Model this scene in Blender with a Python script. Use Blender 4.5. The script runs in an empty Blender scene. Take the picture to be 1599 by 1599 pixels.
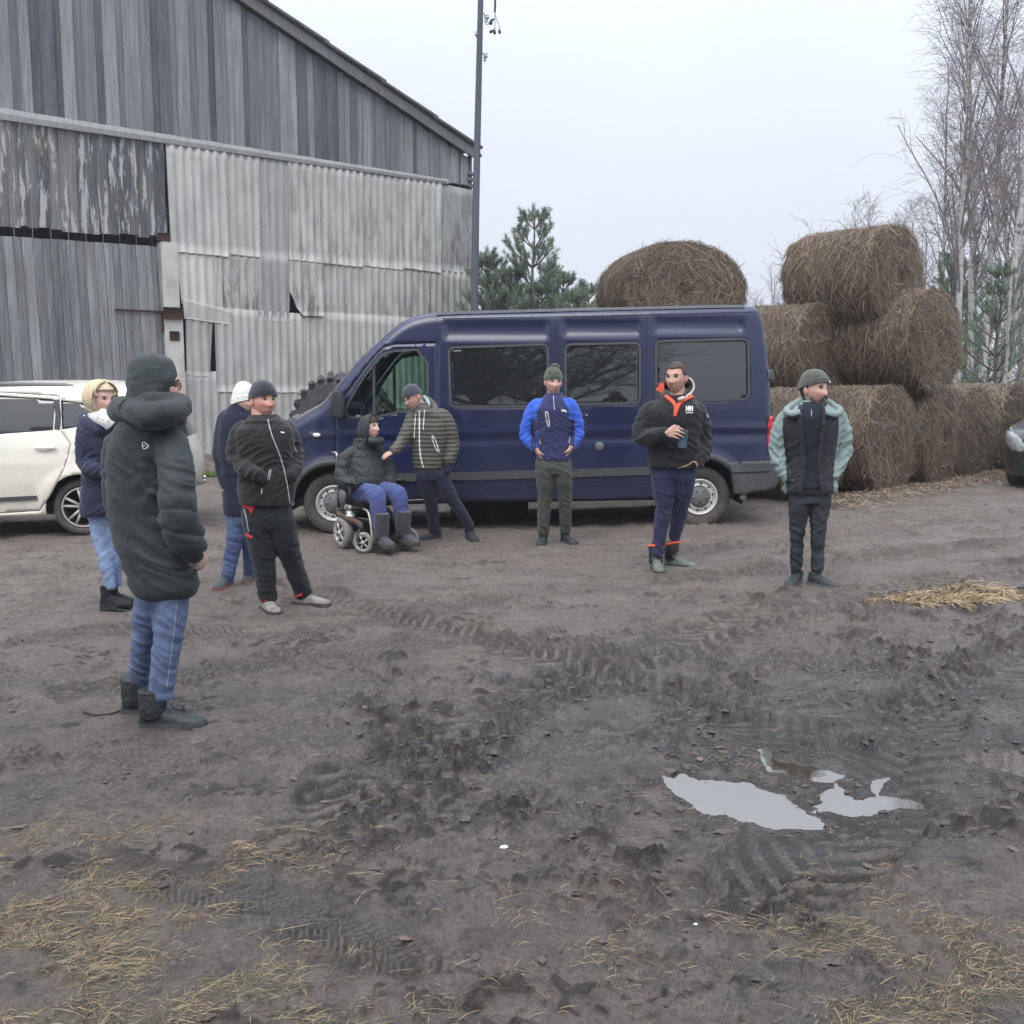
import bpy, bmesh, math, random, time
import numpy as np
from mathutils import Vector, Matrix, Quaternion
from mathutils.bvhtree import BVHTree
from mathutils.geometry import delaunay_2d_cdt

SC = bpy.context.scene
COL = SC.collection
R = math.radians
# ------------------------------------------------------------------ camera
FPX, CPX, HC, TH = 1600.0, 799.5, 1.6, math.atan(202.0 / 1600.0)
cam_data = bpy.data.cameras.new("camera")
cam_data.sensor_width = 36.0
cam_data.lens = 36.0 * FPX / 1599.0
cam_data.clip_start = 0.05
cam_data.clip_end = 3000
cam = bpy.data.objects.new("camera", cam_data)
cam.location = (0, 0, HC)
cam.rotation_euler = (R(90) - TH, 0, 0)
COL.objects.link(cam)
SC.camera = cam
# ------------------------------------------------------------------ sky, sun, exposure
SUN_EL, SUN_AZ = R(52), R(200)
world = bpy.data.worlds.new("World")
SC.world = world
world.use_nodes = True
wn, wl = world.node_tree.nodes, world.node_tree.links
wn.clear()
w_out = wn.new("ShaderNodeOutputWorld")
w_bg = wn.new("ShaderNodeBackground")
w_sky = wn.new("ShaderNodeTexSky")
w_sky.sky_type = 'NISHITA'
w_sky.sun_disc = False
w_sky.sun_elevation = SUN_EL
w_sky.sun_rotation = SUN_AZ
w_sky.dust_density = 6.0
w_sky.air_density = 1.0
w_sky.ozone_density = 1.0
w_mix = wn.new("ShaderNodeMix")
w_mix.data_type = 'RGBA'
w_mix.inputs[0].default_value = 0.90          # a closed cloud deck evens the clear sky out
w_mix.inputs[7].default_value = (7.3, 7.75, 8.7, 1)
wl.new(w_sky.outputs[0], w_mix.inputs[6])
# faint unevenness of the cloud deck
w_tc = wn.new("ShaderNodeTexCoord")
w_nz = wn.new("ShaderNodeTexNoise")
w_nz.inputs['Scale'].default_value = 1.6
w_nz.inputs['Detail'].default_value = 3
w_rm = wn.new("ShaderNodeMapRange")
w_rm.inputs[1].default_value = 0.3
w_rm.inputs[2].default_value = 0.7
w_rm.inputs[3].default_value = 0.94
w_rm.inputs[4].default_value = 1.06
w_mul = wn.new("ShaderNodeVectorMath")
w_mul.operation = 'SCALE'
wl.new(w_tc.outputs['Generated'], w_nz.inputs['Vector'])
wl.new(w_nz.outputs['Fac'], w_rm.inputs[0])
wl.new(w_mix.outputs[2], w_mul.inputs[0])
# an overcast sky is brightest overhead
w_sep = wn.new("ShaderNodeSeparateXYZ")
w_max = wn.new("ShaderNodeMath"); w_max.operation = 'MAXIMUM'; w_max.inputs[1].default_value = 0.0
w_pow = wn.new("ShaderNodeMath"); w_pow.operation = 'POWER'; w_pow.inputs[1].default_value = 2.2
w_ma = wn.new("ShaderNodeMath"); w_ma.operation = 'MULTIPLY_ADD'; w_ma.inputs[1].default_value = 2.1; w_ma.inputs[2].default_value = 0.84
w_m2 = wn.new("ShaderNodeMath"); w_m2.operation = 'MULTIPLY'
wl.new(w_tc.outputs['Generated'], w_sep.inputs[0])
wl.new(w_sep.outputs['Z'], w_max.inputs[0]); wl.new(w_max.outputs[0], w_pow.inputs[0]); wl.new(w_pow.outputs[0], w_ma.inputs[0])
wl.new(w_rm.outputs[0], w_m2.inputs[0]); wl.new(w_ma.outputs[0], w_m2.inputs[1])
wl.new(w_m2.outputs[0], w_mul.inputs['Scale'])
wl.new(w_mul.outputs[0], w_bg.inputs[0])
w_bg.inputs[1].default_value = 0.10
wl.new(w_bg.outputs[0], w_out.inputs[0])
sun_data = bpy.data.lights.new("sun", 'SUN')
sun_data.energy = 1.4
sun_data.angle = R(40)
sun_data.color = (1.0, 0.97, 0.93)
sun = bpy.data.objects.new("sun", sun_data)
sun.rotation_euler = (R(90) - SUN_EL, 0, R(180) - SUN_AZ)
sun.location = (0, 0, 30)
COL.objects.link(sun)
SC.view_settings.view_transform = 'Standard'
SC.view_settings.look = 'None'
SC.view_settings.exposure = 0.44
SC.view_settings.gamma = 1.0
SC.view_settings.use_curve_mapping = False
SC.cycles.use_denoising = True
SC.cycles.max_bounces = 8
SC.cycles.transparent_max_bounces = 12

# ------------------------------------------------------------------ photo pixel <-> world
cT, sT = math.cos(TH), math.sin(TH)


def ray(px, py):
    a, b = (px - CPX) / FPX, -(py - CPX) / FPX
    return np.array([a, cT + b * sT, -sT + b * cT])


def base_z(x, y=0):
    return 0.22 * np.tanh(0.0215 * np.asarray(x, float) / 0.22)


def G(px, py):
    d = ray(px, py)
    z = 0.0
    for _ in range(8):
        t = (z - HC) / d[2]
        p = d * t
        z = float(base_z(p[0]))
    return np.array([p[0], p[1], z])


def at_y(px, py, Y):
    d = ray(px, py)
    t = Y / d[1]
    return np.array([d[0] * t, Y, HC + d[2] * t])


def mpp(Y):                                    # metres per photo pixel at distance Y
    return (Y * cT + 0.1) / FPX


def project(P):
    x, y, z = P[0], P[1], P[2] - HC
    zc = y * cT - z * sT
    yc = y * sT + z * cT
    return CPX + FPX * x / zc, CPX - FPX * yc / zc

# ------------------------------------------------------------------ noise (numpy)


def _h(ix, iy, iz, seed):
    with np.errstate(over='ignore'):
        h = (ix.astype(np.uint32) * np.uint32(374761393) + iy.astype(np.uint32) * np.uint32(668265263)
             + iz.astype(np.uint32) * np.uint32(2147483647) + np.uint32(seed * 1013904223 & 0xffffffff))
        h = (h ^ (h >> np.uint32(13))) * np.uint32(1274126177)
        h = (h ^ (h >> np.uint32(16))) * np.uint32(2246822519)
        return h ^ (h >> np.uint32(15))


def n2(x, y, seed=0):
    """2D gradient noise, about -1..1"""
    x = np.asarray(x, float); y = np.asarray(y, float)
    x0 = np.floor(x); y0 = np.floor(y)
    fx = x - x0; fy = y - y0
    ix = x0.astype(np.int64); iy = y0.astype(np.int64)
    u = fx * fx * fx * (fx * (fx * 6 - 15) + 10); v = fy * fy * fy * (fy * (fy * 6 - 15) + 10)
    z = np.zeros_like(ix)

    def g(dx, dy):
        a = _h(ix + dx, iy + dy, z, seed).astype(float) * (2 * math.pi / 4294967296.0)
        return np.cos(a) * (fx - dx) + np.sin(a) * (fy - dy)
    a = g(0, 0); b = g(1, 0); c = g(0, 1); d = g(1, 1)
    return 1.5 * ((a + u * (b - a)) + v * ((c + u * (d - c)) - (a + u * (b - a))))


def n3(p, seed=0):
    """3D gradient noise of an (N,3) array, about -1..1"""
    p = np.asarray(p, float)
    p0 = np.floor(p)
    f = p - p0
    i = p0.astype(np.int64)
    w = f * f * f * (f * (f * 6 - 15) + 10)

    def g(dx, dy, dz):
        h = _h(i[:, 0] + dx, i[:, 1] + dy, i[:, 2] + dz, seed)
        a = (h & np.uint32(0xffff)).astype(float) / 65536 * 2 * math.pi
        c = (h >> np.uint32(16)).astype(float) / 65536 * 2 - 1
        s = np.sqrt(1 - c * c)
        return s * np.cos(a) * (f[:, 0] - dx) + s * np.sin(a) * (f[:, 1] - dy) + c * (f[:, 2] - dz)
    def l(a, b, t): return a + t * (b - a)
    x = [[l(g(0, j, k), g(1, j, k), w[:, 0]) for k in (0, 1)] for j in (0, 1)]
    return 1.6 * l(l(x[0][0], x[1][0], w[:, 1]), l(x[0][1], x[1][1], w[:, 1]), w[:, 2])


def fbm2(x, y, oct=4, seed=0, gain=.5):
    r = 0; a = 1.0; f = 1.0
    for k in range(oct):
        r = r + a * n2(x * f, y * f, seed + k); a *= gain; f *= 2.03
    return r


def sst(a, b, x):
    t = np.clip((x - a) / (b - a), 0, 1)
    return t * t * (3 - 2 * t)

# ------------------------------------------------------------------ mesh helpers


def mesh_np(name, V, F, smooth=True):
    """V (N,3), F list of polygons or (M,k) array"""
    me = bpy.data.meshes.new(name)
    V = np.asarray(V, np.float32)
    me.vertices.add(len(V)); me.vertices.foreach_set('co', V.ravel())
    if isinstance(F, np.ndarray):
        M, k = F.shape
        me.loops.add(M * k); me.loops.foreach_set('vertex_index', F.astype(np.int32).ravel())
        me.polygons.add(M); me.polygons.foreach_set('loop_start', np.arange(0, M * k, k, dtype=np.int32))
    else:
        tot = [len(f) for f in F]
        flat = [i for f in F for i in f]
        me.loops.add(len(flat)); me.loops.foreach_set('vertex_index', np.array(flat, np.int32))
        me.polygons.add(len(F))
        st = np.concatenate(([0], np.cumsum(tot)[:-1])).astype(np.int32) if len(F) else np.zeros(0, np.int32)
        me.polygons.foreach_set('loop_start', st)
    me.polygons.foreach_set('use_smooth', np.full(len(me.polygons), smooth))
    me.update(calc_edges=True)
    me.validate()
    return me


class MB:
    """collects shapes and links them as one mesh object"""

    def __init__(s):
        s.V = []; s.F = []; s.M = []; s.n = 0; s.A = []

    def add(s, V, F, mi=0, a=None):
        V = np.asarray(V, float).reshape(-1, 3)
        F = F.tolist() if isinstance(F, np.ndarray) else F
        n = s.n
        s.V.append(V); s.F += [[i + n for i in f] for f in F]
        s.M += [mi] * len(F); s.n += len(V)
        s.A.append(np.full(len(V), random.random() if a is None else a))
        return s

    def box(s, c, size, mi=0, rot=None, bev=0, a=None):
        hx, hy, hz = [q / 2 for q in size]
        if bev:
            b = min(bev, hx * .9, hy * .9, hz * .9)
            V = []; idx = {}
            for sx in (-1, 1):
                for sy in (-1, 1):
                    for sz in (-1, 1):
                        for ax in range(3):
                            p = [sx * hx, sy * hy, sz * hz]
                            q = [sx * (hx - b), sy * (hy - b), sz * (hz - b)]
                            q[ax] = p[ax]
                            idx[(sx, sy, sz, ax)] = len(V); V.append(q)
            F = []
            for ax in range(3):
                o = [k for k in range(3) if k != ax]
                for sg in (-1, 1):
                    f = []
                    for (u, v) in ((-1, -1), (1, -1), (1, 1), (-1, 1)):
                        k = [0, 0, 0]; k[ax] = sg; k[o[0]] = u; k[o[1]] = v
                        f.append(idx[(*k, ax)])
                    if (sg == 1) == (ax == 1): f = f[::-1]
                    F.append(f)
            for ax in range(3):
                o = [k for k in range(3) if k != ax]
                for u in (-1, 1):
                    for v in (-1, 1):
                        f = []
                        for (sg, w) in ((-1, o[0]), (1, o[0]), (1, o[1]), (-1, o[1])):
                            k = [0, 0, 0]; k[ax] = sg; k[o[0]] = u; k[o[1]] = v
                            f.append(idx[(*k, w)])
                        F.append(f)
            for sx in (-1, 1):
                for sy in (-1, 1):
                    for sz in (-1, 1):
                        F.append([idx[(sx, sy, sz, k)] for k in range(3)])
            V = np.array(V)
        else:
            V = np.array([[x, y, z] for x in (-hx, hx) for y in (-hy, hy) for z in (-hz, hz)])
            F = [[0, 1, 3, 2], [4, 6, 7, 5], [0, 4, 5, 1], [2, 3, 7, 6], [0, 2, 6, 4], [1, 5, 7, 3]]
        if rot is not None: V = V @ np.array(rot).T
        return s.add(V + np.array(c), F, mi, a)

    def tube(s, pts, rad, n=8, mi=0, caps=True, a=None, up=None, flat=1.0):
        V, F = tube(pts, rad, n, caps, up, flat)
        return s.add(V, F, mi, a)

    def lathe(s, prof, n=32, center=(0, 0, 0), axis=(0, 0, 1), mi=0, a=None, closed=False):
        """prof: (r, h) along the axis"""
        ax = np.array(axis, float); ax /= np.linalg.norm(ax)
        t = np.array([0, 0, 1.]) if abs(ax[2]) < .9 else np.array([1., 0, 0])
        e1 = np.cross(ax, t); e1 /= np.linalg.norm(e1); e2 = np.cross(ax, e1)
        V = []; F = []
        m = len(prof)
        for (r, h) in prof:
            for k in range(n):
                an = 2 * math.pi * k / n
                V.append(np.array(center) + ax * h + r * (e1 * math.cos(an) + e2 * math.sin(an)))
        for j in range(m if closed else m - 1):
            j2 = (j + 1) % m
            for k in range(n):
                k2 = (k + 1) % n
                F.append([j * n + k, j * n + k2, j2 * n + k2, j2 * n + k])
        return s.add(V, F, mi, a)

    def ell(s, c, r, nu=16, nv=10, mi=0, rot=None, a=None):
        V = []; F = []
        for j in range(nv + 1):
            t = math.pi * j / nv
            for k in range(nu):
                p = 2 * math.pi * k / nu
                V.append([math.sin(t) * math.cos(p), math.sin(t) * math.sin(p), math.cos(t)])
        for j in range(nv):
            for k in range(nu):
                k2 = (k + 1) % nu
                F.append([j * nu + k, (j + 1) * nu + k, (j + 1) * nu + k2, j * nu + k2])
        V = np.array(V) * np.array(r)
        if rot is not None: V = V @ np.array(rot).T
        return s.add(V + np.array(c), F, mi, a)

    def build(s, name, mats, parent=None, smooth=True, attr=None, origin=None):
        V = np.concatenate(s.V) if s.V else np.zeros((0, 3))
        org = np.array(origin) if origin is not None else (root_loc(parent) if parent is not None else np.zeros(3))
        me = mesh_np(name, V - org, s.F, smooth)
        if len(me.polygons) == len(s.M):
            me.polygons.foreach_set('material_index', np.array(s.M, np.int32))
        if attr:
            at = me.attributes.new(attr, 'FLOAT', 'POINT')
            at.data.foreach_set('value', np.concatenate(s.A).astype(np.float32))
        return link(name, me, mats, parent, None if parent is not None else org)


def root_loc(o):
    p = np.array(o.location)
    while o.parent is not None:
        o = o.parent
        p = p + np.array(o.location)
    return p


def link(name, me, mats, parent=None, loc=None):
    o = bpy.data.objects.new(name, me)
    if mats is not None:
        for m in (mats if isinstance(mats, (list, tuple)) else [mats]):
            me.materials.append(m)
    COL.objects.link(o)
    if loc is not None: o.location = [float(q) for q in loc]
    if parent is not None: o.parent = parent
    return o


def part(name, V, F, mats, parent, smooth=True):
    """vertices in world coordinates"""
    return link(name, mesh_np(name, np.asarray(V) - root_loc(parent), F, smooth), mats, parent)


def tag(o, label=None, cat=None, group=None, kind=None):
    if label: o['label'] = label
    if cat: o['category'] = cat
    if group: o['group'] = group
    if kind: o['kind'] = kind
    return o


def thing(name, label, cat, loc=(0, 0, 0), group=None):
    o = bpy.data.objects.new(name, None)
    o.empty_display_size = .1
    COL.objects.link(o)
    o.location = [float(q) for q in loc]
    return tag(o, label, cat, group)


def catmull(P, m):
    P = np.asarray(P, float)
    if len(P) < 3 or m <= 1: return P
    Q = np.vstack([2 * P[0] - P[1], P, 2 * P[-1] - P[-2]])
    out = []
    for i in range(1, len(Q) - 2):
        for k in range(m):
            t = k / m
            a, b, c, d = Q[i - 1], Q[i], Q[i + 1], Q[i + 2]
            out.append(.5 * ((2 * b) + (-a + c) * t + (2 * a - 5 * b + 4 * c - d) * t * t + (-a + 3 * b - 3 * c + d) * t ** 3))
    out.append(P[-1])
    return np.array(out)


def tube(pts, rad, n=8, caps=True, up=None, flat=1.0):
    P = np.asarray(pts, float); m = len(P)
    rad = np.full(m, rad, float) if np.isscalar(rad) else np.asarray(rad, float)
    T = np.gradient(P, axis=0); T /= (np.linalg.norm(T, axis=1)[:, None] + 1e-12)
    u = np.array(up if up is not None else ([0, 0, 1.] if abs(T[0][2]) < .9 else [0, 1., 0]), float)
    V = []
    k = np.arange(n) * 2 * math.pi / n
    for i in range(m):
        u = u - T[i] * (u @ T[i])
        ln = np.linalg.norm(u)
        if ln < 1e-6:
            u = np.array([1., 0.3, .2]); u -= T[i] * (u @ T[i]); ln = np.linalg.norm(u)
        u = u / ln
        w = np.cross(T[i], u)
        V.append(P[i] + rad[i] * (np.cos(k)[:, None] * u * flat + np.sin(k)[:, None] * w))
    V = np.concatenate(V)
    F = []
    for i in range(m - 1):
        for j in range(n):
            j2 = (j + 1) % n
            F.append([i * n + j, i * n + j2, (i + 1) * n + j2, (i + 1) * n + j])
    if caps:
        F.append(list(range(n))[::-1]); F.append([(m - 1) * n + j for j in range(n)])
    return V, F


def loft(rings, caps=True):
    rings = [np.asarray(r, float) for r in rings]
    n = len(rings[0]); m = len(rings)
    V = np.concatenate(rings); F = []
    for i in range(m - 1):
        for j in range(n):
            j2 = (j + 1) % n
            F.append([i * n + j, i * n + j2, (i + 1) * n + j2, (i + 1) * n + j])
    if caps:
        F.append(list(range(n))[::-1]); F.append([(m - 1) * n + j for j in range(n)])
    return V, F


def in_poly(x, y, poly):
    x = np.asarray(x, float); y = np.asarray(y, float)
    r = np.zeros(x.shape, bool)
    n = len(poly)
    for i in range(n):
        x1, y1 = poly[i]; x2, y2 = poly[(i + 1) % n]
        if y1 == y2: continue
        c = ((y1 > y) != (y2 > y)) & (x < (x2 - x1) * (y - y1) / (y2 - y1) + x1)
        r ^= c
    return r


def d_line(x, y, L, closed=False):
    x = np.asarray(x, float); y = np.asarray(y, float)
    L = np.asarray(L, float)
    best = np.full(x.shape, 1e9)
    m = len(L) if closed else len(L) - 1
    for i in range(m):
        a = L[i]; b = L[(i + 1) % len(L)]
        d = b - a; q = d @ d + 1e-12
        t = np.clip(((x - a[0]) * d[0] + (y - a[1]) * d[1]) / q, 0, 1)
        best = np.minimum(best, (x - a[0] - t * d[0]) ** 2 + (y - a[1] - t * d[1]) ** 2)
    return np.sqrt(best)


def resample(P, step, closed=False):
    P = np.asarray(P, float)
    Q = np.vstack([P, P[:1]]) if closed else P
    out = []
    for a, b in zip(Q[:-1], Q[1:]):
        k = max(1, int(round(np.linalg.norm(b - a) / step)))
        for i in range(k): out.append(a + (b - a) * i / k)
    if not closed: out.append(Q[-1])
    return np.array(out)


def chaikin(P, it=2, closed=False):
    P = np.asarray(P, float)
    for _ in range(it):
        Q = np.vstack([P, P[:1]]) if closed else P
        a = Q[:-1] * .75 + Q[1:] * .25; b = Q[:-1] * .25 + Q[1:] * .75
        N = np.empty((2 * len(a), P.shape[1])); N[0::2] = a; N[1::2] = b
        if not closed: N = np.vstack([P[:1], N, P[-1:]])
        P = N
    return P


def rrect(x0, z0, x1, z1, r, n=5):
    out = []
    for cx, cz, a0 in ((x1 - r, z1 - r, 0), (x0 + r, z1 - r, 90), (x0 + r, z0 + r, 180), (x1 - r, z0 + r, 270)):
        for k in range(n + 1):
            a = R(a0 + 90 * k / n); out.append((cx + r * math.cos(a), cz + r * math.sin(a)))
    return np.array(out)

# ------------------------------------------------------------------ materials


MATS = {}


def node_mat(name):
    m = bpy.data.materials.new(name)
    m.use_nodes = True
    nt = m.node_tree
    b = nt.nodes['Principled BSDF']
    return m, nt, b


def nd(nt, typ, **kw):
    n = nt.nodes.new(typ)
    for k, v in kw.items():
        if k.startswith('i_'):
            n.inputs[k[2:].replace('_', ' ')].default_value = v
        else: setattr(n, k, v)
    return n


def simple(name, col, rough=.6, metal=0, spec=.5, var=.12, vscale=6, bump=0, bscale=60, coat=0, ior=1.5, sheen=0, stretch=(1, 1, 1), dirt=None):
    """procedural material: colour with noise variation and fine bump"""
    if name in MATS: return MATS[name]
    m, nt, b = node_mat(name)
    L = nt.links.new
    tc = nd(nt, 'ShaderNodeTexCoord')
    mp = nd(nt, 'ShaderNodeMapping')
    mp.inputs['Scale'].default_value = stretch
    L(tc.outputs['Object'], mp.inputs[0])
    nz = nd(nt, 'ShaderNodeTexNoise', i_Scale=vscale, i_Detail=5, i_Roughness=.6)
    L(mp.outputs[0], nz.inputs['Vector'])
    mr = nd(nt, 'ShaderNodeMapRange')
    mr.inputs[1].default_value = .3; mr.inputs[2].default_value = .7
    mr.inputs[3].default_value = 1 - var; mr.inputs[4].default_value = 1 + var
    L(nz.outputs['Fac'], mr.inputs[0])
    vm = nd(nt, 'ShaderNodeVectorMath', operation='SCALE')
    vm.inputs[0].default_value = col[:3]
    L(mr.outputs[0], vm.inputs['Scale'])
    out = vm.outputs[0]
    if dirt:
        # dirt = (colour, low z, high z, strength): mud thrown up on the lower part, broken by noise
        geo = nd(nt, 'ShaderNodeNewGeometry')
        sx = nd(nt, 'ShaderNodeSeparateXYZ'); L(geo.outputs['Position'], sx.inputs[0])
        n2_ = nd(nt, 'ShaderNodeTexNoise', i_Scale=9, i_Detail=8, i_Roughness=.7); L(tc.outputs['Object'], n2_.inputs['Vector'])
        m2 = nd(nt, 'ShaderNodeMapRange', clamp=True)
        m2.inputs[1].default_value = dirt[2]; m2.inputs[2].default_value = dirt[1]
        m2.inputs[3].default_value = 0; m2.inputs[4].default_value = 1
        L(sx.outputs['Z'], m2.inputs[0])
        mm = nd(nt, 'ShaderNodeMath', operation='MULTIPLY'); L(m2.outputs[0], mm.inputs[0])
        m3 = nd(nt, 'ShaderNodeMapRange', clamp=True)
        m3.inputs[1].default_value = .35; m3.inputs[2].default_value = .65; m3.inputs[3].default_value = .2; m3.inputs[4].default_value = 1
        L(n2_.outputs['Fac'], m3.inputs[0]); L(m3.outputs[0], mm.inputs[1])
        ms = nd(nt, 'ShaderNodeMath', operation='MULTIPLY'); ms.inputs[1].default_value = dirt[3]; L(mm.outputs[0], ms.inputs[0])
        mx = nd(nt, 'ShaderNodeMix', data_type='RGBA'); L(ms.outputs[0], mx.inputs[0])
        L(out, mx.inputs[6]); mx.inputs[7].default_value = (*dirt[0], 1)
        out = mx.outputs[2]
        rr = nd(nt, 'ShaderNodeMapRange'); rr.inputs[3].default_value = rough; rr.inputs[4].default_value = .85
        L(ms.outputs[0], rr.inputs[0]); L(rr.outputs[0], b.inputs['Roughness'])
        if coat:
            cr = nd(nt, 'ShaderNodeMapRange'); cr.inputs[3].default_value = coat; cr.inputs[4].default_value = 0
            L(ms.outputs[0], cr.inputs[0]); L(cr.outputs[0], b.inputs['Coat Weight'])
    L(out, b.inputs['Base Color'])
    if not dirt:
        b.inputs['Roughness'].default_value = rough
        b.inputs['Coat Weight'].default_value = coat
    b.inputs['Coat Roughness'].default_value = .04
    b.inputs['Metallic'].default_value = metal
    b.inputs['Specular IOR Level'].default_value = spec
    b.inputs['IOR'].default_value = ior
    if sheen: b.inputs['Sheen Weight'].default_value = sheen
    if bump:
        n3_ = nd(nt, 'ShaderNodeTexNoise', i_Scale=bscale, i_Detail=4, i_Roughness=.6)
        L(mp.outputs[0], n3_.inputs['Vector'])
        bp = nd(nt, 'ShaderNodeBump', i_Strength=min(1, bump), i_Distance=.01)
        L(n3_.outputs['Fac'], bp.inputs['Height']); L(bp.outputs[0], b.inputs['Normal'])
    MATS[name] = m
    return m


def glass_mat(name, tint, refl_ior=1.5):
    """thin window pane: tinted see-through with a Fresnel reflection"""
    if name in MATS: return MATS[name]
    m, nt, b = node_mat(name)
    nt.nodes.remove(b)
    out = nt.nodes['Material Output']
    tr = nd(nt, 'ShaderNodeBsdfTransparent'); tr.inputs[0].default_value = (*tint, 1)
    gl = nd(nt, 'ShaderNodeBsdfGlossy'); gl.inputs['Roughness'].default_value = .02
    fr = nd(nt, 'ShaderNodeFresnel', i_IOR=refl_ior)
    mx = nd(nt, 'ShaderNodeMixShader')
    nt.links.new(fr.outputs[0], mx.inputs[0]); nt.links.new(tr.outputs[0], mx.inputs[1]); nt.links.new(gl.outputs[0], mx.inputs[2])
    nt.links.new(mx.outputs[0], out.inputs[0])
    MATS[name] = m
    return m


MUD = (.105, .085, .07)
# ================================================================== ground
def gpoly(L): return np.array([G(*p)[:2] for p in L])


FEET = []          # (x, y) where people stand: the relief is trodden flat there


def feet_px(*L):
    for p in L: FEET.append(G(*p)[:2])


feet_px((172, 954), (181, 949), (248, 1133), (219, 1112), (354, 915), (389, 906), (417, 951), (474, 943), (679, 842), (734, 842),
        (848, 849), (884, 847), (1025, 889), (1053, 883), (1243, 911), (1276, 914), (530, 857), (568, 868), (640, 862))
PUD = [gpoly(L) for L in (
    [(1030, 1207), (1062, 1202), (1100, 1213), (1172, 1212), (1180, 1222), (1225, 1232), (1255, 1255), (1280, 1268), (1285, 1287), (1200, 1289), (1130, 1269), (1100, 1264), (1055, 1236)],
    [(1176, 1162), (1197, 1159), (1215, 1180), (1270, 1186), (1325, 1200), (1300, 1213), (1240, 1205), (1200, 1195)],
    [(1290, 1222), (1305, 1212), (1315, 1225), (1340, 1238), (1360, 1232), (1380, 1228), (1465, 1241), (1460, 1251), (1400, 1250), (1365, 1262), (1330, 1266), (1290, 1257), (1270, 1262), (1264, 1250), (1285, 1240)],
    [(1362, 1222), (1366, 1205), (1392, 1200), (1384, 1212), (1374, 1230)])]
PUD2 = [gpoly([(1488, 1158), (1560, 1163), (1680, 1168), (1680, 1203), (1590, 1200), (1550, 1193), (1512, 1178)])]
PC = np.concatenate(PUD).mean(0)
WZ = float(base_z(PC[0])) - .026
PC2 = PUD2[0].mean(0)
WZ2 = float(base_z(PC2[0])) - .03
TRK = [(gpoly(L), w, d, lug) for L, w, d, lug in (
    ([(430, 915), (700, 985), (900, 1040), (1100, 1100), (1290, 1165)], .40, .030, .10),
    ([(120, 1085), (330, 1045), (560, 1012), (760, 1000), (1000, 1012), (1300, 1040), (1620, 1085)], .30, .022, .055),
    ([(470, 1300), (600, 1200), (720, 1140), (840, 1090), (960, 1040), (1120, 985), (1300, 940), (1620, 880)], .46, .036, .13),
    ([(1090, 862), (1350, 830), (1620, 800)], .36, .04, .07),
    ([(1060, 905), (1350, 872), (1620, 845)], .36, .04, .07),
    ([(-60, 1010), (200, 985), (480, 985), (800, 930), (1100, 905)], .26, .02, .06),
    ([(640, 1500), (470, 1432), (300, 1385), (120, 1350)], .17, .016, .028),
    ([(1620, 1010), (1450, 1100), (1400, 1230), (1200, 1400)], .40, .03, .12),
    ([(-60, 905), (160, 880), (420, 870)], .3, .02, .07))]


def masks(x, y):
    """churn: how trampled; far: dry trodden yard; straw: litter of dead grass"""
    px_y = 598 + 1600 * HC / np.maximum(y, .5)
    px_x = CPX + FPX * x / np.maximum(y * .992 + .2, .4)
    w = 90 * fbm2(x * .9, y * .9, 3, 5)
    w2 = 70 * fbm2(x * 1.7 + 9, y * 1.7, 3, 8)
    churn = np.exp(-((px_x - 1180 + w) / 520) ** 2 - ((px_y - 1215 + w2) / 150) ** 2)
    churn = np.maximum(churn, .8 * np.exp(-((px_x - 760 + w) / 330) ** 2 - ((px_y - 1180 + w2) / 110) ** 2))
    churn = np.maximum(churn, .6 * np.exp(-((px_x - 1500) / 330) ** 2 - ((px_y - 1010 + w2) / 70) ** 2))
    far = sst(1120, 880, px_y + .5 * w2)
    s1 = np.exp(-((px_x - 110 + w) / 360) ** 2) * sst(1240, 1400, px_y + w2)
    s2 = .62 * np.exp(-((px_x - 1380 + w) / 380) ** 2) * sst(1390, 1500, px_y + w2)
    s3 = .14 * sst(1380, 1500, px_y + w2)
    straw = np.clip(np.maximum(np.maximum(s1, s2), s3), 0, 1)
    straw = straw * sst(-.1, .4, fbm2(x * 2.0 + 4, y * 2.6, 4, 12) + .12)
    return churn, far, straw


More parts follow.
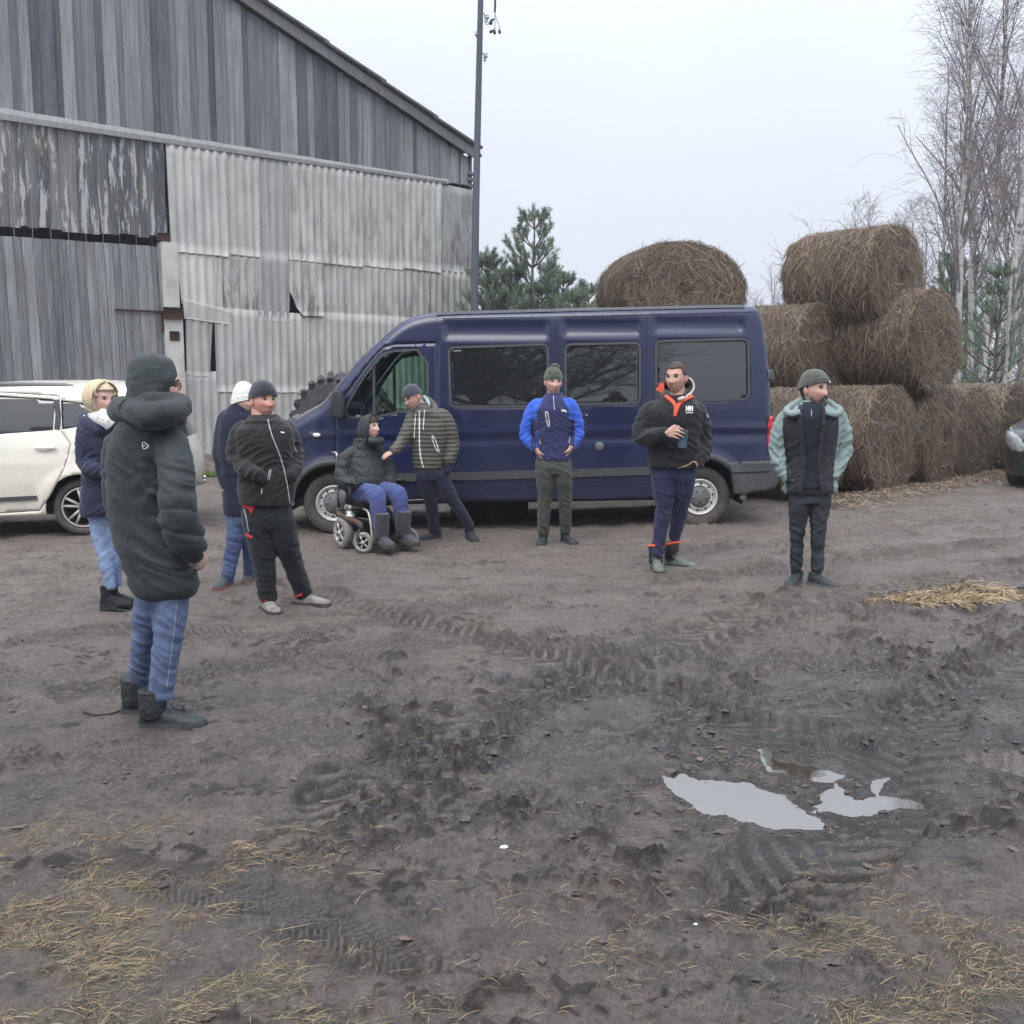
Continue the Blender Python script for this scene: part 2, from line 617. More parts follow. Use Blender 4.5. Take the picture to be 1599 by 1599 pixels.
def relief(x, y):
    """height of the mud above the even yard; also wetness"""
    churn, far, straw = masks(x, y)
    h = .012 * fbm2(x * .8, y * .8, 2, 1)
    near = sst(30, 9, y)
    h += near * (.014 + .030 * churn) * fbm2(x * 3.1, y * 3.1, 2, 20)
    b = np.abs(n2(x * 6.3 + .3 * n2(x * 11, y * 11, 31), y * 6.3, 30))
    b2 = np.abs(n2(x * 14.1, y * 14.1 + 3, 33))
    b3 = np.abs(n2(x * 31.0, y * 31.0 + 3, 34))
    clump = sst(-.15, .55, fbm2(x * 1.3, y * 1.3, 3, 40) + 1.0 * churn - .35)
    sheen = np.exp(-((((598 + 1600 * HC / np.maximum(y, .5)) - 1140) / 60) ** 2) - ((x - 1.55) / 1.35) ** 2)
    amp = np.minimum(near * (.42 + 1.15 * churn) * (.35 + 1.0 * clump), 1.15) * (1 - .55 * sheen)
    wx = .35 * n2(x * 9, y * 9, 44); wy = .35 * n2(x * 9 + 3, y * 9, 45)
    c1 = sst(-.05, .30, n2(x * 7.5 + wx, y * 7.5 + wy, 46)); c2 = sst(-.02, .22, n2(x * 17 + 2 * wx, y * 17 + 2 * wy, 47)); c3 = sst(.0, .2, n2(x * 38 + 3 * wx, y * 38 + 3 * wy, 48))
    clod = np.clip(clump * (.25 + churn) * 1.5, 0, 1) * (.45 * c1 + .35 * c2 + .2 * c3)
    clod = np.maximum(clod, .8 * sst(.30, .62, fbm2(x * 2.1 + 3, y * 3.4, 4, 49)) * (.35 * c1 + .65 * c2) * near)
    pat = near * (.35 + .65 * sst(-.25, .35, fbm2(x * 1.15 + 7, y * 1.15, 3, 58))) * (1 - .5 * sheen)
    clod = np.maximum(clod, .45 * pat * (.5 * c2 + .5 * c3) * sst(.0, .5, fbm2(x * 2.7, y * 2.7 + 5, 3, 59) + .2))
    h += pat * (.013 * (c2 - .45) * (.35 + .65 * c1) + .0065 * (c3 - .45) * (.4 + .6 * c2) + .010 * (c1 - .4))
    h += amp * (.016 * (b - .25) + .010 * (b2 - .25) + .004 * (b3 - .25) + .020 * (c1 - .4) + .011 * (c2 - .45) * (.3 + c1) + .004 * (c3 - .45) * (.4 + c2))
    f4 = n2(x * 55, y * 55, 36) + .6 * n2(x * 110, y * 110, 37)
    f5 = .34 - np.abs(n2(x * 42 + .5 * n2(x * 19, y * 19, 38), y * 42, 39))
    h += near * (.0026 * f4 * (.5 + clump) + .0055 * f5 * (.3 + clump))
    h += near * .010 * np.maximum(0, n2(x * 9, y * 9, 51) * n2(x * 23, y * 23, 52)) * (.5 + .8 * clump)
    wet = np.clip(.32 + .7 * churn - 2.2 * amp * (b - .2) - .55 * far - .5 * straw + .35 * fbm2(x * 1.9, y * 1.9, 3, 60) + .75 * sheen, 0, 1)
    sel = np.where((y < 14) & (np.abs(x) < 9))[0]
    xs, ys = x[sel], y[sel]
    rough = fbm2(xs * 2.6, ys * 2.6, 3, 71); rough2 = fbm2(xs * 1.7 + 5, ys * 1.7, 2, 73) + .2
    for L, wd, dp, lug in TRK:
        C = catmull(L, 6)
        best = np.full(xs.shape, 9.); u = np.zeros(xs.shape); sd = np.zeros(xs.shape)
        acc = 0
        for a, bb in zip(C[:-1], C[1:]):
            d = bb - a; ln = np.linalg.norm(d); d = d / ln
            t = np.clip((xs - a[0]) * d[0] + (ys - a[1]) * d[1], 0, ln)
            qx, qy = xs - a[0] - t * d[0], ys - a[1] - t * d[1]
            dist = np.hypot(qx, qy)
            m = dist < best
            best[m] = dist[m]; u[m] = acc + t[m]; sd[m] = (qx * d[1] - qy * d[0])[m]
            acc += ln
        hw = wd / 2 * (1 + .12 * rough)
        ins = sst(hw + .03, hw - .03, best)
        keep = sst(-.6, .0, rough + .35)
        rim = np.exp(-((best - hw - .035) / .035) ** 2)
        ph = (u + np.abs(sd) * .9 + .01 * rough) / lug
        lg = sst(.28, .45, np.abs(ph - np.floor(ph) - .5))
        side = np.where(sd > 0, 0, .5)
        ph2 = ph + side
        lg = sst(.20, .30, np.abs(ph2 - np.floor(ph2) - .5)) * (.75 + .25 * rough)
        h[sel] += keep * (-.8 * dp * ins + .4 * dp * rim * (1 + rough) + ins * (lg - .5) * min(.034, lug * .30) * sst(-.5, .5, rough2))
        wet[sel] = np.clip(wet[sel] + .40 * ins * keep * (1 - lg), 0, 1)
        clod[sel] = np.maximum(clod[sel], keep * np.clip(.55 * ins * (1 - lg) + .28 * rim * (1 + rough), 0, .7))
    for polys, lv in ((PUD, WZ), (PUD2, WZ2)):
        lo = np.min([p.min(0) for p in polys], 0) - .35; hi = np.max([p.max(0) for p in polys], 0) + .35
        sel = np.where((x > lo[0]) & (x < hi[0]) & (y > lo[1]) & (y < hi[1]))[0]
        if len(sel) == 0: continue
        xs = x[sel] + .012 * n2(x[sel] * 22, y[sel] * 22, 81) + .02 * n2(x[sel] * 8, y[sel] * 8, 82)
        ys = y[sel] + .012 * n2(x[sel] * 22 + 7, y[sel] * 22, 83) + .02 * n2(x[sel] * 8 + 7, y[sel] * 8, 84)
        ins = np.zeros(xs.shape, bool); dd = np.full(xs.shape, 9.)
        for p in polys:
            ins |= in_poly(xs, ys, p); dd = np.minimum(dd, d_line(xs, ys, p, True))
        tot = h[sel] + base_z(xs)
        tin = lv - .007 - .03 * sst(0, .12, dd) + .011 * n2(xs * 11, ys * 11, 86) + .005 * n2(xs * 30, ys * 30, 85)
        tout = np.maximum(lv + .002 + .012 * sst(0, .16, dd), lv + .004 + (tot - lv - .004) * sst(-.03, .24, dd))
        fd = sst(.33, .16, dd)
        h[sel] = np.where(ins, tin, np.maximum(tout * fd + (1 - fd) * tot, lv + .0025)) - base_z(xs)
        wet[sel] = np.where(ins, 1, np.clip(wet[sel] + .5 * np.exp(-dd / .12), 0, 1))
    fl = np.zeros(x.shape)
    sel = np.where((y < 12) & (np.abs(x) < 7))[0]
    for fx, fy in FEET:
        r2 = (x[sel] - fx) ** 2 + (y[sel] - fy) ** 2
        fl[sel] = np.maximum(fl[sel], np.exp(-r2 / .035))
    h = h * (1 - fl) + fl * .004
    return h, wet, clod, far, straw


def gz(x, y):
    x = np.atleast_1d(np.asarray(x, float)); y = np.atleast_1d(np.asarray(y, float))
    return relief(x, y)[0] + base_z(x)


def build_ground():
    ys = [1.0]
    while ys[-1] < 12.5: ys.append(ys[-1] * 1.0022)
    while ys[-1] < 40: ys.append(ys[-1] * 1.008)
    while ys[-1] < 1500: ys.append(ys[-1] * 1.05)
    front = [-400, -150, -60, -30, -15, -8, -4, -2, -1, 0, .5]
    yy = np.array(front + ys)
    n = 1000
    u = np.linspace(-1, 1, n)
    u = np.sign(u) * np.abs(u) ** 1.15
    wid = .78 * np.maximum(yy, 1.5) + 1.0
    wid = np.maximum(wid, np.where(yy < 1, np.abs(yy) * 1.2 + 6 * (yy < .9), 0))
    X = u[None, :] * wid[:, None]
    Y = np.repeat(yy[:, None], n, 1)
    x, y = X.ravel(), Y.ravel()
    h, wet, clod, far, straw = relief(x, y)
    z = base_z(x) + h
    V = np.stack([x, y, z], 1)
    m = len(yy)
    i = np.arange(m - 1)[:, None] * n + np.arange(n - 1)[None, :]
    F = np.stack([i, i + 1, i + n + 1, i + n], -1).reshape(-1, 4)
    me = mesh_np('ground', V, F)
    for nm, a in (('wet', wet), ('far', far), ('straw', straw), ('clod', clod)):
        at = me.attributes.new(nm, 'FLOAT', 'POINT'); at.data.foreach_set('value', a.astype(np.float32))
    mt, nt, b = node_mat('mud')
    L = nt.links.new

    def attr(nm):
        a = nd(nt, 'ShaderNodeAttribute', attribute_name=nm); return a.outputs['Fac']

    def mix(f, a, c):
        q = nd(nt, 'ShaderNodeMix', data_type='RGBA'); L(f, q.inputs[0])
        for k, v in ((6, a), (7, c)):
            if isinstance(v, tuple): q.inputs[k].default_value = (*v, 1)
            else: L(v, q.inputs[k])
        return q.outputs[2]

    def rng(src, a, b_, c=0, d=1):
        q = nd(nt, 'ShaderNodeMapRange'); L(src, q.inputs[0])
        for k, v in zip((1, 2, 3, 4), (a, b_, c, d)): q.inputs[k].default_value = v
        return q.outputs[0]
    geo = nd(nt, 'ShaderNodeNewGeometry')
    P = geo.outputs['Position']

    def noise(sc, det=6, ro=.65):
        q = nd(nt, 'ShaderNodeTexNoise', i_Scale=sc, i_Detail=det, i_Roughness=ro); L(P, q.inputs['Vector']); return q.outputs['Fac']
    nA, nB, nC, nD = noise(.9), noise(7, 8, .7), noise(48, 6, .7), noise(2.6, 8, .7)
    base = mix(rng(nB, .34, .66), (.108, .090, .079), (.195, .168, .150))
    base = mix(rng(attr('clod'), .10, .55), base, (.036, .028, .023))
    base = mix(rng(nC, .50, .64, 0, .6), base, (.046, .038, .034))
    nE = noise(19, 8, .75)
    base = mix(rng(nE, .53, .62, 0, .62), base, (.050, .041, .036))
    base = mix(rng(nE, .44, .34, 0, .45), base, (.185, .157, .14))
    nS0 = nd(nt, 'ShaderNodeMapping'); nS0.inputs['Scale'].default_value = (.55, 2.2, 1); L(P, nS0.inputs[0])
    nS = nd(nt, 'ShaderNodeTexNoise', i_Scale=1.3, i_Detail=8, i_Roughness=.72, i_Distortion=.6); L(nS0.outputs[0], nS.inputs['Vector'])
    dry = mix(rng(nD, .3, .7), (.120, .098, .083), (.225, .192, .167))
    dry = mix(rng(nC, .5, .66, 0, .6), dry, (.08, .062, .051))
    dry = mix(rng(nE, .53, .64, 0, .55), dry, (.078, .061, .052))
    dry = mix(rng(nS.outputs['Fac'], .50, .66, 0, .72), dry, (.085, .068, .058))
    base = mix(rng(attr('far'), 0, 1, 0, .75), base, dry)
    base = mix(rng(attr('clod'), .25, .8, 0, .6), base, (.052, .042, .036))
    st = mix(rng(nC, .35, .65), (.12, .098, .062), (.21, .172, .105))
    stf = nd(nt, 'ShaderNodeMath', operation='MULTIPLY'); L(attr('straw'), stf.inputs[0]); L(rng(nB, .35, .62, .05, .75), stf.inputs[1])
    base = mix(stf.outputs[0], base, st)
    wet_c = nd(nt, 'ShaderNodeVectorMath', operation='SCALE'); L(base, wet_c.inputs[0]); L(rng(attr('wet'), .1, .9, 1.1, .66), wet_c.inputs['Scale'])
    L(wet_c.outputs[0], b.inputs['Base Color'])
    wr = nd(nt, 'ShaderNodeMath', operation='MULTIPLY_ADD'); L(nD, wr.inputs[0]); wr.inputs[1].default_value = -.9; rgh = nd(nt, 'ShaderNodeMath', operation='MULTIPLY_ADD'); L(attr('clod'), rgh.inputs[0]); rgh.inputs[1].default_value = .35; L(rng(attr('wet'), .1, .75, 1.06, .52), rgh.inputs[2]); L(rgh.outputs[0], wr.inputs[2])
    cl = nd(nt, 'ShaderNodeClamp'); L(wr.outputs[0], cl.inputs[0]); cl.inputs[1].default_value = .12; cl.inputs[2].default_value = .95
    L(cl.outputs[0], b.inputs['Roughness'])
    L(rng(attr('wet'), .2, .9, .45, 1.0), b.inputs['Specular IOR Level'])
    bp = nd(nt, 'ShaderNodeBump', i_Strength=1, i_Distance=.03); L(nC, bp.inputs['Height'])
    bp2 = nd(nt, 'ShaderNodeBump', i_Strength=.8, i_Distance=.007); L(noise(190, 4, .7), bp2.inputs['Height']); L(bp.outputs[0], bp2.inputs['Normal'])
    L(bp2.outputs[0], b.inputs['Normal'])
    o = link('ground', me, mt)
    tag(o, kind='structure')
    return o


build_ground()
# standing water
m_water, _nt, _b = node_mat('puddle_water')
_b.inputs['Base Color'].default_value = (.055, .042, .03, 1)
_b.inputs['Roughness'].default_value = .025
_b.inputs['IOR'].default_value = 4.2
_nz = nd(_nt, 'ShaderNodeTexNoise', i_Scale=14, i_Detail=2)
_bp = nd(_nt, 'ShaderNodeBump', i_Strength=.03, i_Distance=.01)
_nt.links.new(_nz.outputs['Fac'], _bp.inputs['Height']); _nt.links.new(_bp.outputs[0], _b.inputs['Normal'])
for polys, lv in ((PUD, WZ), (PUD2, WZ2)):
    lo = np.min([p.min(0) for p in polys], 0) - .1; hi = np.max([p.max(0) for p in polys], 0) + .1
    o = link('puddle', mesh_np('puddle', [(lo[0], lo[1], lv), (hi[0], lo[1], lv), (hi[0], hi[1], lv), (lo[0], hi[1], lv)], [[0, 1, 2, 3]]), m_water)
    tag(o, kind='structure')

# dead grass lying on the mud


def attr_mat(name, ramp, rough=.8, attr='tone', trans=0):
    m, nt, b = node_mat(name)
    a = nd(nt, 'ShaderNodeAttribute', attribute_name=attr)
    cr = nd(nt, 'ShaderNodeValToRGB')
    el = cr.color_ramp.elements
    while len(el) < len(ramp): el.new(.5)
    for e, (p, c) in zip(el, ramp): e.position = p; e.color = (*c, 1)
    nt.links.new(a.outputs['Fac'], cr.inputs[0]); nt.links.new(cr.outputs[0], b.inputs['Base Color'])
    b.inputs['Roughness'].default_value = rough
    return m


def blades(name, pos, length, width, tone, mat, lift=.02, dirv=None, curl=.13, seed=0, kind='stuff'):
    """thin bent blades; pos (N,3)"""
    rg = np.random.default_rng(seed)
    N = len(pos)
    a = rg.uniform(0, 2 * math.pi, N) if dirv is None else dirv
    d = np.stack([np.cos(a), np.sin(a), np.zeros(N)], 1)
    s = np.stack([-np.sin(a), np.cos(a), np.zeros(N)], 1)
    bend = rg.normal(0, curl, N)[:, None]
    ll = np.asarray(length)[:, None]; ww = np.asarray(width)[:, None]
    lf = (rg.uniform(.1, 1, N) * lift)[:, None]
    up = np.array([0, 0, 1.])
    V = []
    for k, (t, wf) in enumerate(((0, .7), (.35, 1), (.7, .8), (1, .12))):
        c = pos + d * ll * t + s * bend * ll * t * t * .6 + up * (lf * math.sin(math.pi * min(1, t * 1.05)) + .003)
        V.append(c - s * ww * wf * .5); V.append(c + s * ww * wf * .5 + up * ww * wf * .4)
    V = np.stack(V, 1).reshape(-1, 3)
    o = np.arange(N)[:, None] * 8
    F = np.concatenate([o + np.array([[0, 1, 3, 2]]), o + np.array([[2, 3, 5, 4]]), o + np.array([[4, 5, 7, 6]])], 1).reshape(-1, 4)
    me = mesh_np(name, V, F)
    at = me.attributes.new('tone', 'FLOAT', 'POINT'); at.data.foreach_set('value', np.repeat(np.asarray(tone, np.float32), 8))
    return tag(link(name, me, mat), kind=kind)


m_straw = attr_mat('dead_grass', [(0, (.045, .036, .03)), (.35, (.10, .078, .055)), (.62, (.34, .26, .15)), (.72, (.28, .19, .095)), (.86, (.075, .08, .045)), (1, (.13, .14, .075))])
rg = np.random.default_rng(4)
N = 420000
qy = np.exp(rg.uniform(np.log(2.2), np.log(6.0), N)); qx = rg.uniform(-.72, .72, N) * (qy + .3)
_, _, sm = masks(qx, qy)
clm = sst(.0, .6, fbm2(qx * 5, qy * 5, 3, 91) + .35)
keep = rg.uniform(0, 1, N) < (sm * clm * .85 + .009)
qx, qy = qx[keep], qy[keep]
qz = gz(qx, qy)
N = len(qx)
green = fbm2(qx * 1.8, qy * 1.8, 2, 95)
tone = np.where((rg.uniform(0, 1, N) < .05 + .30 * sst(.25, .7, green)), rg.uniform(.75, 1, N), rg.uniform(0, .68, N))
blades('dead_grass', np.stack([qx, qy, qz], 1), np.exp(rg.normal(math.log(.042), .5, N)).clip(.012, .13), rg.uniform(.0007, .0020, N), tone, m_straw, lift=.008,
       dirv=rg.normal(.5, .9, N) + 1.2 * n2(qx * 1.1, qy * 1.1, 97), seed=5)
# a heap of yellow hay trodden into the yard
N = 3000
c0 = G(1520, 934)
ang = rg.uniform(0, 2 * math.pi, N); rad = np.sqrt(rg.uniform(0, 1, N))
hx = c0[0] + .08 + .85 * rad * np.cos(ang); hy = c0[1] + .32 * rad * np.sin(ang)
k2 = fbm2(hx * 3, hy * 3, 3, 99) > -.35
hx, hy = hx[k2], hy[k2]; N = len(hx)
hz = gz(hx, hy) + np.abs(rg.normal(0, .012, N))
m_hay = attr_mat('yellow_hay', [(0, (.13, .09, .05)), (.5, (.30, .22, .12)), (1, (.46, .36, .21))])
blades('trodden_hay', np.stack([hx, hy, hz], 1), rg.uniform(.05, .16, N), rg.uniform(.003, .006, N), rg.uniform(0, 1, N), m_hay, lift=.02, seed=8)
# crumbs of mud
N = 15000
qy = np.exp(rg.uniform(np.log(2.3), np.log(10), N)); qx = rg.uniform(-.62, .62, N) * (qy + .3)
ch, fa, _ = masks(qx, qy)
kp = rg.uniform(0, 1, N) < (.22 + .8 * ch) * sst(-.3, .5, fbm2(qx * 1.3, qy * 1.3, 3, 40) + ch - .3)
for polys in (PUD, PUD2):
    for p in polys: kp &= ~in_poly(qx, qy, p)
qx, qy = qx[kp], qy[kp]; qz = gz(qx, qy); N = len(qx)
bm = bmesh.new(); bmesh.ops.create_icosphere(bm, subdivisions=1, radius=1)
iv = np.array([v.co[:] for v in bm.verts]); fi = np.array([[v.index for v in f.verts] for f in bm.faces]); bm.free()
sz = np.exp(rg.normal(math.log(.0062), .5, N)).clip(.0025, .02)
VV = np.repeat(iv[None], N, 0)
off = rg.uniform(-50, 50, (N, 1, 3))
dn = 1.5 * n3((VV * 1.7 + off).reshape(-1, 3), 3).reshape(N, -1) + .5 * n3((VV * 4 + off).reshape(-1, 3), 4).reshape(N, -1)
VV = VV * (1 + .5 * dn[..., None]) * sz[:, None, None] * rg.uniform(.6, 1.4, (N, 1, 3)) * np.array([1.4, 1.4, .6])
VV = VV + np.stack([qx, qy, qz + sz * .0], 1)[:, None]
FF = (fi[None] + (np.arange(N) * len(iv))[:, None, None]).reshape(-1, 3)
tag(link('mud_crumbs', mesh_np('mud_crumbs', VV.reshape(-1, 3), FF, False), simple('mud_crumb', (.065, .054, .048), .6, var=.5, vscale=9, bump=.6, bscale=90)), kind='stuff')
# dead leaves
N = 40
lx = rg.uniform(-1.9, 1.9, N); ly = rg.uniform(2.4, 4.6, N)
lx[:4] = [G(432, 1583)[0], G(990, 1530)[0], G(75, 1410)[0], G(255, 1380)[0]]; ly[:4] = [G(432, 1583)[1], G(990, 1530)[1], G(75, 1410)[1], G(255, 1380)[1]]
lz = gz(lx, ly)
mb = MB()
for k in range(N):
    s = rg.uniform(.014, .03) if k >= 4 else (.035, .022, .02, .02)[k]
    a = rg.uniform(0, 6.28); ca, sa = math.cos(a), math.sin(a)
    V = []
    for t in np.linspace(0, 1, 7):
        w = math.sin(math.pi * min(1, t * .97 + .02)) ** .8 * .55 * s
        for q in (-1, 0, 1):
            u_, v_ = (t - .5) * 2 * s, q * w
            V.append((lx[k] + ca * u_ - sa * v_, ly[k] + sa * u_ + ca * v_, lz[k] + .006 + .25 * abs(q) * w * rg.uniform(.2, 1.4) + .2 * s * (t - .5) ** 2))
    F = []
    for i in range(6):
        for j in range(2): F.append([i * 3 + j, i * 3 + j + 1, i * 3 + j + 4, i * 3 + j + 3])
    mb.add(V, F, 0, rg.uniform(0, 1))
tag(mb.build('leaf_litter', attr_mat('dead_leaf', [(0, (.05, .034, .032)), (.6, (.085, .058, .052)), (1, (.14, .10, .085))], .6), attr='tone'), kind='stuff')
# ================================================================== barn
W0 = G(330, 727); W0[2] = 0
WD = np.array([.7607, .649, 0]); WN = np.array([.649, -.7607, 0])


def wu(px, py, out=0.):
    """photo pixel -> (u, z) on the gable wall (pushed `out` metres towards the yard)"""
    d = ray(px, py)
    o = np.array([0, 0, HC])
    t = ((W0 + WN * out - o) @ WN) / (d @ WN)
    p = o + d * t
    return float((p - W0) @ WD), float(p[2])


def wp(u, z, out=0.):
    return W0 + WD * u + WN * out + np.array([0, 0, z])


def wall_line(a, b, out=0.):
    (u0, z0), (u1, z1) = wu(*a, out), wu(*b, out)
    return lambda u: z0 + (z1 - z0) * (u - u0) / (u1 - u0)


random.seed(11)
UC = wu(737, 450)[0]                      # right corner
UL = UC - 17.0                            # the gable runs on to the left, out of the picture
verge = wall_line((740, 252), (385, 14))
UR = (UC + UL) / 2                        # ridge
def roof_z(u): return verge(u) if u > UR else verge(2 * UR - u)
beam_top = wall_line((0, 170), (697, 281)); beam_bot = wall_line((0, 188), (697, 288))
barn = thing('barn', 'tall old barn of grey weathered boards patched with corrugated sheets', 'barn', wp((UC + UL) / 2, -.2, -6))


def plank_mat(name, cols, streak, hue, peel=0.):
    m, nt, b = node_mat(name)
    L = nt.links.new
    tc = nd(nt, 'ShaderNodeTexCoord')
    at = nd(nt, 'ShaderNodeAttribute', attribute_name='tone')
    mp = nd(nt, 'ShaderNodeMapping'); mp.inputs['Scale'].default_value = (1, 1, .045)
    ad = nd(nt, 'ShaderNodeVectorMath', operation='ADD'); L(tc.outputs['Object'], ad.inputs[0])
    cmb = nd(nt, 'ShaderNodeCombineXYZ'); sc_ = nd(nt, 'ShaderNodeMath', operation='MULTIPLY'); sc_.inputs[1].default_value = 37
    L(at.outputs['Fac'], sc_.inputs[0]); L(sc_.outputs[0], cmb.inputs[0]); L(cmb.outputs[0], ad.inputs[1])
    L(ad.outputs[0], mp.inputs[0])
    nz = nd(nt, 'ShaderNodeTexNoise', i_Scale=22, i_Detail=8, i_Roughness=.7); L(mp.outputs[0], nz.inputs['Vector'])
    nz2 = nd(nt, 'ShaderNodeTexNoise', i_Scale=1.1, i_Detail=4); L(ad.outputs[0], nz2.inputs['Vector'])
    cr = nd(nt, 'ShaderNodeMix', data_type='RGBA'); cr.inputs[6].default_value = (*cols[0], 1); cr.inputs[7].default_value = (*cols[1], 1)
    L(at.outputs['Fac'], cr.inputs[0])
    r1 = nd(nt, 'ShaderNodeMapRange'); L(nz.outputs['Fac'], r1.inputs[0])
    for k, v in zip((1, 2, 3, 4), (.25, .75, 1 - streak, 1 + streak)): r1.inputs[k].default_value = v
    sc2 = nd(nt, 'ShaderNodeVectorMath', operation='SCALE'); L(cr.outputs[2], sc2.inputs[0]); L(r1.outputs[0], sc2.inputs['Scale'])
    mh = nd(nt, 'ShaderNodeMix', data_type='RGBA'); L(sc2.outputs[0], mh.inputs[6]); mh.inputs[7].default_value = (*hue, 1)
    r2 = nd(nt, 'ShaderNodeMapRange'); L(nz2.outputs['Fac'], r2.inputs[0])
    for k, v in zip((1, 2, 3, 4), (.5, .75, 0, .55)): r2.inputs[k].default_value = v
    L(r2.outputs[0], mh.inputs[0])
    out = mh.outputs[2]
    if peel:
        mp3 = nd(nt, 'ShaderNodeMapping'); mp3.inputs['Scale'].default_value = (1, 1, .16); L(ad.outputs[0], mp3.inputs[0])
        n3_ = nd(nt, 'ShaderNodeTexNoise', i_Scale=8, i_Detail=9, i_Roughness=.68); L(mp3.outputs[0], n3_.inputs['Vector'])
        r3 = nd(nt, 'ShaderNodeMapRange'); L(n3_.outputs['Fac'], r3.inputs[0])
        for k, v in zip((1, 2, 3, 4), (.53, .58, 0, peel)): r3.inputs[k].default_value = v
        mq = nd(nt, 'ShaderNodeMix', data_type='RGBA'); L(r3.outputs[0], mq.inputs[0]); L(out, mq.inputs[6]); mq.inputs[7].default_value = (.40, .40, .38, 1)
        out = mq.outputs[2]
    L(out, b.inputs['Base Color'])
    b.inputs['Roughness'].default_value = .88; b.inputs['Specular IOR Level'].default_value = .25
    bp = nd(nt, 'ShaderNodeBump', i_Strength=.6, i_Distance=.006); L(nz.outputs['Fac'], bp.inputs['Height']); L(bp.outputs[0], b.inputs['Normal'])
    return m


m_board = plank_mat('weathered_board', [(.075, .085, .10), (.25, .262, .275)], .5, (.16, .15, .14))
m_board2 = plank_mat('peeling_board', [(.075, .082, .09), (.19, .188, .185)], .6, (.18, .13, .095), .9)
m_gate = plank_mat('gate_board', [(.12, .126, .134), (.25, .256, .26)], .55, (.13, .125, .115), .15)
m_beam = plank_mat('beam_wood', [(.30, .31, .31), (.36, .365, .36)], .3, (.24, .22, .19))


def planks(mb, u0, u1, zb, zt, width, step=.026, gap=.004, thick=.024, jag=.02, out0=0., skip=(), lean=0.0, wob=.0):
    u = u0; k = 0
    while u < u1:
        w = width * random.uniform(.75, 1.3)
        if u + w > u1 - .05: w = u1 - u
        o = out0 + (step if k % 2 else 0) + random.uniform(-.005, .005)
        ua, ub = u + gap / 2 - (step * .8 if k % 2 else 0), u + w - gap / 2 + (step * .8 if k % 2 else 0)
        if not any(a < (u + w / 2) < b for a, b in skip):
            ja, jb = random.uniform(-jag, jag), random.uniform(-jag, jag) * .5
            rows = 9
            rings = []
            ph = random.uniform(0, 6)
            for r in range(rows):
                t = r / (rows - 1)
                du = lean * (1 - t) + wob * math.sin(ph + t * 5)
                z0, z1 = zb((ua + ub) / 2) + ja, None
                pa = zb(ua) + ja + (zt(ua) + jb - zb(ua) - ja) * t
                pb = zb(ub) + ja + (zt(ub) + jb - zb(ub) - ja) * t
                cup = .004 * math.sin(ph + 3 * t)
                rings.append([wp(ua + du, pa, o - thick), wp(ub + du, pb, o - thick), wp(ub + du, pb, o + cup), wp((ua + ub) / 2 + du, (pa + pb) / 2, o + .003), wp(ua + du, pa, o - cup)])
            V, F = loft(rings)
            mb.add(V, F, 0, random.random())
        u += w; k += 1


mb = MB()
gL, gR = wu(10, 90)[0], wu(23, 90)[0]
planks(mb, UL, UC, lambda u: beam_top(u) - .06, lambda u: roof_z(u) - .02, .17, skip=[(gL, gR)])
mb.build('upper_boarding', m_board, barn, smooth=False, attr='tone')
# boards between beam and gate
mb = MB()
low = wall_line((0, 352), (258, 371))
uE = wu(258, 300)[0]
planks(mb, UL, uE, low, lambda u: beam_bot(u) + .03, .17, step=.012, jag=.035, out0=-.01, wob=.012, skip=[(wu(5, 270)[0], wu(14, 270)[0])])
mb.build('lower_boarding', m_board2, barn, smooth=False, attr='tone')
mb = MB()
u0, u1 = UL, wu(697, 285)[0]
n = 60
rings = []
for k in range(n + 1):
    u = u0 + (u1 - u0) * k / n
    t, b_ = beam_top(u) + .012 * n2(np.array([u * 2.3]), np.array([1.]), 3)[0], beam_bot(u) + .006 * n2(np.array([u * 3]), np.array([4.]), 3)[0]
    rings.append([wp(u, b_, .03), wp(u, b_, .085), wp(u, (t + b_) / 2, .105), wp(u, t, .085), wp(u, t, .03)])
V, F = loft(rings); mb.add(V, F, 0, .4)
mb.build('beam', m_beam, barn, smooth=False, attr='tone')
# gate
gate_mb = MB()
gtop = wall_line((0, 368), (245, 385))
uG = wu(256, 450)[0]
planks(gate_mb, UL + 1, uG, lambda u: -.05, gtop, .155, step=.002, gap=.010, jag=.012, out0=.02, lean=.10)
gate = gate_mb.build('gate', m_gate, barn, smooth=False, attr='tone')
m_rust = simple('rusty_iron', (.085, .045, .035), .85, var=.4, vscale=12, bump=.5, bscale=50)
mb = MB()


def wbox(mb, a, b, o0, o1, mi=0):
    (ua, za), (ub, zb_) = wu(*a, o1), wu(*b, o1)
    c = wp((ua + ub) / 2, (za + zb_) / 2, (o0 + o1) / 2)
    rot = np.stack([WD, WN, np.array([0, 0, 1.])], 1)
    mb.box(c, (abs(ub - ua), abs(o1 - o0), abs(za - zb_)), mi, rot, bev=.004)


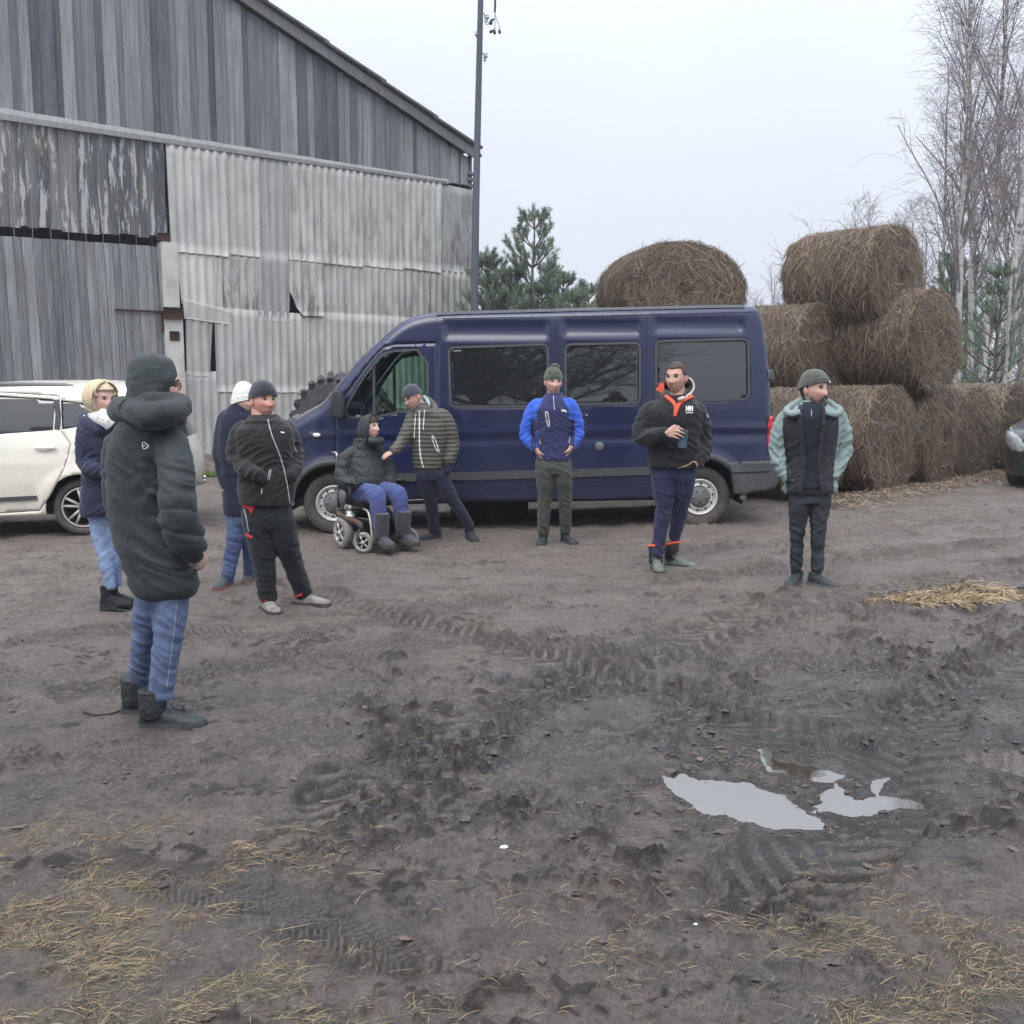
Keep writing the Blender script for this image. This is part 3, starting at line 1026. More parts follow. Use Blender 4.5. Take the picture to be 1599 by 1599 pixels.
wbox(mb, (180, 482), (262, 489), .04, .07)
wbox(mb, (252, 489), (256, 520), .04, .06)
mb.build('hinge_strap', m_rust, gate)
mb = MB()
wbox(mb, (256, 479), (287, 499), .09, .14)
mb.build('hinge_bracket', m_rust, barn)
mb = MB(); wbox(mb, (265, 517), (281, 532), .085, .10); mb.build('rust_plate', m_rust, barn)
mb = MB(); wbox(mb, (248, 363), (266, 377), -.05, .06); mb.build('lintel_end', m_rust, barn)
mb = MB()
ua, ub = wu(255, 500)[0], wu(287, 600)[0]
V, F = loft([[wp(a, z, o) for a, o in ((ua, -.2), (ub - .05 * (z > 2.9), -.2), (ub - .05 * (z > 2.9), .08), (ua, .08))] for z in (-.2, 1, 2, 2.88, 2.93, wu(266, 379)[1])])
mb.add(V, F)
mb.build('gate_post', simple('chipped_concrete', (.46, .455, .43), .9, var=.22, vscale=3, bump=.6, bscale=18), barn, smooth=False)

# corrugated sheets


def sheet_mat():
    m, nt, b = node_mat('corrugated_cement')
    L = nt.links.new
    tc = nd(nt, 'ShaderNodeTexCoord'); at = nd(nt, 'ShaderNodeAttribute', attribute_name='tone'); st = nd(nt, 'ShaderNodeAttribute', attribute_name='stain')
    mp = nd(nt, 'ShaderNodeMapping'); mp.inputs['Scale'].default_value = (1, 1, .06); L(tc.outputs['Object'], mp.inputs[0])
    mp2 = nd(nt, 'ShaderNodeMapping'); mp2.inputs['Scale'].default_value = (1, 1, .22); L(tc.outputs['Object'], mp2.inputs[0])
    a = nd(nt, 'ShaderNodeTexNoise', i_Scale=13, i_Detail=7, i_Roughness=.7); L(mp.outputs[0], a.inputs['Vector'])
    c = nd(nt, 'ShaderNodeTexNoise', i_Scale=2.2, i_Detail=6, i_Roughness=.65); L(tc.outputs['Object'], c.inputs['Vector'])
    d = nd(nt, 'ShaderNodeTexNoise', i_Scale=5.5, i_Detail=8, i_Roughness=.7); L(mp2.outputs[0], d.inputs['Vector'])
    r = nd(nt, 'ShaderNodeValToRGB'); e = r.color_ramp.elements
    e[0].position = 0; e[0].color = (.25, .258, .262, 1); e[1].position = 1; e[1].color = (.56, .545, .51, 1)
    L(at.outputs['Fac'], r.inputs[0])

    def rng(src, p, q, lo, hi):
        k = nd(nt, 'ShaderNodeMapRange'); L(src, k.inputs[0])
        for i, v in zip((1, 2, 3, 4), (p, q, lo, hi)): k.inputs[i].default_value = v
        return k.outputs[0]
    s1 = nd(nt, 'ShaderNodeVectorMath', operation='SCALE'); L(r.outputs[0], s1.inputs[0]); L(rng(a.outputs['Fac'], .3, .7, .78, 1.12), s1.inputs['Scale'])
    s2 = nd(nt, 'ShaderNodeVectorMath', operation='SCALE'); L(s1.outputs[0], s2.inputs[0]); L(rng(c.outputs['Fac'], .3, .7, .86, 1.1), s2.inputs['Scale'])
    mx = nd(nt, 'ShaderNodeMix', data_type='RGBA')
    mu = nd(nt, 'ShaderNodeMath', operation='MULTIPLY'); L(rng(d.outputs['Fac'], .47, .62, 0, 1), mu.inputs[0]); L(st.outputs['Fac'], mu.inputs[1])
    L(mu.outputs[0], mx.inputs[0]); L(s2.outputs[0], mx.inputs[6]); mx.inputs[7].default_value = (.085, .075, .06, 1)
    L(mx.outputs[2], b.inputs['Base Color'])
    b.inputs['Roughness'].default_value = .9; b.inputs['Specular IOR Level'].default_value = .25
    bp = nd(nt, 'ShaderNodeBump', i_Strength=.35, i_Distance=.004); L(a.outputs['Fac'], bp.inputs['Height']); L(bp.outputs[0], b.inputs['Normal'])
    return m


m_sheet = sheet_mat()


def sheet(quad, out, tone, stain=.3, amp=.02, flat=False, cut=None, tilt=0.):
    """quad: photo pixels TL TR BR BL (None z = to the ground)"""
    q = [wu(p[0], p[1], out) for p in quad]
    nx = max(8, int(abs(q[1][0] - q[0][0]) / .022)); ny = 10
    V = []; st = []
    rgn = random.random() * 50
    pts = [[None] * (nx + 1) for _ in range(ny + 1)]
    for j in range(ny + 1):
        t = j / ny
        for i in range(nx + 1):
            s = i / nx
            ut = q[0][0] + (q[1][0] - q[0][0]) * s; ub_ = q[3][0] + (q[2][0] - q[3][0]) * s
            zt = q[0][1] + (q[1][1] - q[0][1]) * s; zb_ = q[3][1] + (q[2][1] - q[3][1]) * s
            zb_ += .010 * n2(np.array([ub_ * 5 + rgn]), np.array([1.]), 5)[0]
            if cut is not None: zb_ = max(zb_, cut(s) * (zt - zb_) + zb_)
            u = ut + (ub_ - ut) * t; z = zt + (zb_ - zt) * t
            o = out + (0 if flat else amp * math.cos(2 * math.pi * (u + .13 * (out * 7 % 1)) / .182)) + tilt * t
            if flat: o += .004 * n2(np.array([u * 3]), np.array([z * 2]), 6)[0]
            pts[j][i] = (wp(u, z, o), wp(u, z, o - .008), t)
    n = (nx + 1) * (ny + 1)
    V = [pts[j][i][0] for j in range(ny + 1) for i in range(nx + 1)] + [pts[j][i][1] for j in range(ny + 1) for i in range(nx + 1)]
    st = [stain * (.35 + .65 * pts[j][i][2]) for j in range(ny + 1) for i in range(nx + 1)] * 2
    F = []
    for j in range(ny):
        for i in range(nx):
            a = j * (nx + 1) + i; b_ = a + 1; c = a + nx + 2; d = a + nx + 1
            F += [[a, d, c, b_], [a + n, b_ + n, c + n, d + n]]
    for i in range(nx):
        for j in (0, ny):
            a = j * (nx + 1) + i; F.append([a, a + 1, a + 1 + n, a + n])
    for j in range(ny):
        for i in (0, nx):
            a = j * (nx + 1) + i; F.append([a, a + nx + 1, a + nx + 1 + n, a + n])
    me = mesh_np('wall_sheet', np.array(V) - root_loc(barn), F)
    for nm, v in (('tone', [tone] * (2 * n)), ('stain', st)):
        x = me.attributes.new(nm, 'FLOAT', 'POINT'); x.data.foreach_set('value', np.array(v, np.float32))
    return link('wall_sheet', me, m_sheet, barn)


bb = lambda x: 188 + (288 - 188) * x / 697 - 3
S = sheet
S([(259, bb(259)), (357, bb(357)), (357, 401), (268, 392)], .06, .62, .1)
S([(352, bb(352)), (406, bb(406)), (406, 402), (352, 396)], .045, .58, .15)
S([(404, bb(404)), (453, bb(453)), (453, 406), (404, 402)], .035, .30, .15, amp=.012)
S([(450, bb(450)), (567, bb(567)), (566, 417), (451, 405)], .058, .60, .55)
S([(563, bb(563)), (632, bb(632)), (631, 422), (563, 414)], .045, .58, .6)
S([(628, bb(628)), (692, bb(692)), (689, 426), (628, 418)], .06, .60, .55)
S([(690, 287), (738, 297), (737, 428), (690, 422)], .03, .18, .9, flat=True)
S([(272, 388), (340, 396), (338, 486), (284, 474)], .03, .95, .1)
S([(334, 394), (406, 400), (404, 490), (337, 486)], .024, .62, 1.0)
S([(403, 398), (454, 403), (452, 503), (404, 501)], .034, .26, .25, amp=.014)
S([(452, 402), (506, 408), (504, 494), (452, 492)], .04, .55, .9, cut=lambda s: .42 * max(0, 1 - s / .38) ** 1.5, tilt=.05)
S([(503, 406), (632, 420), (632, 499), (503, 494)], .024, .60, .45)
S([(630, 417), (692, 424), (692, 520), (630, 512)], .024, .52, .75)
S([(690, 420), (738, 427), (737, 560), (690, 550)], .022, .40, 1.0, flat=False)
S([(285, 466), (361, 487), (361, 507), (288, 497)], .045, .62, .1, amp=.008)
S([(290, 488), (332, 494), (329, 588), (292, 586)], .02, .52, .25)
S([(334, 480), (478, 490), (478, 613), (338, 612)], .03, .58, .25)
S([(474, 486), (642, 496), (642, 640), (474, 613)], .028, .60, .35)
S([(286, 580), (342, 580), (342, 740), (288, 738)], .012, .55, .3)
S([(336, 604), (482, 606), (482, 740), (336, 740)], .008, .56, .3)
S([(478, 606), (645, 620), (645, 740), (478, 740)], .006, .54, .35)
S([(640, 494), (740, 530), (738, 720), (640, 735)], .004, .50, .5)
# roof: bargeboard, sheets, rafters, plain walls round the back
LEN = 16.0
mb = MB()
for sgn in (1, -1):
    def uu(u): return u if sgn == 1 else 2 * UR - u
    n = 14
    rings = []
    for k in range(n + 1):
        u = UR + (UC + .06 - UR) * k / n
        z = verge(u)
        wv = .012 * n2(np.array([u * 1.3]), np.array([2.]), 9)[0]
        rings.append([wp(uu(u), z - .02 + wv, .16), wp(uu(u), z + .21 + wv, .16), wp(uu(u), z + .21 + wv, .20), wp(uu(u), z - .02 + wv, .20)])
    V, F = loft(rings); mb.add(V, F, 0, .55)
mb.build('bargeboard', plank_mat('bargeboard_wood', [(.12, .125, .135), (.17, .175, .185)], .4, (.12, .11, .10)), barn, smooth=False, attr='tone')
mb = MB()
N = 6
for sgn in (1, -1):
    for k in range(N):
        ua = UR + (UC + .12 - UR) * k / N; ub = UR + (UC + .12 - UR) * (k + 1) / N + .12
        if k == N - 1: ub = UC + .13
        la = .03
        za, zb_ = verge(ua) + .22 + .02, verge(ub) + .22 + .06
        A = [uu_ for uu_ in (ua, ub)] if sgn == 1 else [2 * UR - ua, 2 * UR - ub]
        for c in range(16):
            o1, o2 = .30 - c * 1.05 + random.uniform(-.02, .02), .30 - (c + 1) * 1.05 - .05
            V = [wp(A[0], za, o1), wp(A[1], zb_, o1), wp(A[1], zb_ + .05, o1), wp(A[0], za + .05, o1),
                 wp(A[0], za, o2), wp(A[1], zb_, o2), wp(A[1], zb_ + .05, o2), wp(A[0], za + .05, o2)]
            mb.add(V, [[0, 1, 2, 3], [4, 7, 6, 5], [0, 4, 5, 1], [1, 5, 6, 2], [2, 6, 7, 3], [3, 7, 4, 0]])
mb.build('roof', simple('roof_sheet', (.10, .105, .105), .9, var=.35, vscale=3, bump=.5, bscale=20), barn, smooth=False)
mb = MB()
for (du, dz, l, o) in ((.0, .10, .40, .12), (.02, -.35, .34, .05), (.0, -.48, .32, .03), (.02, -.62, .28, -.02)):
    z = verge(UC) + dz
    rot = np.stack([WD, WN, np.array([0, 0, 1.])], 1)
    mb = MB(); mb.box(wp(UC + du, z, o), (l, .10, .075), 0, rot, bev=.006, a=.3)
    mb.build('rafter_end', m_board, barn, smooth=False, attr='tone')
mb = MB()
for a, b_ in ((wp(UC, 0), wp(UC, 0, -LEN)), (wp(UC, 0, -LEN), wp(UL, 0, -LEN)), (wp(UL, 0, -LEN), wp(UL, 0))):
    m_ = 30
    for k in range(m_):
        p, q = a + (b_ - a) * k / m_, a + (b_ - a) * (k + .97) / m_
        hp = roof_z(float((p - W0) @ WD)) + .1; hq = roof_z(float((q - W0) @ WD)) + .1
        nrm = np.cross(q - p, [0, 0, 1.]); nrm = nrm / np.linalg.norm(nrm) * .02
        up = np.array([0, 0, 1.])
        V = [p - nrm - .2 * up, q - nrm - .2 * up, q - nrm + hq * up, p - nrm + hp * up, p + nrm - .2 * up, q + nrm - .2 * up, q + nrm + hq * up, p + nrm + hp * up]
        mb.add(V, [[0, 3, 2, 1], [4, 5, 6, 7], [0, 1, 5, 4], [1, 2, 6, 5], [2, 3, 7, 6], [3, 0, 4, 7]], 0, random.random())
mb.build('plain_wall', m_board, barn, smooth=False, attr='tone')

# ------------------------------------------------------------------ pole with insulators
PY = 22.5
pt = lambda x, y: at_y(x, y, PY)
pb = pt(737.5, 700)
pole = thing('utility_pole', 'slim dark utility pole with glass insulators at the barn corner', 'pole', pb)
top = pt(750.5, 0) + (pt(750.5, 0) - pt(741.5, 480)) * .35
pts_ = catmull([pb - np.array([0, 0, .4]), pt(741, 480), pt(743, 330), pt(747, 150), pt(750.5, 0), top], 6)
mb = MB(); mb.tube(pts_, np.linspace(.095, .05, len(pts_)), 14)
mb.build('post', simple('pole_wood', (.075, .085, .105), .8, var=.25, vscale=5, bump=.4, bscale=30, stretch=(1, 1, .1)), pole)
m_iron = simple('dark_iron', (.07, .08, .085), .6, metal=.6)
m_ins = simple('insulator_glass', (.33, .42, .42), .12, var=.05)
m_blk = simple('black_plastic', (.018, .022, .024), .45)
for (pts2, c0, c1) in (([(752, 21), (756, 22), (757.5, 28), (757.5, 34), (760, 35), (761, 30)], (761.3, 22), (761, 30)),
                       ([(751.5, 82), (754, 83), (756, 88), (756, 95), (758, 95), (758.5, 90)], (759.3, 82), (758.8, 90)),
                       ([(746.8, 62), (744.5, 58), (744, 54)], (744, 48), (744, 56))):
    mb = MB(); mb.tube(catmull([pt(*p) for p in pts2], 3), .011, 6)
    h = mb.build('hook', m_iron, pole)
    a, b_ = pt(*c1), pt(*c0)
    mb = MB(); l = b_[2] - a[2]
    mb.lathe([(.0, 0), (.03, 0), (.045, .03), (.03, .045), (.03, l * .6), (.036, l * .75), (.02, l), (0, l)], 14, a)
    mb.build('insulator', m_ins, pole)
cab = thing('overhead_cable', 'black cable with split wires and dark end caps hanging beside the pole', 'cable', pt(773, 0))
mb = MB()
mb.tube(catmull([pt(778, -260), pt(774.5, -60), pt(773.3, 0), pt(772.6, 19)], 5), .022, 8)
mb.build('sheath', m_blk, cab)
mb = MB()
for L_ in ([(772.6, 18), (772.8, 30), (773, 40), (771, 46), (768, 48)], [(772.6, 18), (773, 34), (772.6, 48)], [(772.8, 20), (776, 32), (780, 40), (780.3, 47)], [(772.8, 26), (771, 31), (767, 34), (762, 38), (757, 37)]):
    mb.tube(catmull([pt(*p) for p in L_], 4), .009, 6)
mb.build('wire', simple('grey_wire', (.25, .28, .29), .5), cab)
for c, r, d in (((767.5, 49), .032, (.5, 0, .3)), ((772.4, 50), .03, (0, 0, 1)), ((780, 49), .03, (-.1, 0, 1)), ((766.5, 35), .04, (.4, 0, .8)), ((769, 31), .025, (1, 0, .3))):
    mb = MB(); p = pt(*c); d = np.array(d, float); d /= np.linalg.norm(d)
    mb.tube([p - d * .05, p - d * .03, p, p + d * .035, p + d * .05], [r * .4, r, r * 1.05, r * .6, r * .3], 10)
    mb.build('end_cap', m_blk, cab)
# weedy spoil heap at the wall foot
hp = G(322, 742)
n = 40
V = []; F = []
for j in range(n + 1):
    for i in range(n + 1):
        a, b_ = (i / n - .5) * 2, (j / n - .5) * 2
        r = math.hypot(a, b_)
        V.append([hp[0] + a * .95, hp[1] + .35 + b_ * .65, max(0, .34 * (1 - r * r)) if r < 1 else -.05])
V = np.array(V); V[:, 2] += .06 * fbm2(V[:, 0] * 5, V[:, 1] * 5, 4, 3) + base_z(V[:, 0])
for j in range(n):
    for i in range(n): F.append([j * (n + 1) + i, j * (n + 1) + i + 1, (j + 1) * (n + 1) + i + 1, (j + 1) * (n + 1) + i])
tag(link('spoil_heap', mesh_np('spoil_heap', V, F), simple('spoil', (.11, .085, .07), .9, var=.5, vscale=7, bump=.8, bscale=30)), kind='structure')
N = 2600
gx = hp[0] + rg.uniform(-.9, .9, N); gy = hp[1] - .25 + rg.normal(0, .12, N)
gx2 = hp[0] + rg.uniform(-.9, .8, N // 2); gy2 = hp[1] + rg.uniform(.0, .7, N // 2)
m_green = attr_mat('green_grass', [(0, (.05, .10, .015)), (.6, (.10, .17, .03)), (1, (.17, .2, .06))])
blades('green_grass', np.stack([gx, gy, base_z(gx) + .02], 1), rg.uniform(.05, .14, N), rg.uniform(.004, .008, N), rg.uniform(0, 1, N), m_green, lift=.08, seed=31)
# ================================================================== vehicles
m_tyre = simple('tyre_rubber', (.035, .035, .036), .85, var=.3, vscale=8, bump=.4, bscale=40, dirt=((.16, .135, .115), .0, .75, .55))
m_dark = simple('dark_underside', (.012, .012, .013), .9)
m_plast = simple('bumper_plastic', (.045, .05, .055), .6, var=.15, bump=.2, bscale=90, dirt=((.13, .11, .095), .1, .75, .5))
m_privacy = simple('privacy_glass', (.012, .014, .016), .025, ior=1.9, var=.02)
m_clear = glass_mat('green_glass', (.50, .66, .58), 1.5)
m_steel = simple('wheel_steel', (.62, .63, .62), .42, metal=.35, var=.12, vscale=12, dirt=((.16, .135, .115), .0, .9, .45))
m_hub = simple('hub_plastic', (.11, .12, .125), .6, var=.15, dirt=((.16, .135, .115), .0, .9, .45))
m_seat = simple('seat_cloth', (.035, .037, .042), .9)


class Veh:
    def __init__(s, O, u, W, outline, sfun, er=.09, bulge=None):
        s.O = np.array(O, float); s.u = np.array(u, float)
        s.v = np.array([-u[1], u[0], 0.]); s.W = W
        s.out = np.array(outline)           # open upper outline, front bottom -> rear bottom
        s.sf = sfun; s.er = er; s.bulge = bulge or (lambda a, b: .04)

    def S(s, a, z, edge=True):
        """inward offset of the side skin at (a, z)"""
        a = np.asarray(a, float); z = np.asarray(z, float)
        y = s.sf(a, z)
        if edge:
            d = d_line(a, z, s.out)
            t = np.clip(1 - d / s.er, 0, 1)
            y = y + s.er * (1 - np.sqrt(np.clip(1 - t * t, 0, 1)))
        return y

    def wpt(s, a, dep, z, far=False):
        a = np.asarray(a, float); dep = np.asarray(dep, float); z = np.asarray(z, float)
        if far: dep = s.W - dep
        return s.O + a[..., None] * s.u + dep[..., None] * s.v + z[..., None] * np.array([0, 0, 1.])

    def px(s, x, y, edge=True):
        """photo pixel -> (a, z) on the near side skin"""
        d = ray(x, y); o = np.array([0, 0, HC]); dep = 0.
        for _ in range(4):
            t = ((s.O + s.v * dep - o) @ s.v) / (d @ s.v)
            p = o + d * t - s.O
            a, z = p @ s.u, p[2]
            dep = float(s.S(np.array([a]), np.array([z]), edge)[0])
        return float(a), float(z)

    def pxs(s, L, edge=False): return np.array([s.px(*p, edge) for p in L])

    def panel(s, poly, holes=(), step=.035, off=0., thick=0., far=False, edge=True):
        """skin panel over a side-view polygon; off > 0 is outwards"""
        P = resample(poly, step, True)
        pts = [tuple(p) for p in P]; edges = [(i, (i + 1) % len(P)) for i in range(len(P))]
        allh = []
        for h in holes:
            H = resample(h, step, True); b = len(pts)
            pts += [tuple(p) for p in H]; edges += [(b + i, b + (i + 1) % len(H)) for i in range(len(H))]; allh.append(H)
        lo, hi = P.min(0), P.max(0)
        gx, gy = np.meshgrid(np.arange(lo[0], hi[0], step), np.arange(lo[1], hi[1], step))
        gx = gx + (np.arange(gx.shape[0]) % 2)[:, None] * step * .5
        gx, gy = gx.ravel(), gy.ravel()
        k = in_poly(gx, gy, P) & (d_line(gx, gy, P, True) > step * .45)
        for H in allh: k &= ~in_poly(gx, gy, H) & (d_line(gx, gy, H, True) > step * .45)
        pts += list(zip(gx[k].tolist(), gy[k].tolist()))
        if edge:            # follow the rounded upper edge more finely
            for f in (.12, .3, .6):
                T = s.out[1:-1]
                dn = np.gradient(s.out, axis=0)[1:-1]; nn = np.stack([dn[:, 1], -dn[:, 0]], 1); nn /= np.linalg.norm(nn, axis=1)[:, None] + 1e-9
                Q = T + nn * s.er * f
                Q = resample(Q, step)
                kk = in_poly(Q[:, 0], Q[:, 1], P) & (d_line(Q[:, 0], Q[:, 1], P, True) > .008)
                for H in allh: kk &= ~in_poly(Q[:, 0], Q[:, 1], H)
                pts += [tuple(q) for q in Q[kk]]
        v2, _, fs, *_ = delaunay_2d_cdt([Vector(p) for p in pts], edges, [], 0, 1e-6)
        A = np.array([v[:] for v in v2]); Fa = [list(f) for f in fs]
        C = np.array([A[f].mean(0) for f in Fa])
        ok = in_poly(C[:, 0], C[:, 1], P)
        for H in allh: ok &= ~in_poly(C[:, 0], C[:, 1], H)
        F = [f for f, q in zip(Fa, ok) if q]
        F = [f if np.cross(A[f[1]] - A[f[0]], A[f[2]] - A[f[0]]) > 0 else f[::-1] for f in F]
        dep = s.S(A[:, 0], A[:, 1], edge)
        V = s.wpt(A[:, 0], dep - off, A[:, 1], far)
        if far: F = [f[::-1] for f in F]
        if thick:
            n = len(V)
            V2 = s.wpt(A[:, 0], dep - off + thick, A[:, 1], far)
            be = {}
            for f in F:
                for i in range(3):
                    e = (f[i], f[(i + 1) % 3]); be[e] = 1
            rim = [e for e in be if (e[1], e[0]) not in be]
            F = F + [[i + n for i in f[::-1]] for f in F] + [[a_, a_ + n, b_ + n, b_] for a_, b_ in rim]
            V = np.vstack([V, V2])
        return V, F

    def ribbon(s, L, w, off, mb, mi=0, far=False, closed=False):
        """a raised strip along a side-view line"""
        P = resample(np.array(L, float), .022 if closed else .05, closed)
        if closed: P = np.vstack([P, P[:1]])
        T = np.gradient(P, axis=0)
        if closed: T[0] = T[-1] = P[1] - P[-2]
        N = np.stack([-T[:, 1], T[:, 0]], 1); N /= np.linalg.norm(N, axis=1)[:, None] + 1e-9
        V = []
        for sg, o in ((-.5, -.004), (-.5, off), (.5, off), (.5, -.004)):
            Q = P + N * w * sg
            V.append(s.wpt(Q[:, 0], s.S(Q[:, 0], Q[:, 1]) - o, Q[:, 1], far))
        V = np.stack(V, 1); n = len(P)
        F = []
        for i in range(n - 1):
            for j in range(4):
                F.append([i * 4 + j, i * 4 + (j + 1) % 4, i * 4 + 4 + (j + 1) % 4, i * 4 + 4 + j])
        F += [[0, 1, 2, 3], [(n - 1) * 4 + j for j in (3, 2, 1, 0)]]
        mb.add(V.reshape(-1, 3), F, mi)

    def shell(s, matfun, nm=16, i0=0, i1=None, off=0.):
        """front, bonnet, windscreen, roof and tail: spans the width along the outline"""
        T = s.out[i0:i1]
        dn = np.gradient(s.out, axis=0)[i0:i1]
        N = np.stack([-dn[:, 1], dn[:, 0]], 1); N /= np.linalg.norm(N, axis=1)[:, None] + 1e-9
        e = s.S(T[:, 0], T[:, 1])
        m = np.linspace(-1, 1, nm + 1)
        V = []
        for k in range(len(T)):
            b = s.bulge(T[k][0], T[k][1])
            hw = s.W / 2 - e[k]
            f = b * (1 - np.abs(m) ** 2.4) + off
            a = T[k][0] + N[k][0] * f; z = T[k][1] + N[k][1] * f
            V.append(s.wpt(a, s.W / 2 + hw * m, z))
        V = np.array(V).reshape(-1, 3)
        F = []; M = []
        w = nm + 1
        for k in range(len(T) - 1):
            for j in range(nm):
                F.append([k * w + j, k * w + j + 1, (k + 1) * w + j + 1, (k + 1) * w + j])
                M.append(matfun((T[k] + T[k + 1]) / 2, (m[j] + m[j + 1]) / 2))
        return V, F, M


def wheel(root, c, ax, r, w, style, mud=None):
    """c: centre of the outer face; ax: outward axis"""
    ax = np.array(ax, float); ax /= np.linalg.norm(ax)
    mb = MB()
    rr = r * (.60 if style == 'van' else .70)
    mb.lathe([(rr, -.02), (rr + .015, 0), (r * .88, .004), (r * .965, -.012), (r, -.05), (r, -w + .03), (r * .95, -w), (rr, -w), (rr, -.02)], 56, c, ax)
    k = 64
    e1 = np.cross(ax, [0, 0, 1.]); e1 /= np.linalg.norm(e1); e2 = np.cross(ax, e1)
    wh = mb.build('wheel', m_tyre, root)
    mb = MB()
    if style == 'van':
        mb.lathe([(rr, -.03), (rr - .006, -.004), (rr - .02, -.006), (rr - .032, -.03), (rr - .05, -.05), (r * .44, -.03), (r * .36, -.022), (r * .33, -.06), (0, -.06)], 56, c, ax)
        for q in range(10):                         # ventilation holes
            a = q * math.pi / 5 + .2
            p = np.array(c) + (e1 * math.cos(a) + e2 * math.sin(a)) * r * .425
            mb.lathe([(0, -.026), (r * .04, -.026), (r * .04, -.034)], 10, p, ax, 1)
        mb.build('rim', [m_steel, m_dark], wh)
        mb = MB()
        mb.lathe([(r * .335, -.05), (r * .335, -.012), (r * .30, .002), (r * .16, .012), (r * .14, .018), (r * .05, .020), (0, .02)], 36, c, ax)
        for q in range(6):
            a = q * math.pi / 3
            mb.ell(np.array(c) + ax * .006 + (e1 * math.cos(a) + e2 * math.sin(a)) * r * .22, (.016, .016, .016), 8, 6)
        mb.build('hub_cap', m_hub, wh)

    else:
        mb.lathe([(rr, -.03), (rr, .0), (rr - .012, -.002), (rr - .03, -.02), (rr - .035, -.12), (0, -.14)], 48, c, ax, 1)
        mb.lathe([(rr, -.03), (rr, .001), (rr - .014, -.001), (rr - .02, -.02)], 48, c, ax, 0)
        nsp = 10 if style == 'car' else 5
        for q in range(nsp):
            a = 2 * math.pi * q / nsp + (.09 if (q % 2 and nsp == 10) else -.09 * (nsp == 10))
            d = e1 * math.cos(a) + e2 * math.sin(a); t = np.cross(ax, d)
            p0, p1 = np.array(c) + d * rr * .16, np.array(c) + d * (rr - .012)
            wa, wb = rr * .085, rr * .065
            V = [p0 - t * wa - ax * .05, p0 + t * wa - ax * .05, p1 + t * wb - ax * .03, p1 - t * wb - ax * .03,
                 p0 - t * wa * .7 - ax * .012, p0 + t * wa * .7 - ax * .012, p1 + t * wb * .7 - ax * .002, p1 - t * wb * .7 - ax * .002]
            mb.add(V, [[0, 3, 2, 1], [4, 5, 6, 7], [0, 1, 5, 4], [1, 2, 6, 5], [2, 3, 7, 6], [3, 0, 4, 7]])
        mb.lathe([(rr * .2, -.05), (rr * .2, -.008), (rr * .1, 0), (0, 0)], 24, c, ax)
        mb.build('rim', [simple('alloy_rim', (.55, .54, .52), .45, metal=.4, var=.15, vscale=9, dirt=((.2, .17, .15), 0, .9, .55)), m_dark], wh)
    return wh


# ------------------------------------------------------------------ the blue minibus
VY = 11.10
pF, pR = at_y(520, 834, VY), at_y(1094, 822, VY)
van_O = np.array([pF[0], VY, 0.])
van = thing('van', 'dark blue high-roof minibus with tinted rear windows parked before the barn', 'van', (0.2, VY + 1, float(base_z(.2))))
vtmp = Veh(van_O, (1, 0, 0), 1.99, [(0, 0), (1, 1)], lambda a, z: 0 * a)
F0 = lambda L: np.array([vtmp.px(x, y, False) for x, y in L])
out_px = [(418, 792), (402, 770), (399, 735), (402, 705), (412, 688), (432, 676), (452, 663), (478, 648), (499, 636), (524, 605), (552, 572), (580, 541), (606, 516), (629, 499), (652, 490.5), (680, 486.5), (760, 484),
          (900, 480.5), (1050, 477), (1165, 474.5), (1186, 476), (1195, 487), (1202, 530), (1207, 600), (1210, 690), (1211, 718), (1213, 727), (1213, 745)]
vo = F0(out_px)
vo = np.vstack([vo[:1], resample(chaikin(vo, 2), .05)[1:-1], vo[-1:]])
aF, zF = vtmp.px(520, 787, False); aR, zR = vtmp.px(1094, 777, False)
slope = (zR - zF) / (aR - aF)
zroof = lambda a: zF + slope * (a - aF)           # axle line height


STAMPS = []


def van_s(a, z):
    h = z - (zF + slope * (a - aF))               # height above the axle line
    y = .105 * np.clip((h - .95) / 1.15, 0, 1) ** 1.6
    y = y + .02 * sst(.25, -.2, h)
    y = y + .20 * np.clip((-.05 - a) / .82, 0, 1) ** 2.2
    y = y + .05 * np.clip((a - 4.45) / .5, 0, 1) ** 2
    # waist crease
    y = y + .014 * sst(.735, .705, h) * sst(.60, .66, h) * sst(.35, .55, a) - .010 * sst(.80, .74, h) * sst(.70, .735, h)
    for (x0, z0, x1, z1, r) in STAMPS:
        q = np.maximum(np.maximum(x0 - a, a - x1), np.maximum(z0 - z, z - z1))
        y = y + .022 * sst(.02, -.035, q)
    # flared arches
    for c in (aF, aR):
        d = np.hypot(a - c, z - (zF + slope * (c - aF)))
        y = y - .03 * sst(.56, .44, d) * (h > -.3)
    return y


V_ = Veh(van_O, (1, 0, 0), 1.99, vo, van_s, er=.10, bulge=lambda a, z: .13 if a < -.35 and z < 1.15 else (.10 if z < 2.0 and a < 1.1 else (.045 if z > 1.9 else .03)))
for (x0, y0, x1, y1) in ((693, 503, 855, 528), (879, 501, 998, 523), (1021, 497, 1161, 518)):
    (a0, zb_), (a1, zt_) = V_.px(x0, y1), V_.px(x1, y0)
    STAMPS.append((a0, min(zb_, V_.px(x1, y1)[1]), a1, zt_, .05))
m_vpaint = simple('navy_paint', (.0052, .0115, .049), .32, var=.10, vscale=2.5, coat=.45, dirt=((.085, .075, .07), .10, .85, .30))


def arch(c, r, n=18, a0=180, a1=0):
    cz = zF + slope * (c - aF)
    return [(c + r * math.cos(R(a0 + (a1 - a0) * k / n)), cz + r * math.sin(R(a0 + (a1 - a0) * k / n))) for k in range(n + 1)]


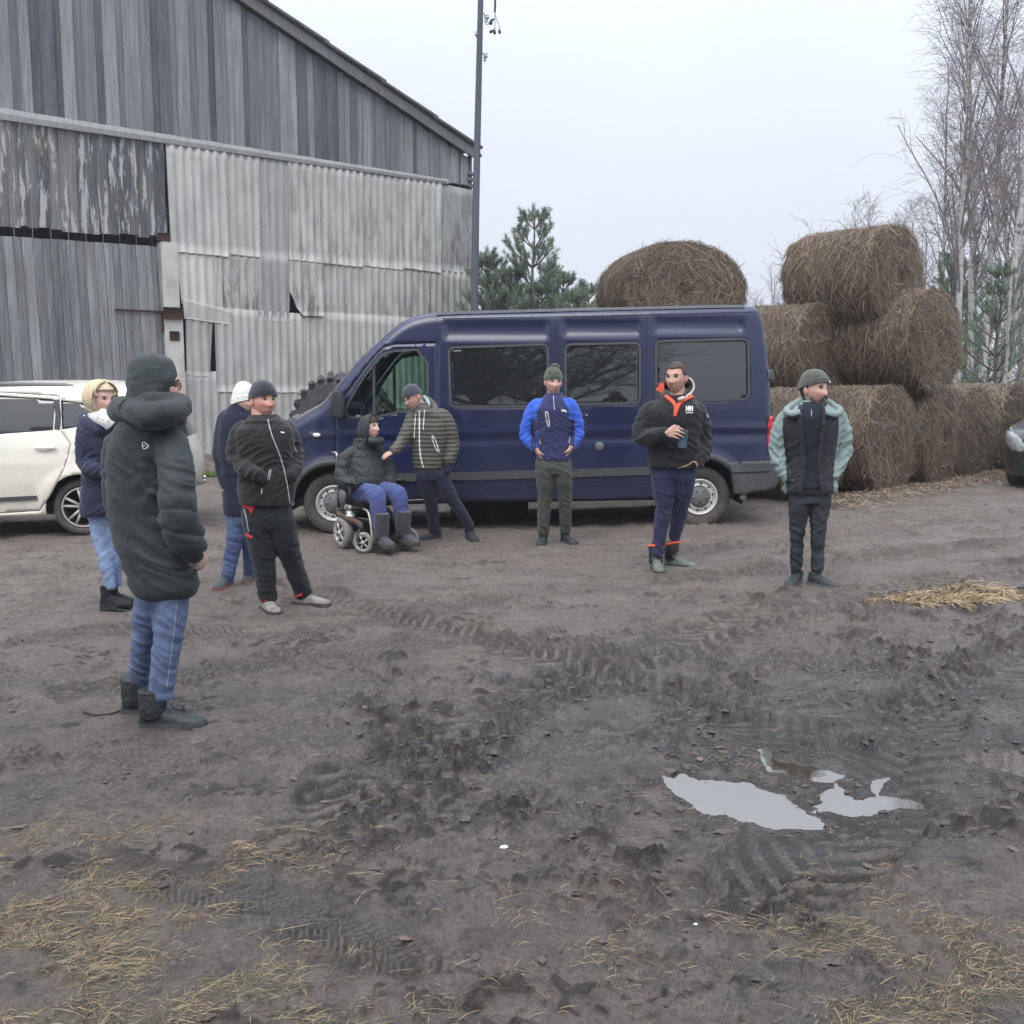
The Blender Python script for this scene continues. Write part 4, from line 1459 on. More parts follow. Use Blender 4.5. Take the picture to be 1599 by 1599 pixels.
ra = .435
zs = lambda a: V_.px(700, 784)[1] + slope * (a - V_.px(700, 784)[0])
sill = lambda a: (a, zs(a))
bottom = [(aR + ra * 1.02, zs(aR + ra) + .02)] + [p for p in arch(aR, ra, 18, 0, 180) if p[1] > zs(aR)] \
    + [sill(aR - ra * .98), sill(aF + ra * .98)] + [p for p in arch(aF, ra, 18, 0, 180) if p[1] > zs(aF)] + [(aF - ra * .98, zs(aF) + .03)]
body_poly = np.vstack([vo, bottom])
win_px = [[(701, 543), (855, 538), (855, 634), (704, 635)], [(883, 538), (999, 535.5), (999, 629), (884, 631)], [(1024, 533), (1168, 529.5), (1169, 622.5), (1025, 627)]]
wins = []
for L in win_px:
    P = V_.pxs(L, True)
    c = P.mean(0)
    Q = []
    for i in range(4):            # rounded corners
        p, a_, b_ = P[i], P[i - 1], P[(i + 1) % 4]
        r = .07
        pa = p + (a_ - p) / np.linalg.norm(a_ - p) * r; pb_ = p + (b_ - p) / np.linalg.norm(b_ - p) * r
        for t in np.linspace(0, 1, 6): Q.append((1 - t) ** 2 * pa + 2 * t * (1 - t) * p + t * t * pb_)
    wins.append(np.array(Q))
cabwin = chaikin(V_.pxs([(540, 652), (541, 634), (560, 600), (586, 563), (602, 548), (668, 545), (669, 636), (630, 641), (600, 649), (575, 653)], True), 1, True)
door = V_.pxs([(524, 722), (523, 646), (535, 622), (560, 588), (585, 556), (600, 541), (620, 537), (683, 535), (683, 778), (570, 784), (562, 752), (545, 733)], True)


def inset(P, d):
    P = np.asarray(P, float); c = P.mean(0); n = len(P); o = []
    s_ = 1 if sum(P[i - 1][0] * P[i][1] - P[i][0] * P[i - 1][1] for i in range(n)) > 0 else -1
    for i in range(n):
        a_, b_ = P[i] - P[i - 1], P[(i + 1) % n] - P[i]
        na = np.array([-a_[1], a_[0]]) / (np.linalg.norm(a_) + 1e-9); nb = np.array([-b_[1], b_[0]]) / (np.linalg.norm(b_) + 1e-9)
        m_ = na + nb; m_ /= max(.5, np.linalg.norm(m_)) ; o.append(P[i] + s_ * m_ * d)
    return np.array(o)


mb = MB()
for far in (False, True):
    V, F = V_.panel(body_poly, [door] + wins, .034, 0, .012, far); mb.add(V, F)
V, F, M = V_.shell(lambda p, m_: 1 if (p[1] < .95 - .1 and p[0] < -.6) else 0)
# windscreen is a pane of its own: skip those faces here
keep = [k for k, f in enumerate(F) if not (1.2 < V[f].mean(0)[2] < 2.16 and V[f].mean(0)[0] - van_O[0] < 1.0 and abs(V[f].mean(0)[1] - VY - .995) < .80)]
mb.add(V, [F[k] for k in keep]); mb.M[-len(keep):] = [M[k] for k in keep]
mb.build('body', [m_vpaint, m_plast], van)
for far in (False, True):
    V, F = V_.panel(inset(door, .007), [cabwin], .034, 0, .012, far)
    d_ = part('door', V, F, m_vpaint, van)
    V, F = V_.panel(inset(cabwin, -.02), [], .08, -.017, 0, far)
    part('door_window', V, F, m_clear, d_)
    mb = MB()
    V_.ribbon(V_.pxs([(584, 562), (584, 650)], True), .03, -.004, mb, far=far)
    V_.ribbon(inset(cabwin, .002), .024, .008, mb, far=far, closed=True)
    mb.build('window_seal', m_plast, d_, smooth=False)
    if not far:
        mb = MB()
        a_, z_ = V_.px(662, 668); p = V_.wpt(a_, V_.S(a_, z_) - .015, z_)
        mb.box(p, (.2, .03, .045), bev=.012)
        mb.build('door_handle', m_plast, d_)
for w_ in wins:
    for far in (False, True):
        V, F = V_.panel(inset(w_, -.02), [], .05, -.016, .004, far)
        wo = part('window', V, F, m_privacy, van)
        mb = MB(); V_.ribbon(inset(w_, -.002), .026, .008, mb, far=far, closed=True)
        mb.build('window_seal', m_plast, wo, smooth=False)
V, F, M = V_.shell(lambda p, m_: 0, off=-.006)
wk = [f for f in F if 1.18 < V[f].mean(0)[2] < 2.2 and V[f].mean(0)[0] - van_O[0] < 1.02 and abs(V[f].mean(0)[1] - VY - .995) < .83]
part('windscreen', V, wk, m_clear, van)
# trim
mb = MB()
L = V_.pxs([(604, 746), (820, 741), (1014, 735)], True); V_.ribbon(L, .085, .022, mb); 
mb.build('side_trim', m_plast, van, smooth=False)
mb = MB()
for c in (aF, aR):
    A = [p for p in arch(c, ra + .025, 24, 200, -20)]
    A = [p for p in A if p[1] > zs(p[0]) - .02]
    V_.ribbon(A, .07, .012, mb)
    mb.build('arch_trim', m_plast, van); mb = MB()
for c in (aF, aR):                                   # wheel housings
    A = arch(c, ra + .03, 20, 190, -10)
    V = []
    for dep in (.02, .75):
        for (x, z) in A: V.append(V_.wpt(x, dep, z))
    n = len(A); F = [[i, i + 1, n + i + 1, n + i] for i in range(n - 1)]
    F.append([n + i for i in range(n)])
    part('wheel_housing', V, F, m_dark, van, False)
mb = MB()
mb.box(V_.wpt((aF + aR) / 2 - .1, .995, zF + .05), (5.0, 1.7, .1), rot=[[1, 0, -slope], [0, 1, 0], [slope, 0, 1]])
mb.box(V_.wpt(1.7, .9, zF - .12), (.9, .5, .2), bev=.03)
mb.tube([V_.wpt(.4, 1.2, zF - .08), V_.wpt(2.2, 1.15, zF - .06), V_.wpt(4.6, 1.2, zF + .02)], .035, 8)
mb.tube([V_.wpt(aR, .2, zR), V_.wpt(aR, 1.8, zR)], .06, 10); mb.tube([V_.wpt(aF, .2, zF), V_.wpt(aF, 1.8, zF)], .05, 10)
mb.build('chassis', m_dark, van, smooth=False)
# bumper, lamps and small fittings
bp_ = V_.pxs([(1138, 722), (1212, 718.5), (1215.5, 727), (1215, 752), (1208, 763), (1180, 768), (1147, 772), (1143, 748)], False)
V, F = V_.panel(bp_, [], .03, .025, .06, edge=False); bump_o = part('rear_bumper', V, F, m_plast, van)
mb = MB(); V_.ribbon(V_.pxs([(1141, 738), (1214, 735)]), .012, .034, mb); mb.build('bumper_groove', m_dark, bump_o, smooth=False)
tl = V_.pxs([(1199, 651), (1209.5, 649), (1210, 706), (1198, 708)], False)
V, F = V_.panel(chaikin(tl, 1, True), [], .03, .012, .04, edge=False); part('tail_light', V, F, simple('red_lens', (.42, .012, .02), .12, coat=.5), van)
mb = MB()
for (x, y) in ((1205, 586),):
    a_, z_ = V_.px(x, y, False); mb.box(V_.wpt(a_ - .01, .07, z_), (.09, .05, .12), bev=.015)
mb.build('rear_hinge', m_plast, van)
ind = V_.pxs([(482, 674), (501, 675), (503, 685), (492, 686)], True)
V, F = V_.panel(ind, [], .03, .004, .01); ih = part('indicator', V, F, m_plast, van)
V, F = V_.panel(chaikin(V_.pxs([(488, 676.5), (500, 676.5), (501, 682), (490, 682.5)], True), 2, True), [], .03, .010, .01); part('indicator_lens', V, F, simple('clear_lens', (.75, .75, .72), .15), ih)
a_, z_ = V_.px(936, 697); mb = MB()
mb.lathe([(.0, .012), (.03, .012), (.045, .006), (.05, -.004)], 20, V_.wpt(a_, V_.S(a_, z_), z_), (0, -1, 0)); mb.build('fuel_lock', m_hub, van)
a_, z_ = V_.px(916, 648); mb = MB(); mb.ell(V_.wpt(a_, V_.S(a_, z_) - .001, z_), (.009, .004, .006)); mb.build('paint_chip', simple('chip', (.6, .6, .6), .6), van)
mb = MB()
for L in (((683, 497), (683, 536)), ((869, 497), (868, 640), (866, 738)), ((1010, 494), (1010, 640), (1009, 730)), ((690, 497.5), (950, 493), (1186, 487.5)), ((640, 768), (820, 762), (1030, 755))):
    V_.ribbon(V_.pxs(L, True), .007, .0015, mb)
mb.build('panel_seam', m_dark, van, smooth=False)
mb = MB()
for far in (False, True):
    a0, z0 = V_.px(680, 487); a1, z1 = V_.px(1165, 476)
    T = vo[(vo[:, 0] > a0) & (vo[:, 0] < a1) & (vo[:, 1] > 1.5)]
    V_.ribbon(T + np.array([0, -.012]), .03, .012, mb, far=far)
mb.build('roof_gutter', m_plast, van, smooth=False)
mb = MB()
q = V_.pxs([(531, 606), (541, 618), (541.5, 646), (538, 655), (524, 653), (521, 640), (523, 612)], True)
V, F = V_.panel(chaikin(q, 2, True), [], .04, .17, .12, edge=False); mb.add(V, F)
a_, z_ = V_.px(531, 640); mb.tube([V_.wpt(a_, .06, z_ - .02), V_.wpt(a_, -.12, z_)], .05, 10)
mb.build('wing_mirror', simple('mirror_plastic', (.02, .022, .026), .5, var=.1), van)
for c in (aF, aR):
    cz = zF + slope * (c - aF)
    wheel(van, V_.wpt(c, .045, cz), (0, -1, 0), .338, .215, 'van')
    wheel(van, V_.wpt(c, 1.945, cz), (0, 1, 0), .338, .215, 'van')
# cab interior seen through the clear windows
mb = MB()
dash = V_.wpt(.28, .995, zF + .62)
mb.box(dash, (.5, 1.6, .28), bev=.08)
mb.build('dashboard', simple('dash_plastic', (.05, .055, .06), .7), van)
mb = MB()
c_ = V_.wpt(.66, .5, zF + .86); nrm = np.array([.55, 0, .83])
e1 = np.array([0, 1., 0]); e2 = np.cross(nrm, e1)
mb.tube([c_ + .2 * (e1 * math.cos(t) + e2 * math.sin(t)) for t in np.linspace(0, 2 * math.pi, 33)], .016, 8, caps=False)
for t in (.2, 2.9, 4.7): mb.tube([c_ - nrm * .05, c_ + .19 * (e1 * math.cos(t) + e2 * math.sin(t))], .016, 6)
mb.tube([c_ - nrm * .04, dash], .035, 8)
mb.build('steering_wheel', m_seat, van)
for dep in (.5, 1.45):
    mb = MB()
    p = V_.wpt(1.22, dep, zF + .38)
    mb.box(p, (.5, .48, .16), bev=.06); 
    rot = [[.97, 0, .2], [0, 1, 0], [-.2, 0, .97]]
    mb.box(p + np.array([.30, 0, .38]), (.13, .48, .7), rot=rot, bev=.05); mb.box(p + np.array([.40, 0, .84]), (.1, .26, .18), rot=rot, bev=.04)
    mb.build('seat', m_seat, van)
mb = MB(); mb.box(V_.wpt(1.75, .995, zF + 1.0), (.03, 1.7, .9)); mb.build('bulkhead', m_seat, van, smooth=False)

# ------------------------------------------------------------------ the ivory car on the left
ca = R(11)
cu = (math.cos(ca), math.sin(ca), 0)
cg = G(120, 838)
car = thing('estate_car', 'muddy ivory estate car with roof rails behind the blonde woman', 'car', (cg[0] - 1.2, cg[1] + .8, cg[2]))
C_ = Veh(np.array([cg[0], cg[1], 0.]), cu, 1.80, [(0, 0), (1, 1)], lambda a, z: 0 * a)
rw = C_.px(128, 793, False)
g0 = cg[2]
rear = [C_.px(*p, False) for p in ((110, 600), (160, 600), (204, 605), (236, 619), (257, 640), (271, 662), (285, 690), (293, 712), (297, 735), (297, 752), (288, 768))]
front = [(rw[0] - 3.62, g0 + .22), (rw[0] - 3.72, g0 + .42), (rw[0] - 3.70, g0 + .62), (rw[0] - 3.55, g0 + .84), (rw[0] - 3.1, g0 + .98), (rw[0] - 2.55, g0 + 1.06), (rw[0] - 2.1, g0 + 1.33), (rw[0] - 1.7, g0 + 1.54), (rw[0] - 1.3, g0 + 1.63), (rw[0] - .7, rear[0][1] - .004)]
co = np.array(front + rear)
co = np.vstack([co[:1], resample(chaikin(co, 2), .05)[1:-1], co[-1:]])
c_ax = rw[1]


def car_s(a, z):
    h = z - g0
    y = .20 * np.clip((h - .95) / .70, 0, 1) ** 1.15
    y = y + .05 * np.clip((.62 - h) / .4, 0, 1) ** 1.5 + .02 * sst(.80, .95, h)
    y = y + .22 * np.clip((-2.95 - (a - rw[0])) / .8, 0, 1) ** 2
    y = y + .20 * np.clip(((a - rw[0]) - .45) / .75, 0, 1) ** 2
    for c in (rw[0], rw[0] - 2.66):
        d = np.hypot(a - c, z - c_ax); y = y - .03 * sst(.52, .38, d) * (h < .95)
    return y


CV = Veh(C_.O, cu, 1.80, co, car_s, er=.09, bulge=lambda a, z: .10 if a < rw[0] - 3 else (.05 if z - g0 > 1.3 else .035))
m_ivory = simple('ivory_paint', (.70, .68, .60), .28, var=.05, vscale=2, coat=.6, dirt=((.40, .335, .25), g0 + .1, g0 + 1.1, .55))
cr_ = .375


def carch(c, r, a0, a1, n=18): return [(c + r * math.cos(R(a0 + (a1 - a0) * k / n)), c_ax + r * math.sin(R(a0 + (a1 - a0) * k / n))) for k in range(n + 1)]


zsl = CV.px(20, 806, False)[1]
fx = rw[0] - 2.66
bot = [(rw[0] + cr_, zsl + .05)] + [p for p in carch(rw[0], cr_, 0, 180) if p[1] > zsl] + [(rw[0] - cr_, zsl), (fx + cr_, zsl)] + [p for p in carch(fx, cr_, 0, 180) if p[1] > zsl] + [(fx - cr_, zsl + .02)]
cpoly = np.vstack([co, bot])
w_rear = CV.pxs([(-95, 620), (-60, 617), (0, 618), (86, 624), (83, 672), (0, 678), (-90, 680)], True)
w_q = CV.pxs([(95, 625), (150, 633), (172, 645), (150, 662), (97, 671)], True)
w_fr = CV.pxs([(-103, 620), (-98, 680), (-230, 684), (-195, 655), (-150, 630)], True)
dr = CV.pxs([(-97, 612), (0, 612), (92, 618), (96, 673), (111, 694), (104, 722), (92, 750), (78, 776), (62, 798), (0, 802), (-95, 806)], True)
mb = MB()
for far in (False, True):
    V, F = CV.panel(cpoly, [dr, w_q, w_fr], .034, 0, .012, far); mb.add(V, F)
V, F, M = CV.shell(lambda p, m_: 1 if (abs(m_) < .86 and ((p[0] < rw[0] - 1.7 and g0 + 1.08 < p[1]) or (p[0] > rw[0] + .6 and g0 + 1.05 < p[1] < g0 + 1.5))) else (2 if p[1] < g0 + .38 else 0))
mb.add(V, F); mb.M[-len(F):] = M
mb.build('body', [m_ivory, m_privacy, m_plast], car)
for far in (False, True):
    V, F = CV.panel(inset(dr, .006), [w_rear], .034, 0, .012, far); d_ = part('door', V, F, m_ivory, car)
    V, F = CV.panel(inset(w_rear, -.02), [], .05, -.016, .004, far); part('door_window', V, F, m_privacy, d_)
    if not far:
        mb = MB(); a_, z_ = CV.px(71, 699); p = CV.wpt(a_, CV.S(a_, z_) - .03, z_)
        rot = [[cu[0], -cu[1], 0], [cu[1], cu[0], 0], [0, 0, 1]]
        mb.box(p, (.23, .022, .035), rot=rot, bev=.01); mb.ell(p + CV.v * .012, (.07, .012, .045), rot=rot)
        mb.build('door_handle', m_ivory, d_)
        mb = MB(); CV.ribbon(CV.pxs([(-92, 786), (0, 780), (58, 777)], True), .045, .018, mb); mb.build('side_moulding', m_plast, d_, smooth=False)
    for w_ in (w_q, w_fr):
        V, F = CV.panel(inset(w_, -.02), [], .05, -.016, .004, far); part('window', V, F, m_privacy, car)
    mb = MB(); CV.ribbon(CV.pxs([(88, 624), (91, 648), (89, 671)], True), .06, .003, mb, far=far)
    mb.build('door_pillar', m_blk, car, smooth=False)
    mb = MB()
    L = CV.pxs([(-150, 606), (-60, 603.5), (0, 602), (60, 603), (100, 604), (116, 607)], False)
    P = resample(L, .06)
    mb.tube(CV.wpt(P[:, 0], P[:, 0] * 0 + .28, P[:, 1] + .012, far), .028, 8)
    for q_ in (0, len(P) // 2, len(P) - 1): mb.tube([CV.wpt(P[q_, 0], .28, P[q_, 1] - .08, far), CV.wpt(P[q_, 0], .28, P[q_, 1] + .01, far)], .028, 8)
    mb.build('roof_rail', simple('rail_grey', (.12, .125, .13), .5), car)
for c in (rw[0], fx):
    A = carch(c, cr_ + .02, 190, -10, 20); n = len(A); V = []
    for dep in (.03, .6):
        for (x, z) in A: V.append(CV.wpt(x, dep, z))
    part('wheel_housing', V, [[i, i + 1, n + i + 1, n + i] for i in range(n - 1)] + [[n + i for i in range(n)]], m_dark, car, False)
    wheel(car, CV.wpt(c, .045, c_ax), -CV.v, .318, .205, 'car'); wheel(car, CV.wpt(c, 1.755, c_ax), CV.v, .318, .205, 'car')
mb = MB(); mb.box(CV.wpt(rw[0] - 1.33, .9, g0 + .3), (3.9, 1.5, .12), rot=[[cu[0], -cu[1], 0], [cu[1], cu[0], 0], [0, 0, 1]]); mb.build('floor_pan', m_dark, car, smooth=False)
mb = MB(); a_, z_ = CV.px(301, 757, False); p = CV.wpt(a_ + .06, .9, z_)
mb.tube([p - CV.u * .35 + np.array([0, 0, -.05]), p - CV.u * .05 + np.array([0, 0, -.05]), p - np.array([0, 0, .03]), p], .018, 8); mb.ell(p + np.array([0, 0, .02]), (.026, .026, .026))
mb.build('tow_ball', simple('chrome', (.7, .7, .7), .2, metal=1), car)
tlp = CV.pxs([(252, 655), (266, 664), (280, 695), (273, 704), (258, 690)], False)
for far in (False, True):
    V, F = CV.panel(tlp, [], .03, .006, .03, far); part('tail_light', V, F, simple('red_lens', (.42, .012, .02), .12), car)

# ------------------------------------------------------------------ dark car at the right edge
dyaw = R(48)
du_ = np.array([math.cos(dyaw), math.sin(dyaw), 0])
dg = float(base_z(7.5)) - .02
DO = np.array([8.08, 13.25, 0.])
dcar = thing('saloon_car', 'dark green saloon car nosing in beside the hay bales', 'car', (9.3, 16.0, dg))
dout = [(.06, .2), (-.06, .36), (-.08, .56), (.0, .68), (.28, .80), (.8, .90), (1.2, .96), (1.75, 1.26), (2.15, 1.40), (2.9, 1.43), (3.5, 1.34), (4.0, 1.02), (4.4, .98), (4.5, .8), (4.52, .45), (4.45, .22)]
do_ = np.array([(a, z + dg) for a, z in dout]); do_ = np.vstack([do_[:1], resample(chaikin(do_, 2), .025)[1:-1], do_[-1:]])


def dc_s(a, z):
    h = z - dg
    return .24 * np.clip((h - .85) / .6, 0, 1) ** 1.1 + .04 * np.clip((.6 - h) / .4, 0, 1) + .38 * np.clip((.75 - a) / .8, 0, 1) ** 2 + .2 * np.clip((a - 3.9) / .6, 0, 1) ** 2


DV = Veh(DO, du_, 1.78, do_, dc_s, er=.09, bulge=lambda a, z: .14 if a < .3 else .05)
m_dgreen = simple('dark_green_paint', (.02, .028, .03), .3, var=.05, coat=.6, dirt=((.13, .11, .095), dg, dg + .6, .35))
dcx = dg + .31
da = lambda c: [(c + .36 * math.cos(R(180 * k / 14)), dcx + .36 * math.sin(R(180 * k / 14))) for k in range(15)]
dpoly = np.vstack([do_, [(3.95, dg + .2)], [p for p in da(3.5) if p[1] > dg + .2], [(3.1, dg + .2), (1.2, dg + .2)], [p for p in da(.82) if p[1] > dg + .2], [(.44, dg + .2)]])
dw = [np.array([(1.5, .96), (1.95, 1.28), (2.5, 1.33), (2.5, .97)]) + [0, dg], np.array([(2.58, .97), (2.58, 1.33), (3.2, 1.28), (3.55, 1.0)]) + [0, dg]]
mb = MB()
for far in (False, True):
    V, F = DV.panel(dpoly, dw, .05, 0, .012, far); mb.add(V, F)
V, F, M = DV.shell(lambda p, m_: 1 if abs(m_) < .86 and p[1] > dg + 1.0 and (1.2 < p[0] < 2.1 or p[0] > 3.4) else (2 if p[1] < dg + .34 and p[0] < .3 else 0)); mb.add(V, F); mb.M[-len(F):] = M
mb.build('body', [m_dgreen, m_privacy, m_plast], dcar)
for far in (False, True):
    for w_ in dw:
        V, F = DV.panel(inset(w_, -.02), [], .06, -.016, .004, far); part('window', V, F, m_privacy, dcar)
    V, F = DV.panel(np.array([(-.06, .53), (-.05, .62), (.10, .73), (.30, .79), (.50, .80), (.46, .66), (.20, .55)]) + [0, dg], [], .03, .008, .02, far, edge=True)
    part('headlight', V, F, simple('headlamp_lens', (.30, .32, .33), .12, var=.35, vscale=9), dcar)
    for c in (.82, 3.5): wheel(dcar, DV.wpt(c, .045 if not far else 1.735, dcx), -DV.v if not far else DV.v, .31, .2, 'car')
V, F, M = DV.shell(lambda p, m_: 0, 56, off=.012)
part('headlight', V, [f for f in F if dg + .52 < V[f].mean(0)[2] < dg + .73 and (V[f].mean(0) - DO) @ du_ < .1 and .62 < abs((V[f].mean(0) - DO) @ DV.v - .89)], MATS['headlamp_lens'], dcar)
part('bumper_strip', V, [f for f in F if dg + .33 < V[f].mean(0)[2] < dg + .40 and (V[f].mean(0) - DO) @ du_ < .12], m_blk, dcar)
part('grille', V, [f for f in F if dg + .40 < V[f].mean(0)[2] < dg + .66 and (V[f].mean(0) - DO) @ du_ < .1 and abs((V[f].mean(0) - DO) @ DV.v - .89) < .42], m_blk, dcar)
mb = MB(); mb.box(DV.wpt(2.2, .89, dg + .3), (3.9, 1.4, .12), rot=[[du_[0], -du_[1], 0], [du_[1], du_[0], 0], [0, 0, 1]]); mb.build('floor_pan', m_dark, dcar, smooth=False)

# ------------------------------------------------------------------ big tractor tyre leaning behind the minibus
ty = thing('tractor_tyre', 'huge lugged tractor tyre standing between minibus and barn', 'tyre', at_y(530, 740, 14.4))
tc_ = at_y(534, 677, 14.4); tr = .83
tax = np.array([-.55, -.83, .08]); tax /= np.linalg.norm(tax)
mb = MB()
mb.lathe([(tr * .55, -.2), (tr * .58, -.24), (tr * .8, -.26), (tr * .93, -.22), (tr * .955, -.1), (tr * .955, .1), (tr * .93, .22), (tr * .8, .26), (tr * .58, .24), (tr * .55, .2)], 64, tc_, tax)
te1 = np.cross(tax, [0, 0, 1.]); te1 /= np.linalg.norm(te1); te2 = np.cross(tax, te1)
for k in range(26):
    for sg in (-1, 1):
        a0 = 2 * math.pi * (k + (.5 if sg > 0 else 0)) / 26
        pts_ = []
        for t in np.linspace(0, 1, 6):
            a = a0 + .30 * (1 - t)
            rr_ = tr * (1.0 if t < .8 else .97 - .09 * (t - .8) * 5)
            pts_.append(tc_ + tax * sg * (.0 + .27 * t) + rr_ * .985 * (te1 * math.cos(a) + te2 * math.sin(a)))
        mb.tube(pts_, [.036, .040, .044, .048, .052, .052], 6)
mb.build('tread', simple('old_rubber', (.05, .052, .054), .8, var=.3, vscale=6, bump=.3, bscale=30), ty, smooth=False)
mb = MB(); mb.lathe([(tr * .56, -.18), (tr * .56, -.1), (tr * .5, -.06), (tr * .2, -.02), (0, -.02)], 40, tc_, tax); mb.lathe([(tr * .56, .18), (tr * .56, .1), (tr * .5, .06), (tr * .2, .02), (0, .02)], 40, tc_, tax)
mb.build('rim', simple('tractor_rim', (.25, .24, .22), .6, var=.3), ty)
# ================================================================== hay bales
BA = R(43)
bn = np.array([math.sin(BA), -math.cos(BA), 0]); br = np.array([math.cos(BA), math.sin(BA), 0])


def hay_mat():
    m, nt, b = node_mat('bale_hay')
    L = nt.links.new
    tc = nd(nt, 'ShaderNodeTexCoord')
    oi = nd(nt, 'ShaderNodeObjectInfo')
    va = nd(nt, 'ShaderNodeVectorMath', operation='SCALE'); va.inputs[0].default_value = (9, 5, 7); L(oi.outputs['Random'], va.inputs['Scale'])
    ad = nd(nt, 'ShaderNodeVectorMath', operation='ADD'); L(tc.outputs['Object'], ad.inputs[0]); L(va.outputs[0], ad.inputs[1])
    a = nd(nt, 'ShaderNodeTexNoise', i_Scale=24, i_Detail=8, i_Roughness=.75, i_Distortion=1.2); L(ad.outputs[0], a.inputs['Vector'])
    c = nd(nt, 'ShaderNodeTexNoise', i_Scale=2.4, i_Detail=5, i_Roughness=.6); L(ad.outputs[0], c.inputs['Vector'])
    r = nd(nt, 'ShaderNodeValToRGB'); e = r.color_ramp.elements
    e[0].position = .3; e[0].color = (.042, .033, .027, 1); e[1].position = .72; e[1].color = (.28, .22, .165, 1)
    k = e.new(.52); k.color = (.13, .102, .078, 1)
    L(a.outputs['Fac'], r.inputs[0])
    mx = nd(nt, 'ShaderNodeMix', data_type='RGBA', blend_type='MULTIPLY'); mx.inputs[0].default_value = 1
    r2 = nd(nt, 'ShaderNodeValToRGB'); e = r2.color_ramp.elements; e[0].position = .3; e[0].color = (.7, .66, .64, 1); e[1].position = .7; e[1].color = (1.25, 1.18, 1.05, 1)
    L(c.outputs['Fac'], r2.inputs[0]); L(r.outputs[0], mx.inputs[6]); L(r2.outputs[0], mx.inputs[7])
    L(mx.outputs[2], b.inputs['Base Color']); b.inputs['Roughness'].default_value = .95; b.inputs['Specular IOR Level'].default_value = .15
    bp = nd(nt, 'ShaderNodeBump', i_Strength=1, i_Distance=.05); L(a.outputs['Fac'], bp.inputs['Height']); L(bp.outputs[0], b.inputs['Normal'])
    return m


m_bale = hay_mat()
m_strand = attr_mat('hay_strand', [(0, (.05, .038, .030)), (.45, (.175, .132, .095)), (.8, (.31, .245, .175)), (1, (.48, .385, .27))], .9)
BR, BL = .74, 1.32


